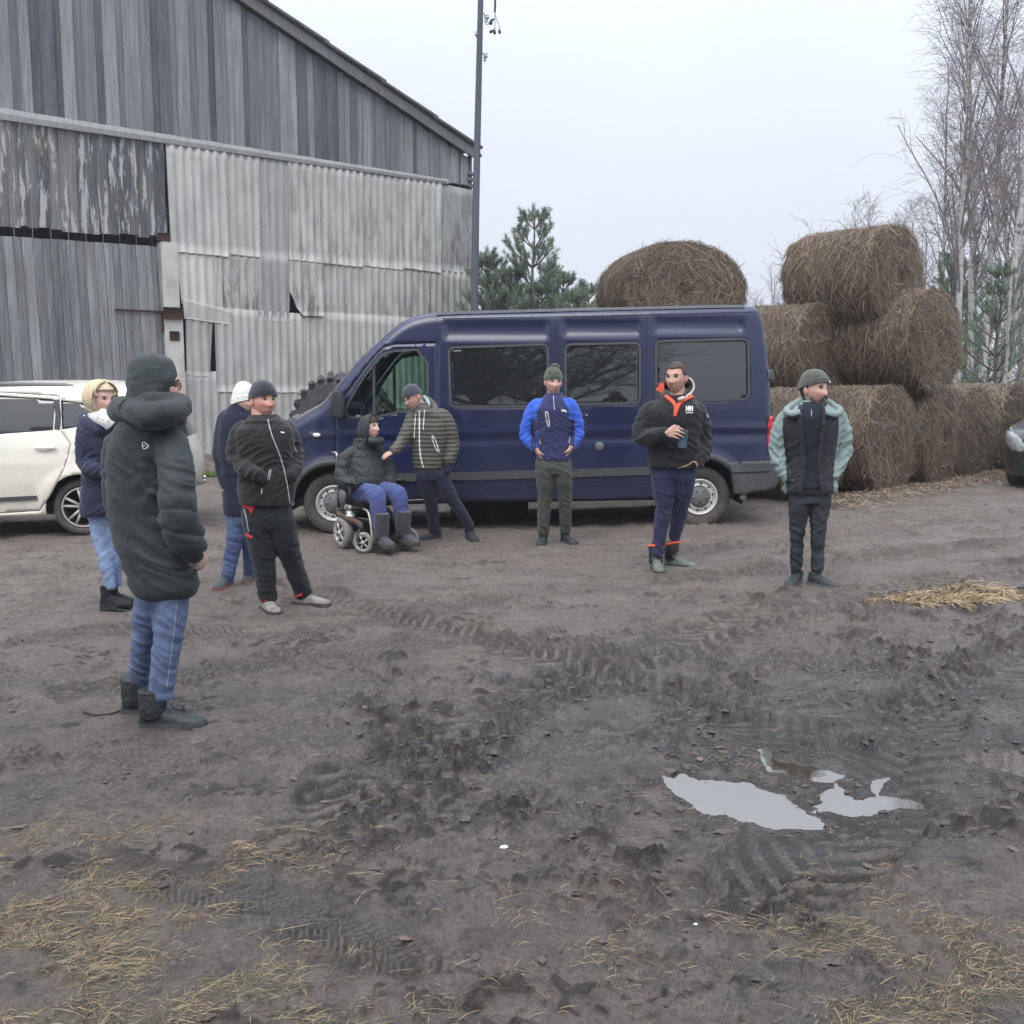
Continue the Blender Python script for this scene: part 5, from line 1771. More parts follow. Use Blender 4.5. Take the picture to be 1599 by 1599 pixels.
def bale_mesh(seed):
    rg_ = np.random.default_rng(seed)
    nu, nl, nr = 120, 44, 16
    prof = [(t, -BL / 2) for t in np.linspace(0, 1, nr)] + [(1, x) for x in np.linspace(-BL / 2, BL / 2, nl)[1:-1]] + [(t, BL / 2) for t in np.linspace(1, 0, nr)]
    an = np.arange(nu) * 2 * math.pi / nu
    V = []
    for (t, h) in prof:
        rr = BR * t
        hh = h
        if abs(h) < BL / 2: rr *= 1 - .05 * (abs(h) / (BL / 2)) ** 6
        elif t > .9: rr *= 1 - .03
        V.append(np.stack([rr * np.cos(an), np.full(nu, hh) + np.sign(h) * (.05 * (1 - t * t) if abs(h) >= BL / 2 else 0), rr * np.sin(an)], 1))
    V = np.concatenate(V)
    F = []
    for j in range(len(prof) - 1):
        for k in range(nu):
            k2 = (k + 1) % nu; F.append([j * nu + k, (j + 1) * nu + k, (j + 1) * nu + k2, j * nu + k2])
    N = V / (np.linalg.norm(V, axis=1)[:, None] + 1e-6)
    sh = seed * 7.7
    d = .060 * n3(V * 1.4 + sh, 1) + .022 * n3(V * 5 + sh, 2) + .020 * np.abs(n3(V * 12 + sh, 3)) + .016 * n3(V * 26 + sh, 4)
    V = V + N * d[:, None]
    V[:, 2] = np.where(V[:, 2] < -.5 * BR, V[:, 2] * (1 - .10 * sst(-.5 * BR, -BR, V[:, 2])), V[:, 2])
    V[:, 0] *= 1.03
    me = mesh_np('bale', V, F)
    # loose strands over the surface
    n = 12000
    P = []; D = []; NN = []
    for k in range(n):
        if rg_.uniform() < .60:
            a = rg_.uniform(0, 2 * math.pi); h = rg_.uniform(-.5, .5) * BL
            nn = np.array([math.cos(a), 0, math.sin(a)]); p = nn * (BR * 1.0) + np.array([0, h, 0])
            tg = np.array([-math.sin(a), 0, math.cos(a)])
            if tg[2] > 0: tg = -tg
            d = tg * rg_.normal(1, .3) + np.array([0, 1, 0]) * rg_.normal(0, .62)
        else:
            a = rg_.uniform(0, 2 * math.pi); q = math.sqrt(rg_.uniform(.02, 1)) * BR
            sg = 1 if rg_.uniform() < .25 else -1
            nn = np.array([0, sg, 0.]); p = np.array([q * math.cos(a), sg * (BL / 2 + .05 * (1 - (q / BR) ** 2)), q * math.sin(a)])
            tg = np.array([-math.sin(a), 0, math.cos(a)]); 
            d = tg * rg_.choice([-1, 1]) * rg_.normal(.7, .4) + np.array([0, 0, -1]) * abs(rg_.normal(.4, .5)) + np.array([1, 0, 0]) * rg_.normal(0, .45)
        P.append(p); D.append(d / (np.linalg.norm(d) + 1e-6)); NN.append(nn)
    P = np.array(P); D = np.array(D); NN = np.array(NN)
    Nrm = P / np.linalg.norm(P, axis=1)[:, None]
    P = P + Nrm * (.060 * n3(P * 1.4 + sh, 1) + .022 * n3(P * 5 + sh, 2) + .008)[:, None]
    ln = np.exp(rg_.normal(math.log(.13), .5, n)).clip(.04, .4)[:, None]; wd = rg_.uniform(.0016, .004, n)[:, None]
    Sx = np.cross(D, NN); Sx /= np.linalg.norm(Sx, axis=1)[:, None] + 1e-6
    bow = rg_.uniform(.0, .14, n)[:, None]; sw = rg_.normal(0, .10, n)[:, None]
    loose = (rg_.uniform(0, 1, n)[:, None] < .10) * rg_.uniform(.2, 1, (n, 1))
    W = []
    for t, wf in ((0, .8), (.33, 1), (.66, 1), (1, .4)):
        c = P + D * ln * (t - .3) + NN * (ln * bow * math.sin(math.pi * t) + .008 + .09 * t * loose) + Sx * ln * sw * t * t + np.array([0, 0, -1.]) * ln * .18 * t * t
        W.append(c - Sx * wd * wf); W.append(c + Sx * wd * wf)
    W = np.stack(W, 1).reshape(-1, 3)
    o = np.arange(n)[:, None] * 8
    FF = np.concatenate([o + np.array([[0, 1, 3, 2]]), o + np.array([[2, 3, 5, 4]]), o + np.array([[4, 5, 7, 6]])], 1).reshape(-1, 4)
    ms = mesh_np('loose_straw', W, FF)
    at = ms.attributes.new('tone', 'FLOAT', 'POINT'); at.data.foreach_set('value', np.repeat(rg_.beta(1.6, 2.2, n).astype(np.float32), 8))
    me.materials.append(m_bale); ms.materials.append(m_strand)
    return me, ms


protos = [bale_mesh(k) for k in (1, 2, 3)]
gA = G(1388, 768)
TB = at_y(1398, 432, 14.9)
MBp = at_y(1462, 530, 14.7)
NBp = at_y(1290, 552, 15.1)
KB = at_y(1075, 452, 16.2)


def ctr(face): return np.asarray(face) - bn * BL / 2


cA = ctr(gA) + np.array([0, 0, BR - .03])
bales = [
    (cA, 'front hay bale at ground level, right behind the man in the two-tone jacket'),
    (cA + br * 1.40 + np.array([0, 0, .02]), 'upright-looking hay bale on the ground, second along the front row'),
    (cA + br * 2.75 + np.array([0, 0, -.02]), 'hay bale on the ground nearest the nose of the dark green car'),
    (cA + br * 4.15, 'last hay bale of the ground row, fading behind the dark green car'),
    (cA - br * 1.36 - bn * .35 + np.array([0, 0, -.02]), 'low hay bale squeezed between minibus tail and the stack'),
    (ctr(MBp), 'second-tier hay bale with a broad round face, leaning over the front row'),
    (ctr(NBp), 'second-tier pale hay bale just right of the minibus roof'),
    (ctr(TB), 'topmost hay bale of the right-hand stack, against the sky'),
    (ctr(KB), 'domed hay bale showing above the middle of the minibus roof'),
    (ctr(KB) - br * 2.15 + np.array([0, 0, -1.28]), 'hay bale peeping over the minibus roof beside the pines'),
    (ctr(KB) - br * .72 + np.array([0, 0, -1.26]), 'hay bale just showing under the left of the domed one'),
    (ctr(KB) + br * .72 + np.array([0, 0, -1.25]), 'hay bale just showing under the right of the domed one'),
    (ctr(KB) - br * 1.45 + np.array([0, 0, -2.40]), 'ground-level hay bale behind the minibus, leftmost of its row'),
    (ctr(KB) + np.array([0, 0, -2.40]), 'ground-level hay bale behind the minibus under the domed one'),
    (ctr(KB) + br * 1.45 + np.array([0, 0, -2.40]), 'ground-level hay bale behind the minibus, nearest the right stack'),
    (ctr(NBp) + np.array([0, 0, -1.42]) - bn * .2 + br * .3, 'ground-level hay bale hidden in shade below the pale one'),
]
for k, (c, lb) in enumerate(bales):
    me, ms = protos[k % 3]
    o = bpy.data.objects.new('hay_bale', me); COL.objects.link(o)
    o.location = c.tolist()
    o.rotation_euler = (0, 0, BA + R(random.uniform(-7, 7)))
    # local -Y is the face that looks to the yard
    roll = random.uniform(-.25, .25)
    o.rotation_mode = 'QUATERNION'
    o.rotation_quaternion = Quaternion((0, 0, 1), BA + R(random.uniform(-6, 6))) @ Quaternion((0, 1, 0), roll)
    s_ = random.uniform(.97, 1.03); o.scale = (s_, random.uniform(.95, 1.06), s_ * .99)
    if 'domed' in lb and 'under' not in lb:        # a sagged bale lying end-on
        o.rotation_quaternion = Quaternion((0, 0, 1), R(14)); o.scale = (1.34, 1.0, .98); o.location.x += .22
    tag(o, lb, 'hay bale', 'round hay bales in the stack')
    st = bpy.data.objects.new('loose_straw', ms); COL.objects.link(st); st.parent = o
# hay dropped round the stack
N = 9000
t = rg.uniform(-2.2, 4.6, N); w = np.abs(rg.normal(0, .32, N)) - .1
hx = gA[0] + br[0] * t + bn[0] * w; hy = gA[1] + br[1] * t + bn[1] * w
blades('dropped_hay', np.stack([hx, hy, gz(hx, hy) + np.abs(rg.normal(0, .02, N))], 1), rg.uniform(.06, .2, N), rg.uniform(.004, .009, N), rg.beta(2, 2, N), m_strand, lift=.05, seed=41)
# ================================================================== trees
def batch_tubes(polys, rads, sides=3):
    """polys (N,m,3), rads (N,m)"""
    P = np.asarray(polys, float); Rd = np.asarray(rads, float)
    N, m, _ = P.shape
    T = np.gradient(P, axis=1); T /= np.linalg.norm(T, axis=2)[..., None] + 1e-9
    ref = np.where(np.abs(T[..., 2:3]) > .9, np.array([1., 0, 0]), np.array([0, 0, 1.]))
    u = np.cross(T, ref); u /= np.linalg.norm(u, axis=2)[..., None] + 1e-9
    w = np.cross(T, u)
    k = np.arange(sides) * 2 * math.pi / sides
    V = P[:, :, None] + Rd[:, :, None, None] * (np.cos(k)[None, None, :, None] * u[:, :, None] + np.sin(k)[None, None, :, None] * w[:, :, None])
    V = V.reshape(-1, 3)
    base = (np.arange(N) * m * sides)[:, None, None] + (np.arange(m - 1) * sides)[None, :, None]
    j = np.arange(sides)[None, None]; j2 = (j + 1) % sides
    F = np.stack([base + j, base + j2, base + sides + j2, base + sides + j], -1).reshape(-1, 4)
    return V, F


def spawn(rg_, parents, prad, per, t0, t1, ang, ln, droop, rscale, m=5, wob=.12, up=0.):
    """grow children from polylines"""
    P = np.asarray(parents); N, pm, _ = P.shape
    out = []; rr = []
    L = np.linalg.norm(P[:, -1] - P[:, 0], axis=1)
    for i in range(N):
        cnt = per if isinstance(per, int) else max(1, int(per * L[i]))
        for c in range(cnt):
            t = t0 + (t1 - t0) * (c + rg_.uniform(0, 1)) / cnt
            f = t * (pm - 1); k = min(int(f), pm - 2); f -= k
            p = P[i, k] * (1 - f) + P[i, k + 1] * f
            d = P[i, k + 1] - P[i, k]; d /= np.linalg.norm(d) + 1e-9
            q = rg_.normal(0, 1, 3); q -= d * (q @ d); q /= np.linalg.norm(q) + 1e-9
            a = ang * rg_.uniform(.7, 1.3)
            v = d * math.cos(a) + q * math.sin(a) + np.array([0, 0, up]); v /= np.linalg.norm(v)
            l = ln(t, L[i]) * rg_.uniform(.65, 1.3)
            pts = [p]
            for s_ in range(m - 1):
                v = v + rg_.normal(0, wob, 3) + np.array([0, 0, -droop * l / (m - 1)]); v /= np.linalg.norm(v)
                pts.append(pts[-1] + v * l / (m - 1))
            r0 = (prad[i, k] * (1 - f) + prad[i, k + 1] * f) * rscale
            out.append(pts); rr.append(np.linspace(max(r0, .004), max(.0032, r0 * .35), m))
    return np.array(out), np.array(rr)


def birch_proto(seed, H=14, lean=0.02, forks=1, nb=28):
    rg_ = np.random.default_rng(seed)
    m = 14
    trunks = []; tr_ = []
    for f in range(forks):
        x = np.zeros((m, 3)); x[:, 2] = np.linspace(0, H * (1 - .1 * f), m)
        dr = rg_.normal(0, 1, 2); dr /= np.linalg.norm(dr)
        tt = np.linspace(0, 1, m)
        x[:, :2] += dr * (lean * H * tt ** 1.5)[:, None] * (1 + 2 * f) + np.cumsum(rg_.normal(0, .05, (m, 2)), 0) * .7
        trunks.append(x); tr_.append(np.linspace(.095, .012, m) * H / 14)
    T = np.array(trunks); TR = np.array(tr_)
    A, AR = spawn(rg_, T, TR, nb, .24, .98, .50, lambda t, L: L * .27 * (1.1 - t) ** .8 + .3, .0, .42, 7, .06, .25)
    B, BRd = spawn(rg_, A, AR, 6, .18, .98, .62, lambda t, L: L * .42 * (1.15 - t) + .15, .12, .5, 5, .10, .05)
    Cc, CR = spawn(rg_, B, BRd, 4, .12, 1.0, .6, lambda t, L: L * .5 + .12, .35, .55, 4, .13)
    D, DR = spawn(rg_, Cc, CR, 1, .2, 1.0, .5, lambda t, L: L * .6 + .10, .5, .7, 3, .13)
    tv, tf = batch_tubes(T, TR, 10)
    vs, fs, n = [], [], 0
    for q, r_, sd in ((A, AR, 5), (B, BRd, 3), (Cc, CR, 3), (D, DR, 3)):
        V, F = batch_tubes(q, r_, sd); vs.append(V); fs.append(F + n); n += len(V)
    return mesh_np('birch_trunk', tv, tf), mesh_np('birch_crown', np.concatenate(vs), np.concatenate(fs))


def birch_bark():
    m, nt, b = node_mat('birch_bark')
    L = nt.links.new
    tc = nd(nt, 'ShaderNodeTexCoord'); sx = nd(nt, 'ShaderNodeSeparateXYZ'); L(tc.outputs['Object'], sx.inputs[0])
    mp = nd(nt, 'ShaderNodeMapping'); mp.inputs['Scale'].default_value = (1, 1, 2.6); L(tc.outputs['Object'], mp.inputs[0])
    nz = nd(nt, 'ShaderNodeTexNoise', i_Scale=3.2, i_Detail=6, i_Roughness=.7); L(mp.outputs[0], nz.inputs['Vector'])
    hr = nd(nt, 'ShaderNodeMapRange'); L(sx.outputs['Z'], hr.inputs[0])
    for k, v in zip((1, 2, 3, 4), (4, 12, .0, .09)): hr.inputs[k].default_value = v
    sb = nd(nt, 'ShaderNodeMath', operation='SUBTRACT'); L(nz.outputs['Fac'], sb.inputs[0]); L(hr.outputs[0], sb.inputs[1])
    r = nd(nt, 'ShaderNodeValToRGB'); e = r.color_ramp.elements; e[0].position = .36; e[0].color = (.07, .062, .06, 1); e[1].position = .46; e[1].color = (.40, .385, .37, 1)
    L(sb.outputs[0], r.inputs[0]); L(r.outputs[0], b.inputs['Base Color']); b.inputs['Roughness'].default_value = .8
    return m


m_birch = birch_bark(); m_twig = simple('birch_twig', (.17, .145, .145), .85, var=.2)
bp3 = [birch_proto(s_, h, l, f, nb) for s_, h, l, f, nb in ((21, 14.5, .02, 1, 30), (22, 13.0, .035, 2, 24), (23, 15.0, .015, 1, 28), (24, 6.0, .02, 1, 9))]
for a, b_ in bp3: a.materials.append(m_birch); b_.materials.append(m_twig)


def put_tree(name, me_t, me_c, loc, rz, sc, label, cat, group, tn='trunk', cn='crown', tilt=(0, 0)):
    r = bpy.data.objects.new(name, None); COL.objects.link(r)
    r.location = [float(q) for q in loc]; r.rotation_euler = (tilt[0], tilt[1], rz); r.scale = (sc, sc, sc)
    for n_, me in ((tn, me_t), (cn, me_c)):
        o = bpy.data.objects.new(n_, me); COL.objects.link(o); o.parent = r
    return tag(r, label, cat, group)


def gat(px, Y): x = at_y(px, 598, Y)[0]; return (x, Y, float(base_z(x)) - .05)


bl = [(1500, 27, 0, .98, 'bare birch with a straight pale trunk rising right behind the top hay bale', (0, -.012)),
      (1513, 29, 0, 1.02, 'bare birch with a dark slim trunk, close right of the straight pale one', (0, .03)),
      (1543, 28, 2, 1.0, 'bare birch in the middle of the clump, thin and upright', (0, .01)),
      (1549, 25, 2, 1.0, 'bare birch leaning out to the right with a black and white trunk', (0, .055)),
      (1572, 33, 1, 1.1, 'forked bare birch deeper in the clump behind the leaning one', (.01, -.02)),
      (1600, 27, 0, .95, 'bare birch cut by the right edge of the picture', (0, .02)),
      (1466, 31, 2, .72, 'lower bare birch just right of the top hay bale', (0, -.03)),
      (1478, 34, 2, .85, 'slender bare birch between the lower one and the straight pale trunk', (0, -.03)),
      (1578, 21, 3, 1.1, 'short crooked birch with a white stem low down by the right edge', (0, .22)),
      (1640, 32, 2, 1.0, 'bare birch mostly outside the right edge, its twigs reaching in', (0, .0))]
for k, (px, Y, i, sc, lb, tl_) in enumerate(bl):
    put_tree('birch_tree', *bp3[i], gat(px, Y), k * 2.1, sc, lb, 'birch tree', 'bare birches on the right', tilt=tl_)
for k, (px, Y, sc, lb) in enumerate([(1329, 44, 1.50, 'lone thin birch sapling standing behind the top hay bale against the sky'), (1402, 42, 1.45, 'faint birch sapling just left of the birch clump'),
                                     (1388, 50, 1.5, 'second faint sapling, farthest off, beyond the top hay bale')]):
    put_tree('birch_sapling', *bp3[3], gat(px, Y), k * 1.3 + .5, sc, lb, 'sapling', 'birch saplings behind the hay')


def pine_proto(seed, H=4.6):
    rg_ = np.random.default_rng(seed)
    m = 10
    t = np.zeros((1, m, 3)); t[0, :, 2] = np.linspace(0, H, m); t[0, :, :2] += np.cumsum(rg_.normal(0, .025, (m, 2)), 0)
    tr_ = np.linspace(.07, .012, m)[None]
    A = []; AR = []
    z = .5
    while z < H - .12:
        f = z / H * (m - 1); k = min(int(f), m - 2); c = t[0, k] * (1 - f + k) + t[0, k + 1] * (f - k)
        ln = .30 + (H - z) * .40
        nb = rg_.integers(4, 7); a0 = rg_.uniform(0, 6.28)
        for q in range(nb):
            a = a0 + q * 2 * math.pi / nb + rg_.normal(0, .2)
            l = ln * rg_.uniform(.75, 1.15)
            el = .25 + .5 * (z / H)
            pts = [c]
            for s_ in range(5):
                e = el + .30 * s_ / 4
                pts.append(pts[-1] + np.array([math.cos(a) * math.cos(e), math.sin(a) * math.cos(e), math.sin(e)]) * l / 5)
            A.append(pts); AR.append(np.linspace(.022, .008, 6) * (.5 + .5 * ln))
        z += .44 * rg_.uniform(.85, 1.1)
    A = np.array(A); AR = np.array(AR)
    B, BRd = spawn(rg_, A, AR, 8, .25, 1.0, .7, lambda t_, L: .18 + .28 * L * (1.2 - t_), -.3, .6, 4, .06, .6)
    shoots = np.concatenate([B[:, 1:], A[:, 3:6]])
    lead = t[:, -3:]
    shoots = np.concatenate([shoots, lead])
    n = 64
    V = []
    S0 = shoots[:, 0]; S1 = shoots[:, 1]; S2 = shoots[:, 2]
    M = len(shoots)
    tt = rg_.uniform(0, 1, (M, n))
    P = np.where(tt[..., None] < .5, S0[:, None] + (S1 - S0)[:, None] * tt[..., None] * 2, S1[:, None] + (S2 - S1)[:, None] * (tt[..., None] * 2 - 1))
    d = (S2 - S0); d /= np.linalg.norm(d, axis=1)[:, None] + 1e-9
    q = rg_.normal(0, 1, (M, n, 3)); q -= d[:, None] * (q * d[:, None]).sum(-1, keepdims=True); q /= np.linalg.norm(q, axis=-1, keepdims=True)
    v = d[:, None] * rg_.uniform(.5, 1.0, (M, n, 1)) + q * .75; v /= np.linalg.norm(v, axis=-1, keepdims=True)
    s_ = np.cross(v, rg_.normal(0, 1, (M, n, 3))); s_ /= np.linalg.norm(s_, axis=-1, keepdims=True)
    l = rg_.uniform(.06, .10, (M, n, 1)); w = .0038
    VV = np.stack([P - s_ * w, P + s_ * w, P + v * l + s_ * w * .4, P + v * l - s_ * w * .4], 2).reshape(-1, 3)
    FF = np.arange(len(VV)).reshape(-1, 4)
    mn = mesh_np('needles', VV, FF, False)
    at = mn.attributes.new('tone', 'FLOAT', 'POINT'); at.data.foreach_set('value', np.repeat(np.clip(rg_.normal(.5, .25, len(FF)), 0, 1).astype(np.float32), 4))
    vs, fs, k = [], [], 0
    for q_, r_, sd in ((t, tr_, 8), (A, AR, 5), (B, BRd, 3)):
        V, F = batch_tubes(q_, r_, sd); vs.append(V); fs.append(F + k); k += len(V)
    mt = mesh_np('pine_wood', np.concatenate(vs), np.concatenate(fs))
    mt.materials.append(simple('pine_bark', (.10, .085, .07), .9, var=.3)); mn.materials.append(m_needle)
    return mt, mn


m_needle = attr_mat('pine_needle', [(0, (.085, .135, .10)), (.5, (.155, .225, .16)), (1, (.24, .31, .20))], .6)
pp = [pine_proto(51, 4.9), pine_proto(52, 4.3)]
for k, (px, Y, i, sc, lb) in enumerate([(835, 24.5, 0, 1.12, 'tallest young pine with two bare-tipped leaders, between pole and hay'), (762, 24.2, 1, 1.06, 'young pine half hidden by the utility pole'),
                                        (799, 25, 1, 1.0, 'bushy young pine left of the tallest one'), (878, 25.5, 1, .98, 'young pine right of the tallest one'), (918, 26, 1, .93, 'rightmost young pine, beside the domed hay bale'),
                                        (846, 24.2, 1, .90, 'low bushy pine at the foot of the tallest one'), (898, 24.6, 1, .86, 'low pine close to the hay bales'), (780, 24.8, 1, .88, 'low pine beside the pole, nearest the barn corner'), (860, 27, 0, .92, 'farther young pine filling the gap behind the tallest one'), (775, 26, 0, .93, 'farther young pine between the pole and the bushy one')]):
    put_tree('young_pine', *pp[i], gat(px, Y), k * 1.7, sc, lb, 'pine tree', 'young pines behind the minibus', 'trunk', 'foliage')
for k, (px, Y, i, sc, lb) in enumerate([(1556, 24, 1, .95, 'small dark pine low among the birch trunks'), (1475, 31, 0, 1.05, 'pine showing behind the shoulder of the second-tier hay bale'), (1507, 34, 0, 1.1, 'pine between two birch trunks at the back')]):
    put_tree('small_pine', *pp[i], gat(px, Y), k * 2.3 + 1, sc, lb, 'pine tree', 'pines among the birches', 'trunk', 'foliage')
# far wood on the right: thin stems and twigs that read as one mass
rg_ = np.random.default_rng(77)
NT = 230
X = rg_.uniform(16, 64, NT); Yv = rg_.uniform(50, 85, NT); Hh = rg_.uniform(6, 11, NT)
m_ = 6
T = np.zeros((NT, m_, 3)); T[:, :, 0] = X[:, None] + np.cumsum(rg_.normal(0, .12, (NT, m_)), 1); T[:, :, 1] = Yv[:, None]; T[:, :, 2] = np.linspace(0, 1, m_)[None] * Hh[:, None]
TR = np.linspace(.10, .02, m_)[None] * np.ones((NT, 1))
A, AR = spawn(rg_, T, TR, 16, .1, 1, .6, lambda t_, L: L * .22 * (1.2 - t_) + .5, 0, .5, 4, .12, .1)
B, BRd = spawn(rg_, A, AR, 5, .15, 1, .7, lambda t_, L: .9, .05, .8, 3, .15)
vs, fs, k = [], [], 0
for q_, r_, sd in ((T, TR, 5), (A, np.maximum(AR, .012), 3), (B, np.maximum(BRd, .010), 3)):
    V, F = batch_tubes(q_, r_, sd); vs.append(V); fs.append(F + k); k += len(V)
tag(link('far_wood', mesh_np('far_wood', np.concatenate(vs), np.concatenate(fs)), simple('far_twig', (.14, .115, .115), .9)), kind='stuff')
# orchard trees behind the photographer: only their reflection shows in the car windows


def orchard_proto(seed):
    rg_ = np.random.default_rng(seed)
    T = np.zeros((1, 6, 3)); T[0, :, 2] = np.linspace(0, 1.3, 6); T[0, :, 0] = np.linspace(0, .15, 6)
    TR = np.linspace(.17, .12, 6)[None]
    A, AR = spawn(rg_, T, TR, 8, .6, 1, .75, lambda t_, L: 2.7, -.04, .55, 8, .13, .25)
    B, BRd = spawn(rg_, A, AR, 9, .15, 1, .7, lambda t_, L: 1.2, -.05, .5, 6, .16, .1)
    C2, CR = spawn(rg_, B, BRd, 8, .15, 1, .7, lambda t_, L: .6, 0, .6, 4, .18)
    D, DR = spawn(rg_, C2, CR, 2, .1, 1, .7, lambda t_, L: .3, 0, .8, 3, .18)
    vs, fs, k = [], [], 0
    for q_, r_, sd in ((A, AR, 6), (B, BRd, 4), (C2, np.maximum(CR, .006), 3), (D, np.maximum(DR, .004), 3)):
        V, F = batch_tubes(q_, r_, sd); vs.append(V); fs.append(F + k); k += len(V)
    tv, tf = batch_tubes(T, TR, 10)
    a, b_ = mesh_np('orchard_trunk', tv, tf), mesh_np('orchard_crown', np.concatenate(vs), np.concatenate(fs))
    for q_ in (a, b_): q_.materials.append(simple('orchard_bark', (.05, .045, .042), .9))
    return a, b_


op = [orchard_proto(5), orchard_proto(6)]
for k, (x, y, i, sc, lb) in enumerate([(-3.4, -9, 0, 2.5, 'spreading bare orchard tree behind the photographer, leftmost of the row'), (-.9, -8.2, 1, 2.3, 'bare orchard tree straight behind the photographer'), (1.3, -10.5, 0, 2.0, 'rightmost bare orchard tree behind the photographer'),
                                       (-5.5, -13, 1, 2.8, 'bare orchard tree in the second row behind the photographer'), (-13, -7, 0, 1.6, 'bare orchard tree far to the left behind the photographer')]):
    put_tree('orchard_tree', *op[i], (x, y, 0), k * 1.9, sc, lb, 'fruit tree', 'bare orchard trees behind the photographer')
# ================================================================== people: tools
def remesh(V_F_list, voxel, smooth=4):
    """union of closed shapes as one smooth continuous surface -> (V, F)"""
    V = []; F = []; n = 0
    for v, f in V_F_list:
        v = np.asarray(v); V.append(v); F += [[i + n for i in q] for q in (f.tolist() if isinstance(f, np.ndarray) else f)]; n += len(v)
    me = mesh_np('tmp', np.concatenate(V), F)
    o = bpy.data.objects.new('tmp', me); COL.objects.link(o)
    md = o.modifiers.new('r', 'REMESH'); md.mode = 'VOXEL'; md.voxel_size = voxel; md.use_smooth_shade = True
    if smooth:
        ms = o.modifiers.new('s', 'SMOOTH'); ms.factor = .5; ms.iterations = smooth
    dg_ = bpy.context.evaluated_depsgraph_get()
    ev = o.evaluated_get(dg_)
    m2 = ev.to_mesh()
    nv = len(m2.vertices); co = np.empty(nv * 3, np.float32); m2.vertices.foreach_get('co', co)
    nf = len(m2.polygons); ls = np.empty(nf, np.int32); m2.polygons.foreach_get('loop_start', ls)
    vi = np.empty(len(m2.loops), np.int32); m2.loops.foreach_get('vertex_index', vi)
    lt = np.empty(nf, np.int32); m2.polygons.foreach_get('loop_total', lt)
    if (lt == 4).all(): FF = vi.reshape(-1, 4).copy()
    else: FF = [vi[a:a + b].tolist() for a, b in zip(ls, lt)]
    ev.to_mesh_clear()
    bpy.data.objects.remove(o); bpy.data.meshes.remove(me)
    return co.reshape(-1, 3).astype(float), FF


def vnormals(V, F):
    F = np.asarray(F)
    a, b, c, d = (V[F[:, k]] for k in range(4))
    fn = np.cross(c - a, d - b)
    N = np.zeros_like(V)
    for k in range(4): np.add.at(N, F[:, k], fn)
    return N / (np.linalg.norm(N, axis=1)[:, None] + 1e-12)


def folds(V, seed, amp, joints=(), rj=.13, fz=1.0):
    q = V * np.array([6.5, 6.5, 12 * fz]) + seed * 3.3
    w = n3(V * 3.5 + seed, 7)[:, None] * np.array([.8, .8, 1.1])
    sh = V[:, [0, 1, 2]].copy(); sh[:, 2] += .6 * V[:, 0] * np.sign(np.sin(seed + V[:, 0] * 3))
    qq = sh * np.array([5, 5, 16 * fz]) + seed
    d = .40 * n3(q + w, 1) + 1.0 * np.maximum(-.55, .28 - 1.6 * np.abs(n3(qq + w, 2))) + .35 * (.3 - np.abs(n3(q * 2.3 + w + 5, 4))) + .12 * n3(q * 4.1, 3)
    m = np.full(len(V), .5)
    for j in joints: m = m + 1.0 * np.exp(-((V - np.asarray(j)) ** 2).sum(1) / rj ** 2)
    return amp * d * np.minimum(m, 1.7)


def quilt(V, pitch, amp, axis=2):
    t = V[:, axis] / pitch + .25 * n3(V * 4, 3)
    return amp * (np.abs(np.sin(math.pi * t)) ** .6 - .6)


def head_surface(n_t=44, n_p=64, off=0.0):
    """head in local axes: face towards -Y, z up, origin between chin and crown"""
    th = np.linspace(0.02, math.pi - .02, n_t); ph = np.arange(n_p) * 2 * math.pi / n_p
    T, P_ = np.meshgrid(th, ph, indexing='ij')
    sx, sy, sz = np.sin(T) * np.cos(P_), np.sin(T) * np.sin(P_), np.cos(T)
    low = np.clip(-sz, 0, 1)
    x = .0755 * sx * (1 - .26 * low ** 1.4)
    y = .098 * sy
    z = .118 * sz
    fr = np.clip(-sy, 0, 1)
    # jaw comes forward, the nape goes in
    y = y - .012 * low * fr + .0 * fr
    y = np.where(sy > 0, y * (1 - .42 * low ** 1.2), y)
    y = np.where(sy < 0, np.sign(y) * np.minimum(np.abs(y), .094 + .0 * y), y)
    g = lambda v, c, s: np.exp(-((v - c) / s) ** 2)
    f = fr > .05
    npf = np.interp(z, [-.048, -.040, -.030, -.018, .004, .022, .034], [0, .010, .0265, .021, .013, .007, 0])
    y = y - f * npf * g(x, 0, .0125 + .006 * g(z, -.032, .012))
    y = y + f * .013 * (g(np.abs(x), .031, .016) * g(z, .010, .012))
    y = y - f * .005 * g(np.abs(x), .030, .022) * g(z, .030, .009)
    y = y - f * .006 * g(np.abs(x), .043, .018) * g(z, -.020, .018)
    y = y - f * (.006 * g(z, -.0585, .0055) + .006 * g(z, -.071, .006)) * g(x, 0, .024) + f * .004 * g(z, -.0645, .003) * g(x, 0, .024)
    y = y - f * .008 * g(z, -.100, .014) * g(x, 0, .022)
    y = y + f * .004 * g(z, -.084, .007) * g(x, 0, .026)
    V = np.stack([x, y, z], -1).reshape(-1, 3)
    if off:
        N = np.stack([sx / .0755, sy / .098, sz / .118], -1).reshape(-1, 3); N /= np.linalg.norm(N, axis=1)[:, None]
        V = V + N * off
    F = []
    for i in range(n_t - 1):
        for k in range(n_p):
            k2 = (k + 1) % n_p; F.append([i * n_p + k, (i + 1) * n_p + k, (i + 1) * n_p + k2, i * n_p + k2])
    F.append(list(range(n_p))); F.append([(n_t - 1) * n_p + k for k in range(n_p)][::-1])
    return V, F


def skin_mat():
    m, nt, b = node_mat('skin')
    a = nd(nt, 'ShaderNodeAttribute', attribute_name='skin_col')
    nt.links.new(a.outputs['Color'], b.inputs['Base Color'])
    b.inputs['Roughness'].default_value = .5
    b.inputs['Subsurface Weight'].default_value = .08
    b.inputs['Subsurface Radius'].default_value = (.012, .004, .002)
    return m


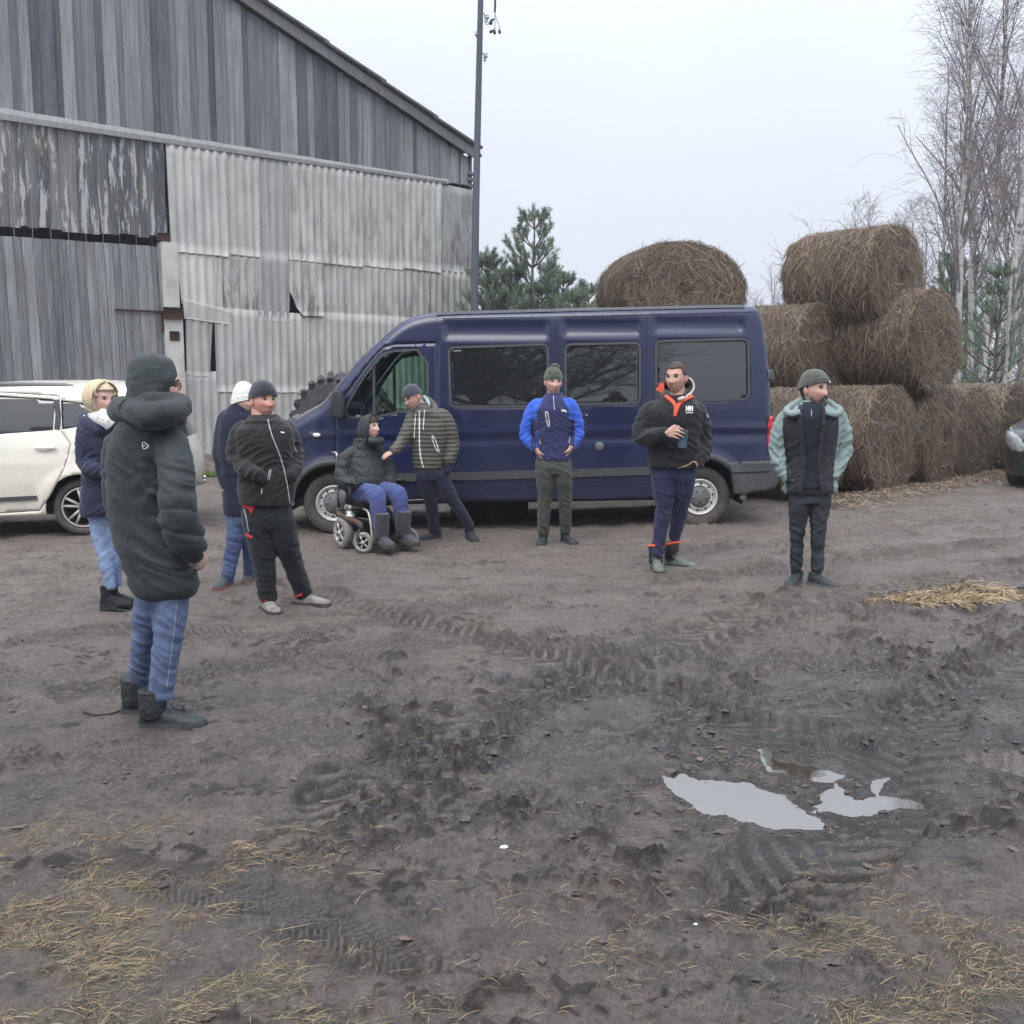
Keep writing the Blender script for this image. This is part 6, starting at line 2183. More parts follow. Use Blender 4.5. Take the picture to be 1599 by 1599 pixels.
m_skin = skin_mat()
m_eye = simple('eye_white', (.62, .58, .54), .25, var=.03)
m_iris = simple('eye_dark', (.03, .028, .028), .2, var=.03)


class Person:
    def __init__(s, foot, label, seed, skin=(.50, .30, .235), name='person'):
        g = G(*foot)
        s.Y = g[1]; s.k = mpp(s.Y); s.seed = seed; s.skin = np.array(skin)
        s.root = thing(name, label, 'person', g)
        s.cx = foot[0]; s.surf = {}
        s.Rh = np.eye(3)

    def w(s, px, py, dy=0.): return at_y(px, py, s.Y + dy)

    def limb(s, pts, rad, n=18, m=5):
        P = catmull([s.w(*p) for p in pts], m)
        r = catmull(np.array(rad, float)[:, None] * np.ones((1, 3)), m)[:, 0] * s.k
        T0 = P[0] - P[1]; T0 /= np.linalg.norm(T0) + 1e-9; T1 = P[-1] - P[-2]; T1 /= np.linalg.norm(T1) + 1e-9
        P = np.vstack([P[0] + T0 * r[0] * .80, P[0] + T0 * r[0] * .5, P, P[-1] + T1 * r[-1] * .3, P[-1] + T1 * r[-1] * .5])
        r = np.concatenate([[r[0] * .45, r[0] * .82], r, [r[-1] * .85, r[-1] * .5]])
        return tube(P, r, n)

    def arm(s, pts, rad, n=18, m=5):
        """sleeve that starts inside the shoulder"""
        p0, p1 = pts[0], pts[1]
        x = p0[0] + .42 * (s.cx - p0[0])
        d0 = p0[2] if len(p0) > 2 else 0.
        return s.limb([(x, p0[1] + .10 * abs(x - p0[0]) - 2, d0)] + list(pts), [rad[0] * .86] + list(rad), n, m)

    def leg(s, pts, rad, foot, n=18, m=5):
        """trouser leg or leg whose depth runs down to where the foot stands"""
        g = G(*foot); dA = g[1] - s.Y
        y0, y1 = pts[0][1], pts[-1][1]
        q = [(a[0], a[1], dA * ((a[1] - y0) / (y1 - y0)) ** 1.2) for a in pts]
        return s.limb(q, rad, n, m)

    def torso(s, rows, b=.62, n=32, pw=2.4, m=4, rot=0.):
        """rows: (y, x left, x right[, dy[, depth ratio]])"""
        Rr = catmull(np.array([[r[0], r[1], r[2], r[3] if len(r) > 3 else 0, r[4] if len(r) > 4 else b] for r in rows], float), m)
        k = np.arange(n) * 2 * math.pi / n
        c, sn = np.cos(k), np.sin(k)
        rings = []
        for y, xl, xr, dy, bb in Rr:
            o = s.w((xl + xr) / 2, y, dy)
            a = (xr - xl) / 2 * s.k; d = a * bb
            ex = np.sign(c) * np.abs(c) ** (2 / pw) * a; ey = np.sign(sn) * np.abs(sn) ** (2 / pw) * d
            rings.append(o + np.stack([ex, ey, 0 * ex], 1))
        return loft(rings)

    def garment(s, name, shapes, mats, vox=.009, amp=.006, joints=(), fn=None, matfun=None, smooth=4, parent=None, fz=1.0, rj=.13):
        V, F = remesh(shapes, vox, smooth)
        N = vnormals(V, F)
        J = [s.w(*j) for j in joints]
        d = folds(V, s.seed + len(name), amp, J, rj, fz)
        if fn is not None: d = d + fn(V)
        V = V + N * d[:, None]
        o = part(name, V, F, mats, parent or s.root)
        if matfun is not None:
            C = V[np.asarray(F)].mean(1)
            pxs = np.array(project(C.T)).T
            o.data.polygons.foreach_set('material_index', np.asarray(matfun(C, pxs), np.int32))
            o.data.update()
        s.surf[name] = BVHTree.FromPolygons([tuple(v) for v in V], np.asarray(F).tolist())
        return o

    def hit(s, px, py, names=None):
        d = ray(px, py); best = None
        for nme in (names or s.surf):
            h = s.surf[nme].ray_cast(Vector((0, 0, HC)), Vector(d / np.linalg.norm(d)))
            if h[0] is not None and (best is None or h[3] < best[1]): best = (np.array(h[0]), h[3], np.array(h[1]))
        return best

    def patch(s, name, poly, mat, off=.004, step=1.2, on=None, parent=None, thick=.004):
        """flat detail laid on a garment inside a pixel outline"""
        P = resample(np.array(poly, float), step, True)
        lo, hi = P.min(0), P.max(0)
        gx, gy = np.meshgrid(np.arange(lo[0], hi[0], step), np.arange(lo[1], hi[1], step)); gx, gy = gx.ravel(), gy.ravel()
        k = in_poly(gx, gy, P) & (d_line(gx, gy, P, True) > step * .4)
        pts = [tuple(p) for p in P] + list(zip(gx[k], gy[k]))
        v2, _, fs, *_ = delaunay_2d_cdt([Vector(p) for p in pts], [(i, (i + 1) % len(P)) for i in range(len(P))], [], 0, 1e-5)
        A = np.array([v[:] for v in v2]); C = np.array([A[list(f)].mean(0) for f in fs])
        ok = in_poly(C[:, 0], C[:, 1], P)
        V = []; last = None
        for a in A:
            h = s.hit(a[0], a[1], on)
            if h is None: h = last
            if h is None: V.append(s.w(a[0], a[1])); continue
            last = h
            dd = -ray(*a); dd /= np.linalg.norm(dd)
            V.append(h[0] + h[2] * off * .5 + dd * off * .5)
        V = np.array(V); n = len(V)
        F = [list(f) for f, q in zip(fs, ok) if q]
        F = [f if np.cross(A[f[1]] - A[f[0]], A[f[2]] - A[f[0]]) < 0 else f[::-1] for f in F]
        be = set()
        for f in F:
            for i in range(3): be.add((f[i], f[(i + 1) % 3]))
        rim = [e for e in be if (e[1], e[0]) not in be]
        V2 = V + np.array([0, 1., 0]) * (thick + off)
        F2 = F + [[a_, b_, b_ + n, a_ + n][::-1] for a_, b_ in rim]
        return part(name, np.vstack([V, V2]), F2, mat, parent or s.root)

    def strip(s, name, line, wpx, mat, off=.004, on=None, parent=None, closed=False):
        L = resample(chaikin(np.array(line, float), 2, closed) if len(line) > 2 else np.array(line, float), 1.5, closed)
        if closed: L = np.vstack([L, L[:1]])
        T = np.gradient(L, axis=0); N = np.stack([-T[:, 1], T[:, 0]], 1); N /= np.linalg.norm(N, axis=1)[:, None] + 1e-9
        V = []
        last = None
        for p, nn in zip(L, N):
            for sg in (-.5, .5):
                q = p + nn * wpx * sg
                h = s.hit(q[0], q[1], on) or last
                if h is None: h = (s.w(*q), 0, np.array([0, -1., 0]))
                last = h
                dd = -ray(*q); dd /= np.linalg.norm(dd)
                c = h[0] + h[2] * off * .5 + dd * off * .5
                V.append(c); V.append(c + np.array([0, 1., 0]) * (off + .006))
        F = []
        for i in range(len(L) - 1):
            a = i * 4; b = a + 4
            F += [[a, a + 2, b + 2, b], [a + 2, a + 3, b + 3, b + 2], [a + 1, a, b, b + 1]]
        return part(name, V, F, mat, parent or s.root)

    def set_head(s, px, py, yaw, pitch=0, roll=0, sc=1.06, dy=0.):
        s.hc = s.w(px, py, dy); s.hs = sc
        Rz = np.array(Matrix.Rotation(R(yaw), 3, 'Z')); Rx = np.array(Matrix.Rotation(R(pitch), 3, 'X')); Ry = np.array(Matrix.Rotation(R(roll), 3, 'Y'))
        s.Rh = Rz @ Ry @ Rx

    def hl(s, V): return s.hc + (np.asarray(V) * s.hs) @ s.Rh.T

    def body(s, shapes, neck, vox=.0065, brows=(.10, .07, .05), beard=None, red=.5):
        """one continuous body: trunk, limbs, hands and neck, with the head on it"""
        V, F = remesh(shapes, vox, 3)
        F = np.asarray(F).tolist()
        hv, hf = head_surface()
        col = np.tile(s.skin, (len(hv), 1))
        x, y, z = hv.T
        g = lambda v, c, q: np.exp(-((v - c) / q) ** 2)
        fr = y < -.02
        lip = fr * g(z, -.0645, .009) * g(x, 0, .020)
        ck = fr * (g(np.abs(x), .045, .02) * g(z, -.025, .022) + .9 * g(x, 0, .014) * g(z, -.028, .014))
        col = col * (1 - lip[:, None] * np.array([.25, .55, .5])) * (1 - red * ck[:, None] * np.array([.02, .30, .28]))
        if beard is not None:
            bm_ = fr * np.clip(g(z, -.050, .0065) * g(x, 0, .028) * beard[1] + beard[2] * g(z, -.100, .013) * g(x, 0, .020) + beard[3] * sst(-.045, -.085, z) * (np.abs(x) > -.1), 0, .95)
            col = col * (1 - bm_[:, None]) + np.array(beard[0]) * bm_[:, None]
        col *= (1 + .05 * n3(hv * 60, 4))[:, None]
        # ears
        ears = MB()
        for sg in (-1, 1):
            ears.ell((sg * .078, .010, -.004), (.010, .020, .032), 14, 10, rot=np.array(Matrix.Rotation(R(-12), 3, 'X')))
        ev = np.concatenate(ears.V); ec = np.tile(s.skin * np.array([1.0, .85, .82]), (len(ev), 1))
        n0 = len(V); n1 = n0 + len(hv)
        VV = np.vstack([V, s.hl(hv), s.hl(ev)])
        FF = F + [[i + n0 for i in f] for f in hf] + [[i + n1 for i in f] for f in ears.F]
        cc = np.vstack([np.tile(s.skin * .95, (n0, 1)), col, ec])
        o = part('body', VV, FF, m_skin, s.root)
        at = o.data.attributes.new('skin_col', 'FLOAT_COLOR', 'POINT')
        at.data.foreach_set('color', np.hstack([cc, np.ones((len(cc), 1))]).astype(np.float32).ravel())
        s.bodyo = o
        e = MB()
        for sg in (-1, 1):
            c = np.array([sg * .031, -.0735, .0105])
            V_, F_ = MB().ell(c, (.0145, .010, .0062), 14, 10).V[0], None
            e.ell(c, (.0150, .011, .0064), 14, 10, 0); e.ell(c + np.array([0, -.0065, .0]), (.0078, .0060, .0062), 12, 8, 1)
        Ve = np.concatenate(e.V); eo = part('eyes', s.hl(Ve), e.F, [m_eye, m_iris], o)
        eo.data.polygons.foreach_set('material_index', np.array(e.M, np.int32))
        b = MB()
        for sg in (-1, 1):
            pts_ = [(sg * .014, -.0905, .0285), (sg * .026, -.0915, .0325), (sg * .038, -.0860, .0315), (sg * .048, -.0760, .0265)]
            b.tube(catmull(pts_, 3), np.array([.0048] * 7 + [.0032] * 3), 6)
            lid = [(sg * .017, -.0815, .0135), (sg * .025, -.0865, .0178), (sg * .034, -.0855, .0178), (sg * .044, -.078, .0135)]
            b.tube(catmull(lid, 3), .0026, 5)
        part('eyebrows', s.hl(np.concatenate(b.V)), b.F, simple('brow_%d' % (brows[0] * 1000), brows, .9), o)
        return o

    def dome(s, name, mat, zb, zt, rx, ry, tilt=0., band=.0, bandh=.25, yo=.006, amp=.0, tilt2=0, knit=True, flop=0., pw=2.5):
        """knitted hat: rings from brim to crown in head axes"""
        n, m = 56, 30
        k = np.arange(n) * 2 * math.pi / n
        rings = []
        ts = np.concatenate([[0, 0], np.linspace(0, 1, m) ** 1.0])
        for i, t in enumerate(ts):
            f = max(1e-3, (1 - t ** pw)) ** (1 / (pw - .4))
            if i == 0: f *= .90
            bd = band * (1 if t < bandh else 0)
            x = (rx + bd) * f * np.cos(k); y = (ry + bd) * f * np.sin(k) + yo + flop * t * t
            z = zb + (zt - zb) * t + (tilt * y + tilt2 * np.abs(x)) * (1 - t)
            rings.append(np.stack([x, y, z], 1))
        V, F = loft(rings)
        N = V - np.array([0, 0, .0]); N /= np.linalg.norm(N, axis=1)[:, None] + 1e-9
        if amp: V = V + N * (amp * (n3(V * 16 + s.seed, 5) + .7 * (.3 - np.abs(n3(V * 24 + s.seed, 6)))))[:, None]
        return part(name, s.hl(V), F, mat, s.root)

    def hair(s, name, mat, off, keep, amp=.004, stretch=(30, 30, 8)):
        V, F = head_surface(70, 96, off)
        V0, _ = head_surface(70, 96, -.004)
        m_ = keep(V0)
        V = V + (V / np.linalg.norm(V, axis=1)[:, None]) * (amp * n3(V * np.array(stretch) + s.seed, 8))[:, None]
        kp = [f for f in F if all(m_[i] for i in f)]
        # close the rim down onto the head
        be = set()
        for f in kp:
            for i in range(len(f)): be.add((f[i], f[(i + 1) % len(f)]))
        rim = [e_ for e_ in be if (e_[1], e_[0]) not in be]
        n = len(V)
        FF = kp + [[a, b, b + n, a + n][::-1] for a, b in rim]
        return part(name, s.hl(np.vstack([V, V0])), FF, mat, s.root)

    def glasses(s, mat):
        b = MB()
        for sg in (-1, 1):
            c = np.array([sg * .032, -.100, .006])
            P = [c + np.array([.022 * math.cos(t), .006 * abs(math.cos(t)) * (1 if sg * math.cos(t) > 0 else 0), .016 * math.sin(t)]) for t in np.linspace(0, 2 * math.pi, 17)]
            b.tube(P, .0018, 5, caps=False)
            b.tube([(sg * .053, -.092, .010), (sg * .078, -.05, .012), (sg * .082, .01, .008)], .0018, 5)
        b.tube([(-.010, -.103, .010), (.010, -.103, .010)], .0018, 5)
        return part('glasses', s.hl(np.concatenate(b.V)), b.F, mat, s.root)


def hand_shapes(o, X, Z, sc=1.0, curl=.5, side=1, thumb=.5):
    """open or curled hand: o wrist, X along the hand, Z back of the hand"""
    X = np.array(X, float); X /= np.linalg.norm(X); Z = np.array(Z, float); Z -= X * (Z @ X); Z /= np.linalg.norm(Z); Yy = np.cross(Z, X) * side
    M = np.stack([X, Yy, Z], 1)
    t = lambda p: np.asarray(o) + (np.asarray(p, float) * sc) @ M.T
    out = []
    e = MB().ell((.048, 0, 0), (.056, .042, .017), 16, 10); out.append((t(e.V[0]), e.F))
    out.append(tube(t([(-.03, 0, 0), (0, 0, 0), (.03, 0, 0)]), np.array([.026, .026, .03]) * sc, 14))
    for yy, ln, bx in ((.031, .072, .088), (.011, .082, .094), (-.010, .076, .092), (-.029, .060, .084)):
        a = 0; p = np.array([bx - .02, yy, 0.]); P = [p, np.array([bx, yy, 0.])]
        for sg_, f in enumerate((.45, .32, .23)):
            a += curl * (1.0, 1.1, .8)[sg_]
            P.append(P[-1] + np.array([math.cos(a), 0, -math.sin(a)]) * ln * f)
        out.append(tube(t(catmull(P, 2)), np.array([.0100] * 3 + [.0095] * 2 + [.009] * 2 + [.0085] * 1 + [.006])[:len(catmull(P, 2))] * sc, 10))
    P = [(.012, .030, -.004), (.035, .050, -.012), (.058, .058 - .02 * thumb, -.02 - .015 * thumb), (.078, .056 - .03 * thumb, -.026 - .02 * thumb)]
    out.append(tube(t(P), np.array([.013, .0125, .011, .008]) * sc, 10))
    return out


def cloth(name, col, rough=.85, bump=.35, bs=220, var=.14, vs=7, sheen=.15, dirt=None):
    return simple(name, col, rough, var=var, vscale=vs, bump=bump, bscale=bs, sheen=sheen, spec=.3, dirt=dirt)


def denim(name, col):
    if name in MATS: return MATS[name]
    m, nt, b = node_mat(name); L = nt.links.new
    tc = nd(nt, 'ShaderNodeTexCoord')
    a = nd(nt, 'ShaderNodeTexNoise', i_Scale=5, i_Detail=5); L(tc.outputs['Object'], a.inputs['Vector'])
    mp = nd(nt, 'ShaderNodeMapping'); mp.inputs['Scale'].default_value = (1, 1, 1.3); L(tc.outputs['Object'], mp.inputs[0])
    c = nd(nt, 'ShaderNodeTexNoise', i_Scale=16, i_Detail=5, i_Distortion=.8); L(mp.outputs[0], c.inputs['Vector'])
    r = nd(nt, 'ShaderNodeValToRGB'); e = r.color_ramp.elements
    k = np.array(col); e[0].position = .3; e[0].color = (*(k * .6), 1); e[1].position = .72; e[1].color = (*np.clip(k * 1.4 + .02, 0, 1), 1)
    ad = nd(nt, 'ShaderNodeMath', operation='MULTIPLY_ADD'); L(a.outputs['Fac'], ad.inputs[0]); ad.inputs[1].default_value = .5
    hf = nd(nt, 'ShaderNodeMath', operation='MULTIPLY'); hf.inputs[1].default_value = .5; L(c.outputs['Fac'], hf.inputs[0]); L(hf.outputs[0], ad.inputs[2])
    L(ad.outputs[0], r.inputs[0]); L(r.outputs[0], b.inputs['Base Color']); b.inputs['Roughness'].default_value = .85
    f = nd(nt, 'ShaderNodeTexNoise', i_Scale=260, i_Detail=2); L(tc.outputs['Object'], f.inputs['Vector'])
    bp = nd(nt, 'ShaderNodeBump', i_Strength=.3, i_Distance=.003); L(f.outputs['Fac'], bp.inputs['Height']); L(bp.outputs[0], b.inputs['Normal'])
    MATS[name] = m
    return m


def shoe(P, ankle, yaw, mat, sole_mat, ln=.29, top=.12, wd=1.0, z=None, name='shoe', heel=0., pitch=0., toe=1.0, shaft=.048):
    """ankle: world xy under the ankle; yaw 0 = toe to the camera, + = to the right"""
    ax, ay = ankle[0], ankle[1]
    z0 = (float(gz(ax, ay)[0]) - .011) if z is None else z
    f = np.array([math.sin(R(yaw)), -math.cos(R(yaw)), 0]); l = np.array([math.cos(R(yaw)), math.sin(R(yaw)), 0]); up = np.array([0, 0, 1.])
    if pitch: f, up = f * math.cos(R(pitch)) - up * math.sin(R(pitch)), up * math.cos(R(pitch)) + f * math.sin(R(pitch))
    o = np.array([ax, ay, z0])
    s = ln / .29
    def t(p): p = np.asarray(p, float); return o + p[..., 0:1] * f + p[..., 1:2] * l + p[..., 2:3] * up
    prof = [(-.082, .016, .055), (-.072, .030, .08), (-.03, .037, .092), (.02, .038, .092), (.07, .042, .078), (.115, .047, .062), (.155, .046, .053), (.185, .036, .046), (.203, .018, .036)]
    rings = []
    for x, hw, h in prof:
        a = np.linspace(0, 2 * math.pi, 20, endpoint=False)
        c_, s_ = np.cos(a), np.sin(a)
        h = h * (toe if x > .1 else 1)
        zz = .018 + heel * max(0, (.06 - x) / .14) * .0
        yy = np.sign(c_) * np.abs(c_) ** .75 * hw * wd
        z_ = np.where(s_ > 0, np.abs(s_) ** .8 * (h - zz) + zz, zz - .006 * np.abs(s_))
        rings.append(t(np.stack([np.full(20, x * s), yy, z_ + heel], 1)))
    sh = [loft(rings)]
    sh.append(tube([t(np.array([-.022, 0, .05 + heel])), t(np.array([-.024, 0, .09 + heel])), t(np.array([-.026, 0, top + heel]))], np.array([shaft * .9, shaft, shaft]) * wd, 18))
    V, F = remesh(sh, .006, 4)
    N = vnormals(V, F)
    V = V + N * (.0028 * n3(V * 45 + P.seed, 3) + .002 * n3(V * 90, 4))[:, None]
    so = part(name, V, F, mat, P.root)
    # sole
    xs = np.array([p[0] for p in prof]) * s; hw = np.array([p[1] for p in prof]) * wd + .005
    xs[0] -= .004; xs[-1] += .006
    out = [(x, w_) for x, w_ in zip(xs, hw)] + [(x, -w_) for x, w_ in zip(xs[::-1], hw[::-1])]
    out = chaikin(np.array(out), 2, True)
    th = .026 + heel
    def hz(x): return heel * .75 if (heel and x > -.02) else 0
    r0 = t(np.stack([out[:, 0], out[:, 1], np.array([hz(x) * (1 if x < .09 else max(0, (.16 - x) / .07)) for x in out[:, 0]])], 1)); r1 = t(np.stack([out[:, 0], out[:, 1], np.array([th if x < .05 else .026 + heel * max(.0, 1 - (x - .05) / .1) for x in out[:, 0]])], 1))
    V, F = loft([r0, r1]); part('sole', V, F, sole_mat, so, False)
    s_hit = BVHTree.FromPolygons([tuple(v) for v in r1], [list(range(len(r1)))])
    return so


def foot_at(px, py): return G(px, py)


m_sole = simple('muddy_sole', (.05, .047, .045), .8, var=.4, vscale=20, bump=.5, bscale=60)
m_zip = simple('zip_tape', (.42, .44, .45), .5)
m_white = simple('white_print', (.75, .76, .76), .6)
# ================================================================== the ten people
random.seed(5)
# ---- man with cup
p = Person((1040, 889), 'short-haired man in black jacket with orange collar holding a slate cup', 9)
p.cx = 1054
jk = cloth('black_softshell', (.013, .0145, .016)); tr = cloth('navy_chinos', (.020, .024, .062))
tor = [(616, 1036, 1081, .02, .85), (625, 1026, 1087, .02, .75), (637, 1010, 1096), (650, 1006, 1098), (675, 1010, 1097), (700, 1011, 1096), (720, 1011, 1095), (729, 1011, 1094)]
aL = [(1017, 640), (1004, 660, -.02), (1001, 683, -.07), (1018, 681, -.15), (1040, 676, -.235)]
aR = [(1087, 640), (1097, 662), (1101, 688), (1097, 708, -.05), (1089, 726, -.10)]
p.garment('jacket', [p.torso(tor), p.arm(aL, [14, 14, 13, 12, 9.5]), p.arm(aR, [14, 13.5, 12, 11.5, 10])], jk, .0085, .015, [(1001, 683, -.07), (1101, 688), (1050, 700, -.1), (1095, 715)])
pel = [(712, 1020, 1086), (727, 1016, 1086), (741, 1017, 1085), (750, 1022, 1080)]
lL = [(1036, 742), (1036, 765, -.02), (1037, 790, -.05), (1031, 830, -.06), (1027, 860, -.08), (1026, 868, -.08)]
lR = [(1068, 742), (1066, 765), (1063, 790), (1057, 822, .05), (1054, 832, .08), (1053, 840, .08)]
p.garment('trousers', [p.torso(pel, .55), p.leg(lL, [19.5, 17.5, 14, 11.5, 10.5, 10.2], (1025, 889)), p.leg(lR, [19.5, 17, 13.5, 11.5, 10.5, 10.2], (1053, 883))], tr, .0085, .008, [(1037, 790, -.05), (1063, 790), (1028, 858), (1052, 850), (1050, 745)], smooth=12)
p.set_head(1056, 590.5, -32, 2, 0, 1.08)
fingers = []
for L_ in ([(1049, 670, -.285), (1055, 667.5, -.318), (1064, 669.5, -.326), (1068.5, 672, -.305)], [(1048, 674, -.29), (1056, 672.5, -.328), (1065, 675.5, -.330), (1069.5, 678, -.306)],
           [(1047, 678, -.29), (1055, 677.5, -.326), (1063.5, 681, -.330), (1067.5, 683.5, -.31)], [(1046, 681, -.285), (1051, 681.5, -.315), (1057, 684, -.325), (1061, 685.5, -.318)]):
    P_ = catmull([p.w(*q) for q in L_], 3); fingers.append(tube(P_, np.linspace(.0108, .0078, len(P_)), 10))
fingers.append(tube([p.w(1047, 669, -.262), p.w(1053, 665, -.245), p.w(1061, 666, -.222)], [.013, .012, .009], 10))
e_ = MB().ell(p.w(1047, 675.5, -.272), (.034, .020, .043)); fingers.append((e_.V[0], e_.F))
fingers.append(p.limb([(1032, 677, -.22), (1046, 676, -.262)], [5.5, 5]))
inner = lambda rows: [(r[0], r[1] + 6, r[2] - 6) + tuple(r[3:]) for r in rows]
p.body(fingers + [p.torso(inner(tor)), p.torso([(r[0], r[1] + 7, r[2] - 7) for r in pel], .40), p.arm(aL, [9, 9, 8, 7, 5.5]), p.arm(aR, [9, 9, 8, 7, 6]), p.leg(lL, [13, 12, 10, 8, 7, 7], (1025, 889)), p.leg(lR, [13, 12, 10, 8, 7, 7], (1053, 883)),
        p.limb([(1060, 640, .02), (1059, 622, .02), (1058, 600, .02)], [14, 11.5, 11])], None, brows=(.09, .06, .045), beard=((.22, .15, .12), .55, .3, .22))
hm = simple('short_brown_hair', (.055, .040, .032), .7, var=.35, vscale=40, bump=.8, bscale=120, stretch=(1, 1, .3))
p.hair('hair', hm, .011, lambda V: (V[:, 2] > .066 + .012 * np.abs(V[:, 0]) / .07) | ((V[:, 1] > -.035) & (V[:, 2] > .02)) | ((V[:, 1] > .028) & (V[:, 2] > -.05)), .005)
org = cloth('orange_lining', (.72, .105, .05))
p.strip('collar_lining', [(1028, 606), (1034, 614), (1044, 622), (1053, 630), (1056, 637), (1054, 646)], 5.5, org, .010, ['jacket'])
p.strip('collar_lining', [(1082, 618), (1074, 623), (1066, 626), (1060, 632), (1056, 642), (1054, 650)], 5, org, .012, ['jacket'])
p.patch('collar_lining', [(1024, 609), (1031, 598), (1037, 597), (1037, 616), (1028, 612)], org, .01, on=None)
mb = MB(); hd = [(1072, 590, .03), (1079, 595, .05), (1082, 604, .05), (1078, 613, .0), (1070, 620, -.08), (1060, 624, -.13)]
mb.tube(catmull([p.w(*q) for q in hd], 4), .017, 10, 0); mb.tube(catmull([p.w(q[0] - 4, q[1] + 1, q[2] - .012) for q in hd[:-1]], 4), .024, 10, 1)
mb.build('hood', [cloth('cream_trim', (.55, .47, .40)), jk], p.root)
mb = MB(); mb.tube(catmull([p.w(*q) for q in [(1026, 606, .05), (1034, 600, .07), (1050, 605, .12), (1070, 600, .10), (1080, 606, .06)]], 5), .030, 12); mb.build('hood_back', jk, p.root)
p.strip('zip', [(1054, 650), (1053, 690), (1054, 727)], 1.6, cloth('dark_zip', (.03, .025, .03)), .004, ['jacket'])
p.strip('hem_lining', [(1058, 731), (1074, 727), (1084, 719), (1089, 726), (1090, 733)], 2, cloth('tan_lining', (.42, .30, .22)), .006)
for L_ in ([(1072, 634), (1072, 642)], [(1075.5, 634), (1075.5, 642)], [(1077.5, 634), (1077.5, 642)], [(1081, 634), (1081, 642)]): p.strip('logo', L_, 2.0, m_white, .003, ['jacket'])
p.strip('logo', [(1072, 638), (1075.5, 638)], 1.6, m_white, .003, ['jacket']); p.strip('logo', [(1077.5, 638), (1081, 638)], 1.6, m_white, .003, ['jacket'])
p.strip('logo_text', [(1071, 644.6), (1082, 644.6)], 1.3, m_white, .003, ['jacket'])
p.strip('sleeve_logo', [(1104, 647), (1105.5, 652)], 1.5, m_white, .003, ['jacket'])
mb = MB(); mb.ell(p.hit(1039.5, 675)[0] + np.array([0, -.004, 0]), (.007, .004, .007)); mb.build('cuff_button', m_white, p.root)
p.strip('pocket', [(1085, 700), (1088, 716)], 1.3, cloth('dark_zip', (.03, .025, .03)), .003, ['jacket'])
bt = simple('green_boot', (.115, .135, .115), .6, var=.3, vscale=14, bump=.3, bscale=40)
for fx, fy, yw, ox in ((1025, 889, 2, -.0), (1053, 883, 58, .0)):
    g = G(fx, fy); so = shoe(p, g, yw, bt, m_sole, .30, .17, 1.05, name='boot', shaft=.056)
    c = g + np.array([0, 0, .195]); mb = MB(); u_ = np.array([math.sin(R(yw)), -math.cos(R(yw)), 0])
    mb.tube([c - u_ * .026 + (.068 if yw < 30 else .066) * np.array([math.cos(t), math.sin(t), .25 * (math.cos(t) * u_[0] + math.sin(t) * u_[1])]) for t in np.linspace(0, 2 * math.pi, 25)], .011, 6, caps=False); mb.build('boot_trim', org, so)
    mb = MB(); mb.tube([c - u_ * .03 + np.array([0, 0, -.14]), c - u_ * .028, c - u_ * .028 + np.array([0, 0, .008])], [.060, .066, .060], 16); mb.build('boot_shaft', m_blk, so)
cup = p.w(1065, 699.5, -.272); ctop = p.w(1067.5, 672.5, -.272)
tc = thing('travel_cup', 'slate-blue insulated cup held by the man with the orange collar', 'cup', cup)
mb = MB(); L_ = np.linalg.norm(ctop - cup); rc = .039
mb.lathe([(0, 0), (rc * .9, 0), (rc * .93, .006), (rc * 1.0, L_ - .012), (rc * 1.04, L_ - .010), (rc * 1.04, L_)], 28, cup, ctop - cup)
mb.build('cup_body', simple('slate_blue', (.062, .115, .165), .45), tc)
mb = MB(); mb.lathe([(rc * 1.04, L_ - .001), (rc * .9, L_ + .006), (rc * .5, L_ + .004), (0, L_ + .004)], 28, cup, ctop - cup); mb.build('lid', m_blk, tc)

# ---- young man in blue
p = Person((868, 852), 'young man in a two-tone blue jacket and olive bobble-fold hat, hands in pockets', 18, (.56, .34, .27))
p.cx = 866
nv = cloth('navy_softshell', (.030, .034, .105)); bb_ = cloth('bright_blue_softshell', (.035, .105, .52))
tor = [(613, 852, 877, .02, .95), (617, 850, 879, .015, .95), (621, 845, 883, .01, .85), (630, 834, 893), (640, 828, 897), (660, 831, 894), (690, 836, 891), (706, 837, 892), (715, 837, 892), (720, 839, 890)]
aL = [(838, 634), (827, 652), (820, 676), (826, 690, -.03), (836, 702, -.06)]; aR = [(889, 633), (899, 652), (903, 674), (900, 688, -.03), (893, 698, -.06)]
def blue(C, q):
    x, y = q[:, 0], q[:, 1]
    left = ((x < 838 + (y - 640) * .02) & (y > 622 + (838 - x) * .15)) | ((y < 640) & (x < 850 - (y - 620) * .55) & (y > 622))
    right = (x > 889 + (y - 660) * .05) | ((y < 640) & (x > 878 + (y - 622) * .6) & (y > 622))
    inner_l = (x > 829) & (y > 655) & (x < 838) ; inner_r = (x > 886) & (x < 897) & (y > 655)
    return np.where((left & ~inner_l) | (right & ~inner_r), 1, 0)
p.garment('jacket', [p.torso(tor), p.arm(aL, [11.5, 11, 10, 9, 7.5]), p.arm(aR, [11.5, 11, 10, 9, 7.5])], [nv, bb_], .008, .014, [(820, 676), (903, 674), (865, 705)], matfun=blue)
pel = [(704, 841, 888), (718, 836, 892), (732, 836, 893), (741, 840, 890)]
lL = [(850, 735), (851, 755), (851, 772), (849, 805), (848, 832)]; lR = [(879, 735), (881, 755), (882, 772), (883, 800), (883, 828)]
p.garment('trousers', [p.torso(pel, .55), p.leg(lL, [15, 13.5, 11.6, 10.2, 9.6], (848, 849)), p.leg(lR, [15, 13.5, 11.6, 10.2, 9.6], (884, 847))], cloth('grey_green_trousers', (.060, .068, .058)), .008, .009, [(851, 772), (882, 772), (849, 825), (883, 820), (865, 728)], smooth=12)
p.set_head(864, 597, 12, 3, 0, 1.02)
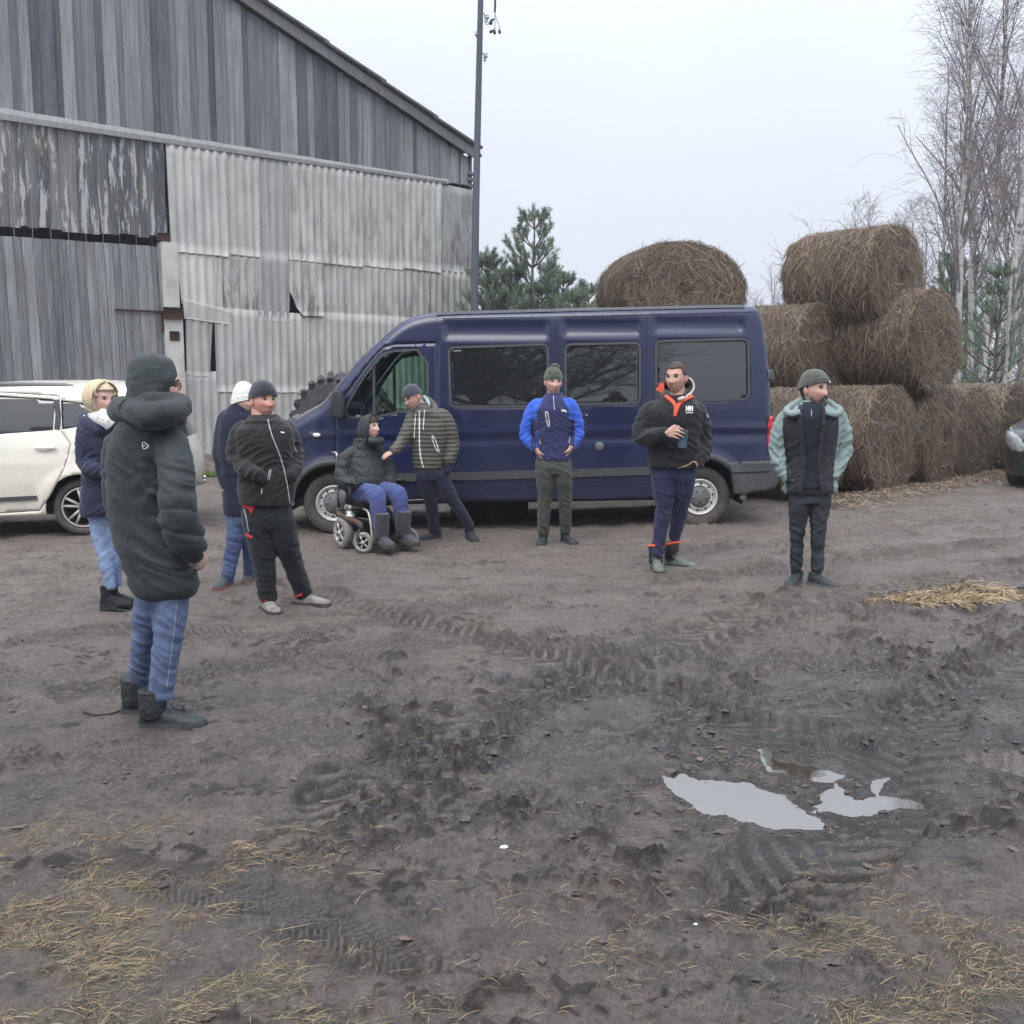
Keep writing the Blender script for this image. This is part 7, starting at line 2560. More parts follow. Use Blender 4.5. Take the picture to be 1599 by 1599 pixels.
hs_ = hand_shapes(p.w(839, 704, -.085), (.42, .35, -1), (-1, -.5, 0), .85, .5, 1) + hand_shapes(p.w(891, 700, -.085), (-.42, .35, -1), (1, -.5, 0), .85, .5, -1)
p.body(hs_ + [p.torso(inner(tor)), p.torso([(r[0], r[1] + 7, r[2] - 7) for r in pel], .40), p.arm(aL, [7, 7, 6, 5.5, 5]), p.arm(aR, [7, 7, 6, 5.5, 5]), p.leg(lL, [10, 9, 8, 6, 6], (848, 849)), p.leg(lR, [10, 9, 8, 6, 6], (884, 847)), p.limb([(864, 630, .01), (864, 604, .02)], [10, 9])], None, brows=(.14, .10, .075))
kn = simple('olive_knit', (.055, .068, .045), .95, var=.25, vscale=30, bump=.9, bscale=90, stretch=(1, 1, .35), sheen=.3)
p.dome('beanie', kn, .028, .150, .084, .106, -.10, .005, .3, amp=.002)
mb = MB(); e0 = [(-.03, .0, .142), (.015, .0, .156), (.062, .01, .134)]; mb.tube(p.hl(catmull(e0, 4)), np.array([.012, .018, .022, .025, .026, .025, .022, .018, .01]), 12); mb.build('beanie_fold', kn, p.root)
p.strip('zip', [(864.5, 618), (864.5, 628), (866, 640)], 1.2, m_zip, .004, ['jacket'])
p.strip('chest_pocket', chaikin([(852, 643), (855.5, 643), (858.5, 665), (855.5, 667), (851.5, 645)], 1, True), 1.2, m_white, .004, ['jacket'], closed=True)
p.patch('logo', [(876, 640), (880, 639.5), (885, 642), (885.5, 645), (881, 643.5), (877, 643.5)], m_white, .003, on=['jacket'])
for L_ in ([(842.5, 685), (843.5, 694)], [(890, 682), (888.5, 692)]): p.strip('pocket_zip', L_, 1.3, m_zip, .004, ['jacket'])
sm = simple('dark_work_shoe', (.022, .028, .032), .6, var=.3, vscale=14)
for fx, fy, yw in ((848, 849, -12), (884, 847, 28)): shoe(p, G(fx, fy), yw, sm, m_sole, .27, .11)

# ---- man in the open two-tone jacket
p = Person((1262, 916), 'moustached man in open black and teal jacket and grey-green hat, looking right', 10, (.50, .31, .25))
p.cx = 1268
tk = cloth('black_shell', (.021, .023, .028)); tl_m = cloth('teal_grey_shell', (.20, .262, .257))
tor = [(625, 1255, 1284, .0, .9), (633, 1243, 1294, .0, .75), (643, 1226, 1308), (655, 1219, 1315), (680, 1222, 1312), (712, 1229, 1304), (742, 1227, 1305), (764, 1221, 1307), (771, 1228, 1300)]
aL = [(1228, 652), (1218, 672), (1213, 702), (1218, 725, -.03), (1229, 748, -.06)]; aR = [(1307, 650), (1316, 670), (1319, 697), (1314, 720, -.03), (1303, 744, -.06)]
def teal(C, q):
    x, y = q[:, 0], q[:, 1]
    arms = (x < 1222 + 6 * sst(660, 740, y) + (y < 655) * (655 - y) * 1.2) | (x > 1310 - 8 * sst(660, 740, y) - (y < 655) * (655 - y) * 1.2)
    sh = y < 648 - np.abs(x - 1268) * .02
    return np.where(arms | sh, 1, 0)
p.garment('jacket', [p.torso(tor, .6), p.arm(aL, [13, 13, 12, 11, 9]), p.arm(aR, [13, 13, 12, 11, 9])], [tk, tl_m], .0085, .015, [(1213, 702), (1319, 697), (1221, 735), (1310, 730)], matfun=teal)
pel = [(758, 1232, 1298), (772, 1231, 1297), (786, 1232, 1296)]
lL = [(1248, 775), (1247, 800), (1245, 824), (1244, 860), (1243, 888)]; lR = [(1281, 775), (1280, 800), (1278, 824), (1277, 862), (1276, 890)]
p.garment('jeans', [p.torso(pel, .57), p.leg(lL, [17.5, 15.5, 12.6, 10.4, 9.8], (1243, 911)), p.leg(lR, [17.5, 15.5, 12.6, 10.4, 9.8], (1276, 914))], denim('black_denim', (.018, .023, .030)), .0085, .009, [(1245, 824), (1278, 824), (1243, 880), (1277, 880)], smooth=12)
p.set_head(1271, 609, 36, 0, 0, 1.05)
p.body([p.torso(inner(tor)), p.torso([(r[0], r[1] + 7, r[2] - 7) for r in pel], .40), p.arm(aL, [8, 8, 7, 6, 5.5]), p.arm(aR, [8, 8, 7, 6, 5.5]), p.leg(lL, [12, 11, 9, 7, 7], (1243, 911)), p.leg(lR, [12, 11, 9, 7, 7], (1276, 914)), p.limb([(1268, 645, .02), (1269, 618, .02)], [11, 10])]
       + hand_shapes(p.w(1231, 742, -.05), (.5, .4, -.8), (-1, 0, 0), .8, .6, 1) + hand_shapes(p.w(1301, 738, -.05), (-.5, .4, -.8), (1, 0, 0), .8, .6, -1), None, brows=(.025, .02, .018), beard=((.03, .022, .018), .95, .95, .35))
p.hair('hair', simple('dark_hair', (.025, .02, .018), .7, var=.3, vscale=40), .007, lambda V: ((V[:, 1] > -.01) & (V[:, 2] > -.03)) | ((V[:, 1] > .03) & (V[:, 2] > -.07)), .003)
mb = MB(); mb.tube(catmull([(-.030, -.088, -.066), (-.016, -.100, -.052), (0, -.104, -.0485), (.016, -.100, -.052), (.030, -.088, -.066)], 4), np.array([.003] + [.0065] * 15 + [.003]), 8); part('moustache', p.hl(np.concatenate(mb.V)), mb.F, simple('dark_hair', (.025, .02, .018), .7), p.bodyo)
mb = MB(); mb.ell((0, -.088, -.098), (.030, .018, .022), 16, 10); mb.tube(catmull([(-.062, -.02, -.05), (-.055, -.05, -.082), (-.03, -.078, -.100), (0, -.088, -.106), (.03, -.078, -.100), (.055, -.05, -.082), (.062, -.02, -.05)], 3), .008, 8); part('beard', p.hl(np.concatenate(mb.V)), mb.F, simple('dark_hair', (.025, .02, .018), .7), p.bodyo)
kn = simple('grey_green_knit', (.070, .075, .062), .95, var=.25, vscale=40, bump=.9, bscale=120, sheen=.3)
p.dome('beanie', kn, .030, .150, .087, .110, -.28, .006, .34, amp=.002)
p.patch('hat_label', [(1275, 590.5), (1284, 589), (1284.5, 592.5), (1275.5, 594)], m_white, .006, on=['jacket']) if False else None
lab = MB(); 
for t in (0,): lab.box((.048, -.098, .058), (.030, .004, .014), rot=np.array(Matrix.Rotation(R(25), 3, 'Z')), bev=.001)
part('hat_label', p.hl(np.concatenate(lab.V)), lab.F, m_white, p.root, False)
shirt = cloth('black_shirt', (.010, .013, .024))
p.patch('shirt', [(1254, 628), (1282, 628), (1286, 650), (1281, 690), (1276, 725), (1280, 762), (1253, 764), (1257, 725), (1254, 690), (1250, 650)], shirt, .006, 2.0, ['jacket'])
for L_ in ([(1252, 634), (1249, 650), (1254, 690), (1256, 725), (1250, 767)], [(1284, 634), (1287, 650), (1282, 690), (1277, 725), (1283, 765)]): p.strip('jacket_front', L_, 4.5, tk, .026, ['jacket'])
p.strip('shirt_zip', [(1267, 640), (1267, 650)], 1, m_zip, .008, ['jacket'])
mb = MB()
for L_ in ([(1262, 622, .06), (1248, 627, .04), (1236, 634, .0), (1228, 641, -.06), (1236, 647, -.11), (1250, 644, -.13)], [(1276, 622, .06), (1292, 627, .04), (1304, 635, -.0), (1312, 641, -.06), (1303, 648, -.11), (1288, 644, -.13)]):
    mb.tube(catmull([p.w(*q) for q in L_], 4), .026, 12, 0)
    mb.tube(catmull([p.w(q[0], q[1] + 3.5, q[2] - .02) for q in L_[2:]], 4), .008, 8, 1)
mb.build('hood', [tl_m, tk], p.root)
sm2 = simple('dark_trainer', (.025, .034, .038), .6, var=.3, vscale=14)
for fx, fy, yw in ((1243, 911, -32), (1276, 914, 38)):
    so = shoe(p, G(fx, fy), yw, sm2, simple('grey_sole', (.10, .105, .105), .7, var=.3), .29, .11)

# ---- woman leaning to the wheelchair user
p = Person((700, 847), 'person in olive quilted jacket and dark hat bending smiling to the wheelchair user', 7, (.53, .32, .26))
p.Y = 10.35; p.k = mpp(p.Y)
p.cx = 668
ol = cloth('olive_quilt', (.082, .080, .066), .5, sheen=.05); nvk = cloth('navy_leggings', (.016, .017, .038))
tor = [(629, 649, 668, -.03, 1.0), (637, 648, 674, -.03, .95), (644, 643, 684, -.02, .85), (652, 638, 694), (664, 635, 699), (685, 640, 700), (708, 644, 697), (724, 645, 694), (733, 648, 692)]
aL = [(645, 652, -.02), (638, 670, -.06), (630, 686, -.10), (622, 697, -.16), (614, 705, -.22)]; aR = [(692, 650), (702, 668), (707, 690), (706, 706, -.03), (702, 720, -.05)]
p.garment('jacket', [p.torso(tor, .66), p.arm(aL, [11, 11, 10, 9, 7.5]), p.arm(aR, [11.5, 11.5, 10.5, 10, 9])], ol, .008, .005, [(632, 684, -.1), (707, 690)], fn=lambda V: quilt(V, .043, .011))
pel = [(724, 650, 693), (737, 648, 696), (750, 651, 695)]
lL = [(662, 740), (668, 760), (672, 780), (676, 805), (678, 830)]; lR = [(684, 740), (696, 762), (706, 780), (720, 800), (733, 822, .02)]
p.garment('leggings', [p.torso(pel, .60), p.leg(lL, [14.5, 12.5, 10.5, 9.5, 8.5], (679, 842)), p.leg(lR, [14.5, 13, 11, 9.5, 8.5], (734, 842))], nvk, .008, .006, [(672, 780), (706, 780)], smooth=12)
p.set_head(645, 621, -46, 20, -8, 1.0, -.06)
p.body([p.torso(inner(tor)), p.torso([(r[0], r[1] + 7, r[2] - 7) for r in pel], .40), p.arm(aL, [7, 7, 6, 5, 5]), p.arm(aR, [7, 7, 6, 6, 6]), p.leg(lL, [9, 8, 7, 6, 5], (679, 842)), p.leg(lR, [9, 8, 7, 6, 5], (734, 842)), p.limb([(664, 652, -.02), (657, 636, -.03), (649, 624, -.04)], [10, 9, 8.5])]
       + hand_shapes(p.w(614, 705, -.22), (-.9, -.2, -.45), (0, -.6, .8), .85, .35, -1), None, brows=(.08, .06, .05))
p.dome('beanie', simple('plum_knit', (.040, .042, .060), .95, var=.25, vscale=40, bump=.8, bscale=120, sheen=.3), .026, .140, .084, .106, -.16, .005, .3, amp=.003)
p.glasses(m_blk)
mb = MB(); pale = cloth('pale_blue_lining', (.40, .52, .54))
hd = [(660, 619, .03), (666, 624, .03), (669, 632, .0), (667, 640, -.06), (662, 646, -.11)]
mb.tube(catmull([p.w(*q) for q in hd], 4), .020, 10, 0); mb.tube(catmull([p.w(*q) for q in [(664, 622, .07), (672, 627, .07), (678, 635, .05), (679, 643, .0), (674, 649, -.06)]], 4), np.linspace(.030, .050, 17), 12, 1)
mb.build('hood', [pale, ol], p.root)
p.strip('zip', [(655, 642), (655, 665), (655, 695), (657, 715), (661, 730)], 1.9, m_white, .007, ['jacket'])
for L_ in ([(650, 645), (648, 660), (647, 684)], [(663, 641), (662, 655), (661, 671)]): p.strip('drawstring', L_, 1.2, m_white, .010, ['jacket'])
p.strip('pocket_zip', [(674, 678), (679, 684), (687, 709), (682, 704), (676, 690)], 1.2, m_white, .008, ['jacket'], closed=True)
V, F = remesh(hand_shapes(p.w(702, 719, -.05), (.05, -.1, -1), (.8, -.6, 0), .98, .45, -1) + [p.limb([(702, 712, -.05), (702, 724, -.05)], [6.5, 5.5])], .006, 2)
part('glove', V, F, cloth('navy_glove', (.020, .022, .055)), p.root)
for fx, fy, yw in ((679, 842, -60), (734, 842, 22)): shoe(p, G(fx, fy), yw, simple('dark_felt_shoe', (.022, .026, .034), .85, var=.2), m_sole, .26, .12, name='shoe')

# ---- wheelchair and its user
gc1, gc2, gd = G(568, 868), G(640, 862), G(530, 857)
lat = np.array([math.cos(R(35)), math.sin(R(35)), 0]); trk = .50
fw = np.array([lat[1], -lat[0], 0])
gw = float(np.mean([g[2] for g in (gc1, gc2, gd)])) - .004
fd = .41
hw_d = .265
half = trk / 2
B0 = gd + lat * (hw_d + .045); B0[2] = gw
wc = lambda a, f, z: B0 + lat * a + fw * f + np.array([0, 0, z])
ch = thing('power_wheelchair', 'black power wheelchair with silver five-spoke wheels before the minibus', 'wheelchair', B0)
RM = np.stack([lat, fw, np.array([0, 0, 1.])], 1)
gt = simple('grey_tyre', (.21, .205, .19), .85, var=.3, vscale=10, bump=.3, bscale=60)
alu = simple('alloy_rim', (.55, .54, .52), .45)
pipe = simple('worn_steel_tube', (.42, .38, .34), .4, metal=.6, var=.3)
brn = simple('brown_shroud', (.085, .05, .035), .45, var=.3)
for sg in (-1, 1):
    for (a, f, r, w_, kind) in ((hw_d, 0., .155, .09, 'drive_wheel'), (half, fd, .105, .05, 'caster_wheel')):
        c = wc(sg * (a + w_ / 2), f, r); ax = lat * sg
        if kind == 'caster_wheel': ax = np.array([-.30, -.95, 0]); ax /= np.linalg.norm(ax); c = wc(sg * a, f, r) + ax * w_ / 2
        mb = MB(); mb.lathe([(r * .66, -.004), (r * .72, .0), (r * .9, -.004), (r, -.02), (r, -w_ + .02), (r * .9, -w_), (r * .66, -w_), (r * .66, -.004)], 40, c, ax)
        wh = mb.build(kind, gt, ch)
        mb = MB(); q_ = np.cross(ax, [0, 0, 1.])
        mb.lathe([(r * .68, .0), (r * .6, -.003), (r * .58, -.016)], 36, c, ax); mb.lathe([(r * .2, -.03), (r * .2, .002), (0, .004)], 20, c, ax)
        for k in range(5):
            for dd in (-.10, .10):
                an = 2 * math.pi * k / 5 + dd; d_ = q_ * math.cos(an) + np.array([0, 0, 1.]) * math.sin(an)
                mb.tube([c + d_ * r * .15 - ax * .008, c + d_ * r * .64 - ax * .004], r * .05, 6)
        mb.lathe([(r * .62, -.03), (0, -.032)], 24, c, ax, 1)
        mb.build('rim', [alu, m_dark], wh)
    mb = MB(); fk = wc(sg * (half - .0), fd - .03, .235)
    mb.tube(catmull([wc(sg * (half + .055), fd, .105), wc(sg * (half + .055), fd - .02, .19), fk, wc(sg * (half - .045), fd - .02, .19), wc(sg * (half - .045), fd, .105)], 3), .011, 8); mb.tube([fk - np.array([0, 0, .03]), fk + np.array([0, 0, .06])], .02, 10)
    mb.build('caster_fork', m_blk, ch)
    mb = MB(); mb.tube(catmull([wc(sg * (hw_d + .01), -.10, .335), wc(sg * (hw_d + .01), .08, .315), wc(sg * half, fd - .10, .285), wc(sg * half, fd - .03, .25)], 4), .022, 8, flat=1.5); mb.build('side_shroud', brn, ch)
    mb = MB(); mb.tube(catmull([wc(sg * .19, .30, .42), wc(sg * .20, .44, .38), wc(sg * .205, .52, .12)], 4), .012, 8); mb.build('leg_rest_tube', pipe, ch)
    mb = MB(); mb.box(wc(sg * .11, .56, .085), (.19, .17, .014), rot=RM, bev=.005); mb.build('footplate', m_blk, ch)
    mb = MB(); mb.box(wc(sg * .27, .09, .665), (.07, .36, .035), rot=RM, bev=.015); mb.tube([wc(sg * .27, -.08, .65), wc(sg * .27, -.08, .40)], .014, 8); mb.tube([wc(sg * .27, .18, .65), wc(sg * .26, .18, .46)], .014, 8); mb.build('armrest', m_blk, ch)
    mb = MB(); mb.tube(catmull([wc(sg * .2, -.18, .45), wc(sg * .2, -.22, .80), wc(sg * .2, -.25, .92), wc(sg * .2, -.33, .93)], 4), .013, 8); mb.build('back_tube', pipe, ch)
    mb = MB(); mb.tube([wc(sg * .2, .0, .36), wc(sg * .24, .12, .34)], .035, 14); mb.lathe([(0, 0), (.045, 0), (.045, .05), (0, .05)], 16, wc(sg * .24, .12, .30), (0, 0, 1)); mb.build('motor', simple('silver_motor', (.5, .5, .48), .35, metal=.5), ch)
mb = MB(); mb.box(wc(0, .14, .24), (.36, .52, .16), rot=RM, bev=.03); mb.box(wc(0, -.05, .30), (.44, .26, .14), rot=RM, bev=.03); mb.box(wc(0, .1, .38), (.1, .3, .16), rot=RM); mb.build('power_base', m_blk, ch)
mb = MB(); mb.box(wc(0, .06, .465), (.42, .44, .08), rot=RM, bev=.03); mb.build('seat_cushion', m_seat, ch)
mb = MB(); rr_ = RM @ np.array(Matrix.Rotation(R(-6), 3, 'X')).T; mb.box(wc(0, -.20, .70), (.42, .07, .46), rot=rr_, bev=.03); mb.build('backrest', m_seat, ch)
mb = MB(); mb.box(wc(-.27, .31, .665), (.07, .13, .05), rot=RM, bev=.015); mb.tube([wc(-.27, .32, .69), wc(-.27, .325, .74)], .008, 8); mb.ell(wc(-.27, .326, .745), (.014, .014, .014)); mb.build('joystick', m_blk, ch)
mb = MB(); mb.lathe([(0, .0), (.075, .0), (.08, .02), (.06, .035), (0, .04)], 24, wc(-.265, .03, .52), -lat); mb.build('side_guard', simple('smoke_plastic', (.10, .105, .11), .3), ch)

p = Person((585, 866), 'person in a dark hooded puffer jacket and blue trousers sitting in the power wheelchair', 6, (.60, .40, .33))
p.Y = float(wc(0, .0, 0)[1]); p.k = mpp(p.Y)
pj = cloth('dark_puffer', (.023, .029, .029), .5, sheen=.05)
W = lambda a, f, z: wc(a, f, z)
tt = lambda P_, r_, n=18, m=5: tube(catmull(P_, m), catmull(np.array(r_, float)[:, None] * np.ones((1, 3)), m)[:, 0], n)
def ring(c, a, b, n=28):
    k = np.arange(n) * 2 * math.pi / n
    return c + np.sign(np.cos(k))[:, None] * (np.abs(np.cos(k)) ** .85)[:, None] * a * lat + np.sign(np.sin(k))[:, None] * (np.abs(np.sin(k)) ** .85)[:, None] * b * fw
tz = [(.50, .20, .17, .02), (.58, .21, .185, .02), (.70, .205, .175, .01), (.82, .20, .155, -.02), (.91, .185, .13, -.04), (.97, .13, .11, -.04), (1.03, .105, .105, -.035), (1.075, .10, .105, -.03)]
def seatz(rows, sh=0.): return loft([ring(W(0, f, z), a - sh, b - sh) for z, a, b, f in rows])
rows_s = [tuple(catmull(np.array(tz, float)[:, [0, 1, 2]], 4)[i]) + (float(catmull(np.array([[q[3]] * 3 for q in tz], float), 4)[i][0]),) for i in range(len(catmull(np.array(tz, float)[:, :3], 4)))]
arms = [tt([W(-.06, -.04, .955), W(-.13, -.04, .935), W(-.20, -.035, .88), W(-.25, -.02, .78), W(-.265, .04, .675), W(-.20, .15, .655), W(-.12, .17, .65)], [.06, .072, .078, .076, .072, .062, .045]), tt([W(.06, -.04, .955), W(.13, -.04, .935), W(.19, -.03, .88), W(.24, -.0, .78), W(.255, .06, .68), W(.20, .15, .66), W(.13, .17, .65)], [.06, .072, .078, .076, .072, .062, .045])]
p.garment('jacket', [seatz(rows_s)] + arms, pj, .009, .016, [], fn=lambda V: quilt(V, .085, .006))
lgs = []
for sg in (-1, 1):
    lgs.append([W(sg * .10, .02, .545), W(sg * .11, .25, .56), W(sg * .115, .42, .555), W(sg * .12, .47, .47), W(sg * .12, .49, .34), W(sg * .12, .51, .24)])
p.garment('trousers', [tt(L_, [.105, .10, .092, .082, .074, .070]) for L_ in lgs] + [tt([W(-.1, .0, .53), W(.1, .0, .53)], [.11, .11])], cloth('blue_trousers', (.050, .068, .19)), .0085, .012, [], rj=.2, smooth=12)
p.set_head(577, 668.5, 62, -8, 0, .98, float(W(0, -.02, 1)[1] - p.Y))
p.body([seatz(rows_s, .05), tt([W(-.10, -.04, .93), W(-.19, -.035, .87), W(-.245, -.02, .78), W(-.255, .04, .68), W(-.20, .12, .655)], [.04, .045, .045, .04, .035]), tt([W(.10, -.04, .93), W(.18, -.03, .87), W(.235, -.0, .78), W(.245, .06, .68), W(.20, .12, .66)], [.04, .045, .045, .04, .035])] + [tt(L_, [.07, .065, .06, .05, .04, .035]) for L_ in lgs] + [tt([W(0, -.03, .98), W(0, -.02, 1.04), p.hc], [.06, .055, .055])]
       + hand_shapes(W(-.17, .09, .645), lat, fw, .8, .5, 1) + hand_shapes(W(.17, .09, .645), -lat, fw, .8, .5, -1), None, brows=(.2, .17, .15))
p.dome('hat', simple('brown_knit', (.055, .035, .030), .95, var=.2, bump=.6, bscale=120), .030, .135, .080, .102, -.2, .003, .3)
n_ = 40
hv = []
for i, t in enumerate(np.linspace(0, 1, 26)):          # quilted hood: arcs from chin over the crown to chin, front to back
    y0 = -.066 + .19 * t
    ex = math.sqrt(max(0.02, 1 - max(0, (t - .25) / .78) ** 2.4))
    rx_, rz_ = .098 * ex, .140 * ex
    a = np.linspace(-.30 * math.pi, 1.30 * math.pi, n_)
    pf = 1 + .035 * abs(math.sin(math.pi * t * 4.5))
    hv.append(np.stack([rx_ * pf * np.cos(a), np.full(n_, y0) + .02 * (np.sin(a) < 0), -.005 + rz_ * pf * np.sin(a) * np.where(np.sin(a) < 0, 1.05, 1)], 1))
Vh = np.array(hv).reshape(-1, 3); Fh = [[i * n_ + j, i * n_ + j + 1, (i + 1) * n_ + j + 1, (i + 1) * n_ + j] for i in range(25) for j in range(n_ - 1)]
ho = part('hood', p.hl(Vh), Fh, pj, p.root); sd = ho.modifiers.new('thick', 'SOLIDIFY'); sd.thickness = .014; sd.offset = 1
mb = MB(); mb.tube(p.hl(catmull([(-.075, -.03, -.10), (-.05, -.085, -.115), (0, -.105, -.118), (.05, -.085, -.115), (.075, -.03, -.10), (.06, .05, -.11), (0, .075, -.115), (-.06, .05, -.11), (-.075, -.03, -.10)], 4)) - np.array([0, 0, .030]), .042, 12, caps=False); mb.build('collar', pj, p.root)
bo = simple('grey_felt_boot', (.036, .037, .042), .92, var=.25, bump=.5, bscale=120, sheen=.2)
yawc = math.degrees(math.atan2(fw[0], -fw[1]))
for sg in (-1, 1):
    shoe(p, W(sg * .12, .545, 0), yawc + 6 * sg + 6, bo, m_sole, .29, .30, 1.18, z=gw + .098, name='boot', shaft=.062, toe=1.15, pitch=6)

# ---- man in dark work clothes
p = Person((440, 953), 'stout man in dark softshell and black work trousers with red trim, muddy grey shoes', 5, (.52, .28, .22))
p.cx = 414
jk5 = cloth('brown_black_softshell', (.020, .018, .019)); wt = cloth('black_work_trousers', (.0105, .0135, .016))
tor = [(647, 392, 432, .01, 1.0), (652, 389, 437, .0, .95), (657, 383, 443, -.01, .9), (660, 378, 448), (670, 369, 456), (690, 367, 459), (725, 371, 459), (755, 372, 462), (775, 373, 460), (787, 376, 456)]
aL = [(379, 672, -.02), (369, 692, -.03), (369, 716, -.05), (386, 733, -.15), (408, 744, -.20)]; aR = [(446, 670, .06), (457, 690, .08), (462, 712, .06), (461, 732, -.02), (455, 745, -.10)]
p.garment('jacket', [p.torso(tor, .78), p.arm(aL, [15, 15, 14, 12.5, 10]), p.arm(aR, [14, 13.5, 12.5, 11.5, 10])], jk5, .0075, .015, [(369, 716, -.05), (462, 712, .06), (400, 740, -.2)])
pel = [(778, 380, 454), (795, 377, 456), (815, 378, 457), (826, 384, 452)]
lL = [(401, 808), (406, 835), (411, 862), (415, 900), (418, 934)]; lR = [(435, 808), (444, 835), (451, 860), (463, 895, .02), (474, 926, .04)]
p.garment('trousers', [p.torso(pel, .62), p.leg(lL, [25, 23, 20, 17, 15.5], (417, 951)), p.leg(lR, [24, 22, 19, 16.5, 15], (474, 943))], wt, .0075, .011, [(411, 862), (451, 860), (418, 925), (472, 915), (418, 812)], smooth=12)
p.set_head(411, 626, 40, 0, 0, 1.05)
p.body([p.torso(inner(tor), .7), p.torso([(r[0], r[1] + 9, r[2] - 9) for r in pel], .42), p.arm(aL, [9, 9, 8, 7, 6]), p.arm(aR, [9, 9, 8, 7, 6]), p.leg(lL, [14, 13, 11, 9, 8], (417, 951)), p.leg(lR, [14, 13, 11, 9, 8], (474, 943)), p.limb([(408, 664, .0), (408, 640, .02)], [16, 15])]
       + hand_shapes(p.w(403, 741, -.17), (.8, .55, -.4), (0, -1, .2), .85, .6, 1), None, brows=(.16, .11, .08), red=.9)
p.dome('beanie', simple('navy_fleece', (.016, .020, .030), .95, var=.15, bump=.5, bscale=150, sheen=.3), .020, .142, .086, .110, -.20, .004, .36, amp=.0015)
p.strip('zip', [(418, 655), (424, 680), (435, 705), (444, 735), (449, 760), (452, 786)], 1.4, m_zip, .005, ['jacket'])
p.strip('chest_logo', [(438, 675), (444, 676)], 2.5, m_white, .004, ['jacket'])
p.strip('sleeve_logo', [(457, 690), (459, 698), (463, 706)], 1.6, simple('red_white_print', (.5, .25, .28), .6), .004, ['jacket'])
p.strip('chest_print', [(422, 674), (425, 684)], 1.5, cloth('rust_print', (.16, .06, .04)), .003, ['jacket'])
for L_ in ([(421, 734), (419, 742), (417, 751)], [(423, 733), (422, 741), (420, 749)]): p.strip('pocket_zip', L_, 1.1, m_zip, .005, ['jacket'])
p.strip('zip_pull', [(409, 763), (408.5, 771)], 1.1, m_white, .004, ['jacket'])
red = cloth('red_trim', (.55, .035, .05))
p.patch('red_trim', [(378, 786), (398, 786), (396, 795), (392, 804), (389, 795), (380, 792)], red, .006, on=['trousers'])
p.strip('red_trim', [(384, 834), (389, 838), (394, 839)], 4.5, red, .005, ['trousers'])
p.strip('pocket_seam', [(381, 795), (386, 815), (388, 830)], 1.1, m_zip, .003, ['trousers'])
gs = simple('mud_grey_shoe', (.21, .20, .175), .8, var=.4, vscale=16, bump=.6, bscale=40)
for fx, fy, yw, cx, cy in ((417, 951, 32, 410, 939), (474, 943, 75, 466, 930)):
    so = shoe(p, G(fx, fy), yw, gs, m_sole, .31, .10, 1.05)
    p.strip('red_cuff', [(cx - 7, cy), (cx, cy + 2), (cx + 7, cy - 1)] if cx < 450 else [(cx - 9, cy + 1), (cx, cy + 1), (cx + 6, cy - 2)], 4, red, .006, ['trousers'])

# ---- person behind him in white hat and navy coat
p = Person((350, 918), 'person in navy coat, blue jeans and white knitted hat half hidden behind the stout man', 4, (.55, .36, .29))
p.cx = 374
nc = cloth('navy_wool', (.013, .017, .036))
tor = [(630, 362, 392, .0, .9), (640, 353, 396), (652, 345, 402), (680, 340, 406), (720, 342, 406), (760, 347, 404), (790, 348, 402), (804, 350, 400)]
aL = [(353, 652), (346, 680), (344, 712), (349, 740, -.02), (354, 760, -.04)]; aR = [(396, 652, .05), (405, 690, .08), (402, 740, .0)]
p.garment('coat', [p.torso(tor, .75), p.arm(aL, [12.5, 12, 11.5, 10.5, 9.5]), p.arm(aR, [12, 11, 10])], nc, .008, .011, [(344, 712)])
lL = [(369, 800), (367, 830), (364, 855), (359, 880), (355, 904)]; lR = [(390, 800), (391, 840), (391, 860), (390, 885), (389, 902)]
p.garment('jeans', [p.torso([(790, 354, 400), (806, 354, 402), (818, 358, 398)], .64), p.leg(lL, [15.5, 14, 12.5, 11, 10.5], (354, 915)), p.leg(lR, [15, 13.5, 12.5, 11, 10.5], (389, 906))], denim('blue_denim', (.075, .115, .235)), .008, .009, [(366, 855), (356, 895), (391, 860)], smooth=12)
p.set_head(381, 625, 48, 4, 0, 1.0)
p.body([p.torso(inner(tor), .7), p.arm(aL, [7, 7, 6, 5.5, 5]), p.arm(aR, [7, 7, 6]), p.leg(lL, [10, 9, 8, 7, 6], (354, 915)), p.leg(lR, [10, 9, 8, 7, 6], (389, 906)), p.limb([(378, 648), (379, 628)], [10, 9])], None)
p.dome('knitted_hat', simple('white_knit', (.72, .71, .69), .95, var=.08, vscale=30, bump=.9, bscale=90, stretch=(1, 1, .4), sheen=.2), -.02, .150, .086, .108, -.32, .005, .3, amp=.002)
V, F = remesh(hand_shapes(p.w(354, 759, -.04), (.05, -.2, -1), (-1, -.4, 0), .95, .5, 1), .006, 2)
gl = part('glove', V, F, cloth('black_glove', (.02, .017, .02)), p.root)
p.surf['glove'] = BVHTree.FromPolygons([tuple(v) for v in V], np.asarray(F).tolist())
mb = MB(); c_ = p.w(353.5, 764, -.04); mb.tube([c_ + np.array([0, 0, .016]), c_, c_ - np.array([0, 0, .016])], [.036, .036, .034], 16); mb.build('glove_cuff', simple('patterned_cuff', (.30, .26, .26), .9, var=.8, vscale=45), gl)
for fx, fy, yw in ((354, 915, -10), (389, 906, 10)): shoe(p, G(fx, fy), yw, simple('grey_brown_shoe', (.055, .058, .062), .7, var=.3, vscale=15), simple('rust_sole', (.20, .085, .055), .8, var=.3), .28, .11)

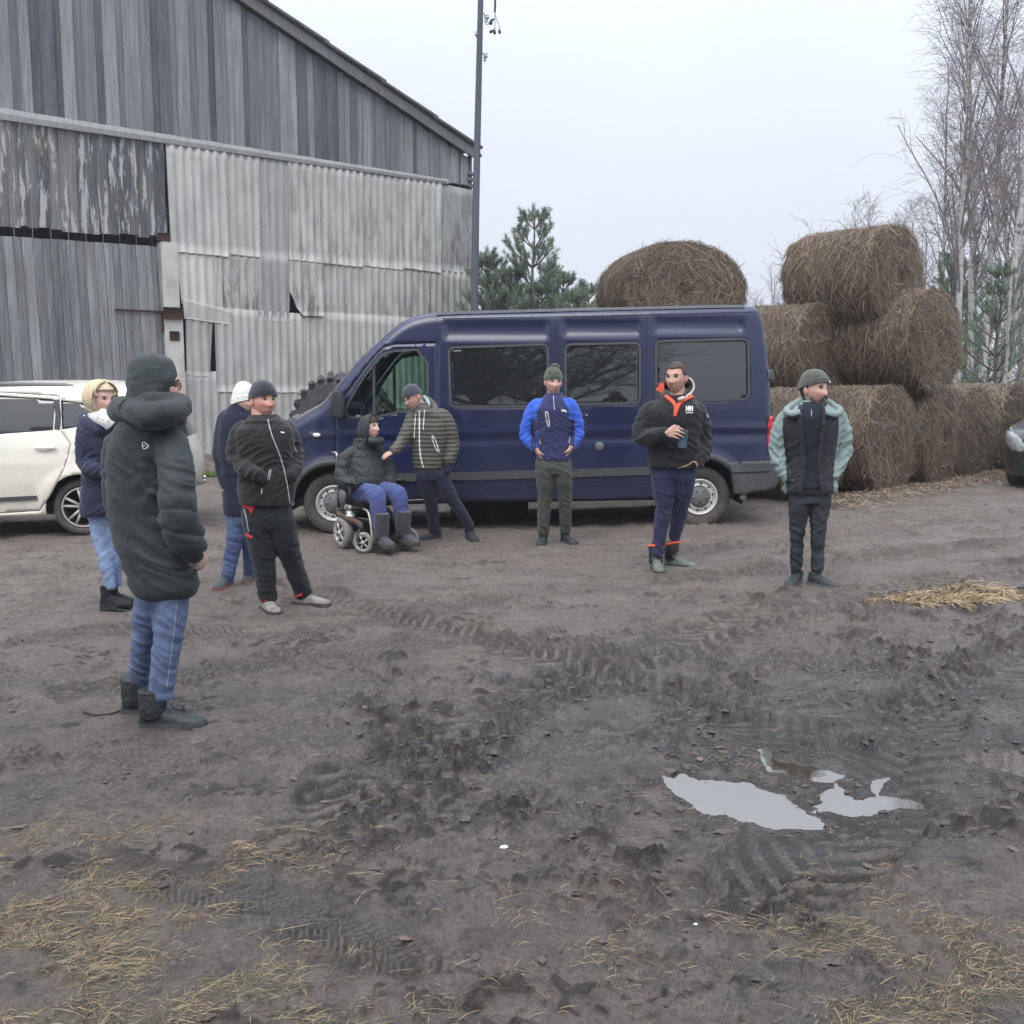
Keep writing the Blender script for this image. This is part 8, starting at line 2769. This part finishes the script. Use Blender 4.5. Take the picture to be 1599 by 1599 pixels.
# ---- blonde woman
p = Person((180, 952), 'blonde woman in navy parka, pale jeans and black ankle boots facing right', 1, (.56, .36, .29))
p.cx = 158
pk = cloth('navy_parka', (.017, .022, .048))
tor = [(645, 148, 174, .0, .9), (652, 139, 180), (660, 130, 186), (672, 124, 190), (700, 124, 190), (740, 130, 188), (775, 128, 190), (798, 127, 190), (806, 130, 188)]
aL = [(134, 668, -.05), (131, 695, -.07), (133, 722, -.10), (152, 733, -.18), (178, 738, -.22)]; aR = [(180, 668, .1), (186, 700, .1), (184, 735, -.05)]
p.garment('parka', [p.torso(tor, .95), p.arm(aL, [13, 13, 12.5, 11.5, 9.5]), p.arm(aR, [12, 11, 9])], pk, .0075, .013, [(133, 722, -.1), (160, 735, -.2)])
lL = [(154, 802), (157, 830), (161, 860), (168, 890), (173, 917)]; lR = [(175, 802, .1), (177, 830, .1), (178, 860, .1), (181, 890, .1), (183, 912, .1)]
p.garment('jeans', [p.torso([(792, 140, 186), (806, 139, 187), (818, 142, 186)], .68), p.leg(lL, [16, 15, 12.5, 10, 8.3], (172, 954)), p.leg(lR, [15, 13.5, 11.5, 9.5, 8], (181, 949))], denim('pale_denim', (.19, .265, .42)), .0075, .006, [(160, 860), (172, 905)], smooth=12)
p.set_head(158, 624, 56, 4, 0, 1.0)
p.body([p.torso(inner(tor), .8), p.arm(aL, [8, 8, 7, 6, 5]), p.arm(aR, [7, 7, 6]), p.leg(lL, [10, 9, 8, 6, 5], (172, 954)), p.leg(lR, [10, 9, 8, 6, 5], (181, 949)), p.limb([(156, 664, .0), (157, 634, .01)], [10, 8.5])] + hand_shapes(p.w(180, 738, -.22), (1, -.1, -.2), (0, -1, .3), .85, .5, 1), None, brows=(.20, .14, .09))
bl_ = simple('blonde_hair', (.62, .51, .34), .55, var=.22, vscale=60, bump=.8, bscale=150, stretch=(1, 1, .12))
p.hair('hair', bl_, .020, lambda V: (V[:, 2] > .062 - .3 * np.maximum(0, V[:, 1] + .05)) | ((V[:, 1] > -.035) & (V[:, 2] > -.085)) | ((V[:, 1] > -.055) & (np.abs(V[:, 0]) > .055) & (V[:, 2] > .025)), .007, (45, 45, 5))
mb = MB(); rgh = np.random.default_rng(3)
for k in range(90):
    a = rgh.uniform(-.35, math.pi + .35); c0 = np.array([.094 * math.cos(a), .012 + .108 * math.sin(a), rgh.uniform(.0, .05)])
    P_ = [c0, c0 * np.array([1.02, 1.0, 0]) + np.array([0, 0, -.04]), c0 * np.array([.93, .92, 0]) + np.array([0, 0, rgh.uniform(-.10, -.075)])]
    mb.tube(catmull(P_, 3), np.array([.003, .006, .007, .007, .006, .005, .002]), 5)
part('hair_strands', p.hl(np.concatenate(mb.V)), mb.F, bl_, p.root)
mb = MB()
for sg in (-1, 1):
    for k in range(34):
        y0 = -.055 + .14 * k / 33; fz_ = 1 - .35 * abs(y0 / .11) ** 2
        am = 1.25 if y0 < -.05 else 2.2
        P_ = [(sg * (.004 + .107 * math.sin(a) * fz_ ** .5), y0 * (1 - .12 * (a / 2.2)) - (.012 if y0 < -.05 else 0) * math.sin(a), .010 + .133 * math.cos(a) * fz_ + rgh.uniform(-.002, .002)) for a in np.linspace(.02, am * rgh.uniform(.9, 1.05), 9)]
        mb.tube(P_, np.array([.003, .006, .0065, .0065, .0065, .006, .0055, .005, .0015]), 5)
part('hair_strands', p.hl(np.concatenate(mb.V)), mb.F, bl_, p.root)
sc_m = simple('patterned_scarf', (.58, .58, .57), .9, var=.55, vscale=38, bump=.6, bscale=40)
mb = MB(); mb.tube(catmull([p.w(*q) for q in [(150, 644, .12), (146, 648, .0), (154, 653, -.09), (166, 658, -.13), (174, 664, -.12)]], 4), np.linspace(.040, .05, 17), 12); mb.tube(catmull([p.w(*q) for q in [(160, 646, -.06), (168, 650, -.09), (176, 652, -.05), (178, 648, .05)]], 4), .042, 12); mb.build('scarf', sc_m, p.root)
mb = MB(); mb.tube(catmull([p.w(*q) for q in [(150, 650, .16), (136, 652, .10), (130, 656, -.02), (140, 664, -.11), (158, 676, -.15)]], 4), np.linspace(.05, .028, 17), 12); mb.build('hood', pk, p.root)
mb = MB(); mb.ell(p.hit(131.5, 649.5)[0] if p.hit(131.5, 649.5) else p.w(131.5, 649, -.1), (.007, .007, .007)); mb.build('snap_button', m_white, p.root)
p.strip('hem_seam', [(128, 799), (150, 802), (175, 801)], 1.2, cloth('dark_zip', (.03, .025, .03)), .003, ['parka'])
sb = simple('black_suede', (.010, .010, .012), .9, var=.3)
for fx, fy, yw in ((172, 954, 78), (181, 949, 72)): shoe(p, G(fx, fy), yw, sb, m_blk, .25, .16, .95, name='boot', heel=.035, shaft=.044)

# ---- near man in the long dark hooded coat, seen from behind
p = Person((258, 1132), 'tall man in long dark green-black padded coat seen from behind, blue jeans and black boots', 2, (.56, .36, .29))
p.cx = 236
dk = cloth('dark_green_coat', (.027, .035, .036), .6, bump=.12, bs=300, sheen=.08)
tor = [(640, 205, 280, .0, .9), (660, 188, 286, .0, .75), (678, 178, 290), (700, 171, 284), (740, 168, 278), (800, 172, 278), (850, 181, 292), (890, 196, 306), (920, 208, 309), (932, 220, 300), (937, 235, 285)]
aR_ = [(266, 693, -.05), (274, 730, -.12), (276, 775, -.17), (281, 815, -.17), (293, 843, -.14), (305, 864, -.08)]; aL_ = [(186, 695, .08), (181, 740, .10), (183, 790, .12), (196, 850, .2)]
def coatfn(V):
    ax = catmull([p.w(*q) for q in aR_], 4)
    dm = np.min([((V - a) ** 2).sum(1) for a in ax], 0)
    return .014 * (np.abs(np.sin((V[:, 2] + .05 * n3(V * 5, 2)) / .092 * math.pi + 2.2 * V[:, 0])) ** .6 - .62) * sst(.130 ** 2, .105 ** 2, dm) * sst(p.w(0, 745)[2], p.w(0, 815)[2], V[:, 2])
p.garment('coat', [p.torso(tor, .72, 40), p.arm(aR_, [27, 27, 28, 30, 27, 17], 24), p.arm(aL_, [24, 22, 20, 16], 24)], dk, .0065, .014, [(285, 800, -.05), (262, 760), (250, 720), (230, 870)], fn=coatfn, rj=.12)
lL = [(238, 925, .06), (231, 960, .06), (226, 990, .06), (221, 1030, .08), (219, 1064, .10)]; lR = [(268, 925), (266, 965), (262, 998), (256, 1045), (252, 1086)]
p.garment('jeans', [p.torso([(900, 218, 296), (918, 217, 293), (934, 219, 291)], .7), p.leg(lL, [26, 24, 21.5, 19, 18.5], (219, 1112), 24), p.leg(lR, [28, 26, 23.5, 20.5, 20], (248, 1133), 24)], denim('mid_blue_denim', (.085, .125, .225)), .006, .0075, [(224, 990, .06), (263, 1000), (252, 1075), (217, 1055, .1)], rj=.10, fz=1.15, smooth=12)
p.set_head(246, 603, 100, 4, 0, 1.04)
p.body([p.torso(inner(tor), .6), p.limb(aR_, [16, 16, 15, 14, 12, 9]), p.limb(aL_, [14, 12, 12, 10]), p.leg(lL, [17, 16, 14, 12, 10], (219, 1112)), p.leg(lR, [17, 16, 14, 12, 10], (248, 1133)), p.limb([(240, 680), (242, 640), (243, 610)], [26, 20, 18])]
       + hand_shapes(p.w(304, 860, -.07), (.3, .5, -.8), (.6, -.7, .2), .9, .7, -1), None)
p.glasses(m_blk)
hm_ = cloth('dark_green_cap', (.036, .046, .047), .7, bs=300, sheen=.08)
p.dome('cap', hm_, -.040, .142, .100, .110, -.22, .0, .2, amp=.010, yo=.024, pw=3.4)
def blob(L_, r_): return tt([p.w(*q) for q in L_], [x * p.k for x in r_], 20, 6)
p.garment('hood', [blob([(205, 640, -.10), (232, 650, -.17), (262, 645, -.13), (280, 634, -.02), (281, 632, .1)], [19, 21, 20, 19, 17]), blob([(205, 640, -.10), (188, 640, .02), (192, 638, .14), (215, 636, .2)], [19, 20, 19, 18]),
                   blob([(215, 628, -.05), (240, 628, -.1), (265, 628, -.05), (278, 640, .05)], [17, 17, 17, 18]), blob([(262, 634, -.06), (274, 646, -.04), (280, 658, .03)], [20, 16, 12])], cloth('dark_hood', (.021, .027, .028), .65, bs=300), .0065, .016, [], fz=.8)
lg = [(222, 690.5), (225.5, 690), (232, 696), (231.5, 698), (227, 701), (223.5, 700.5), (222.5, 697)]
p.strip('coat_emblem', lg, 1.1, m_white, .004, ['coat'], closed=True)
p.strip('coat_emblem', [(223, 697), (229, 694)], 1.0, m_white, .004, ['coat']); p.strip('coat_emblem', [(227, 700), (231.5, 697)], 1.0, m_white, .004, ['coat'])
p.strip('jeans_stitch', [(276, 940), (272, 985), (266, 1030), (260, 1075)], .7, cloth('pale_stitch', (.35, .40, .45)), .002, ['jeans'])
bm_ = simple('black_leather_boot', (.022, .026, .029), .55, var=.35, vscale=14, bump=.35, bscale=60)
sol2 = simple('dark_lug_sole', (.045, .048, .05), .75, var=.35, vscale=18)
for fx, fy, yw, dz in ((248, 1133, 92, 0), (219, 1112, 86, 0)):
    g = G(fx, fy); so = shoe(p, g, yw, bm_, sol2, .32, .19, 1.08, name='boot', shaft=.060)
    f_ = np.array([math.sin(R(yw)), -math.cos(R(yw)), 0]); l_ = np.array([math.cos(R(yw)), math.sin(R(yw)), 0])
    mb = MB()
    for k in range(6):
        c = g + f_ * (.020 + .020 * k) + np.array([0, 0, .172 - .0155 * k])
        mb.tube([c - l_ * .024 - np.array([0, 0, .004]), c + np.array([0, 0, .004]), c + l_ * .024 - np.array([0, 0, .004])], .0032, 5)
    mb.tube(catmull([g + f_ * .03 - l_ * .02 + np.array([0, 0, .17]), g + f_ * .07 - l_ * .052 + np.array([0, 0, .13]), g + f_ * .10 - l_ * .05 + np.array([0, 0, .09])], 3), .003, 5)
    mb.build('lace', m_blk, so)
# ================================================================== small things on the ground
def crumple(px, py, r, seed, col, name, label, cat):
    g = G(px, py); g[2] = float(gz(g[0], g[1])[0]) + r * .3
    bm_ = bmesh.new(); bmesh.ops.create_icosphere(bm_, subdivisions=3, radius=1)
    V = np.array([v.co[:] for v in bm_.verts]); F = [[v.index for v in f.verts] for f in bm_.faces]; bm_.free()
    V = V * (1 + .45 * n3(V * 1.8 + seed, 3) + .25 * n3(V * 4 + seed, 4))[:, None] * np.array([1.3, 1, .45]) * r
    tag(link(name, mesh_np(name, V, F, False), simple(name, col, .8, var=.1), None, g), label, cat)


crumple(787, 1326, .010, 1, (.6, .6, .58), 'paper_scrap', 'small white crumpled scrap lying on the mud below the lumps', 'litter')
crumple(1086, 1448, .005, 5, (.55, .54, .52), 'paper_scrap', 'tiny white scrap nearer the camera on the bare mud', 'litter')
mb = MB(); P_ = [(130, 1112), (150, 1117), (176, 1116), (196, 1108), (206, 1106)]
P_ = [G(*q) for q in P_]
for q in P_: q[2] = float(gz(q[0], q[1])[0]) + .008
mb.tube(catmull(P_, 4), np.linspace(.006, .003, 17), 6)
tag(mb.build('twig', simple('dark_twig', (.035, .028, .024), .9)), 'thin dark bent twig on the mud left of the near man', 'twig')
# ================================================================== damp air
_z0, _z1, _r = -3.0, 19.0, 1600.0
hz_ = link('haze', mesh_np('haze', [(x, y, z) for x in (-_r, _r) for y in (-_r, _r) for z in (_z0, _z1)], [[0, 1, 3, 2], [4, 6, 7, 5], [0, 4, 5, 1], [2, 3, 7, 6], [0, 2, 6, 4], [1, 5, 7, 3]], False), None)
hm_z = bpy.data.materials.new('haze_air'); hm_z.use_nodes = True
_n = hm_z.node_tree; _n.nodes.remove(_n.nodes['Principled BSDF'])
_v = nd(_n, 'ShaderNodeVolumePrincipled'); _v.inputs['Color'].default_value = (.93, .95, 1, 1); _v.inputs['Density'].default_value = .0013; _v.inputs['Anisotropy'].default_value = .2
_n.links.new(_v.outputs[0], _n.nodes['Material Output'].inputs['Volume'])
hz_.data.materials.append(hm_z)
tag(hz_, kind='stuff')
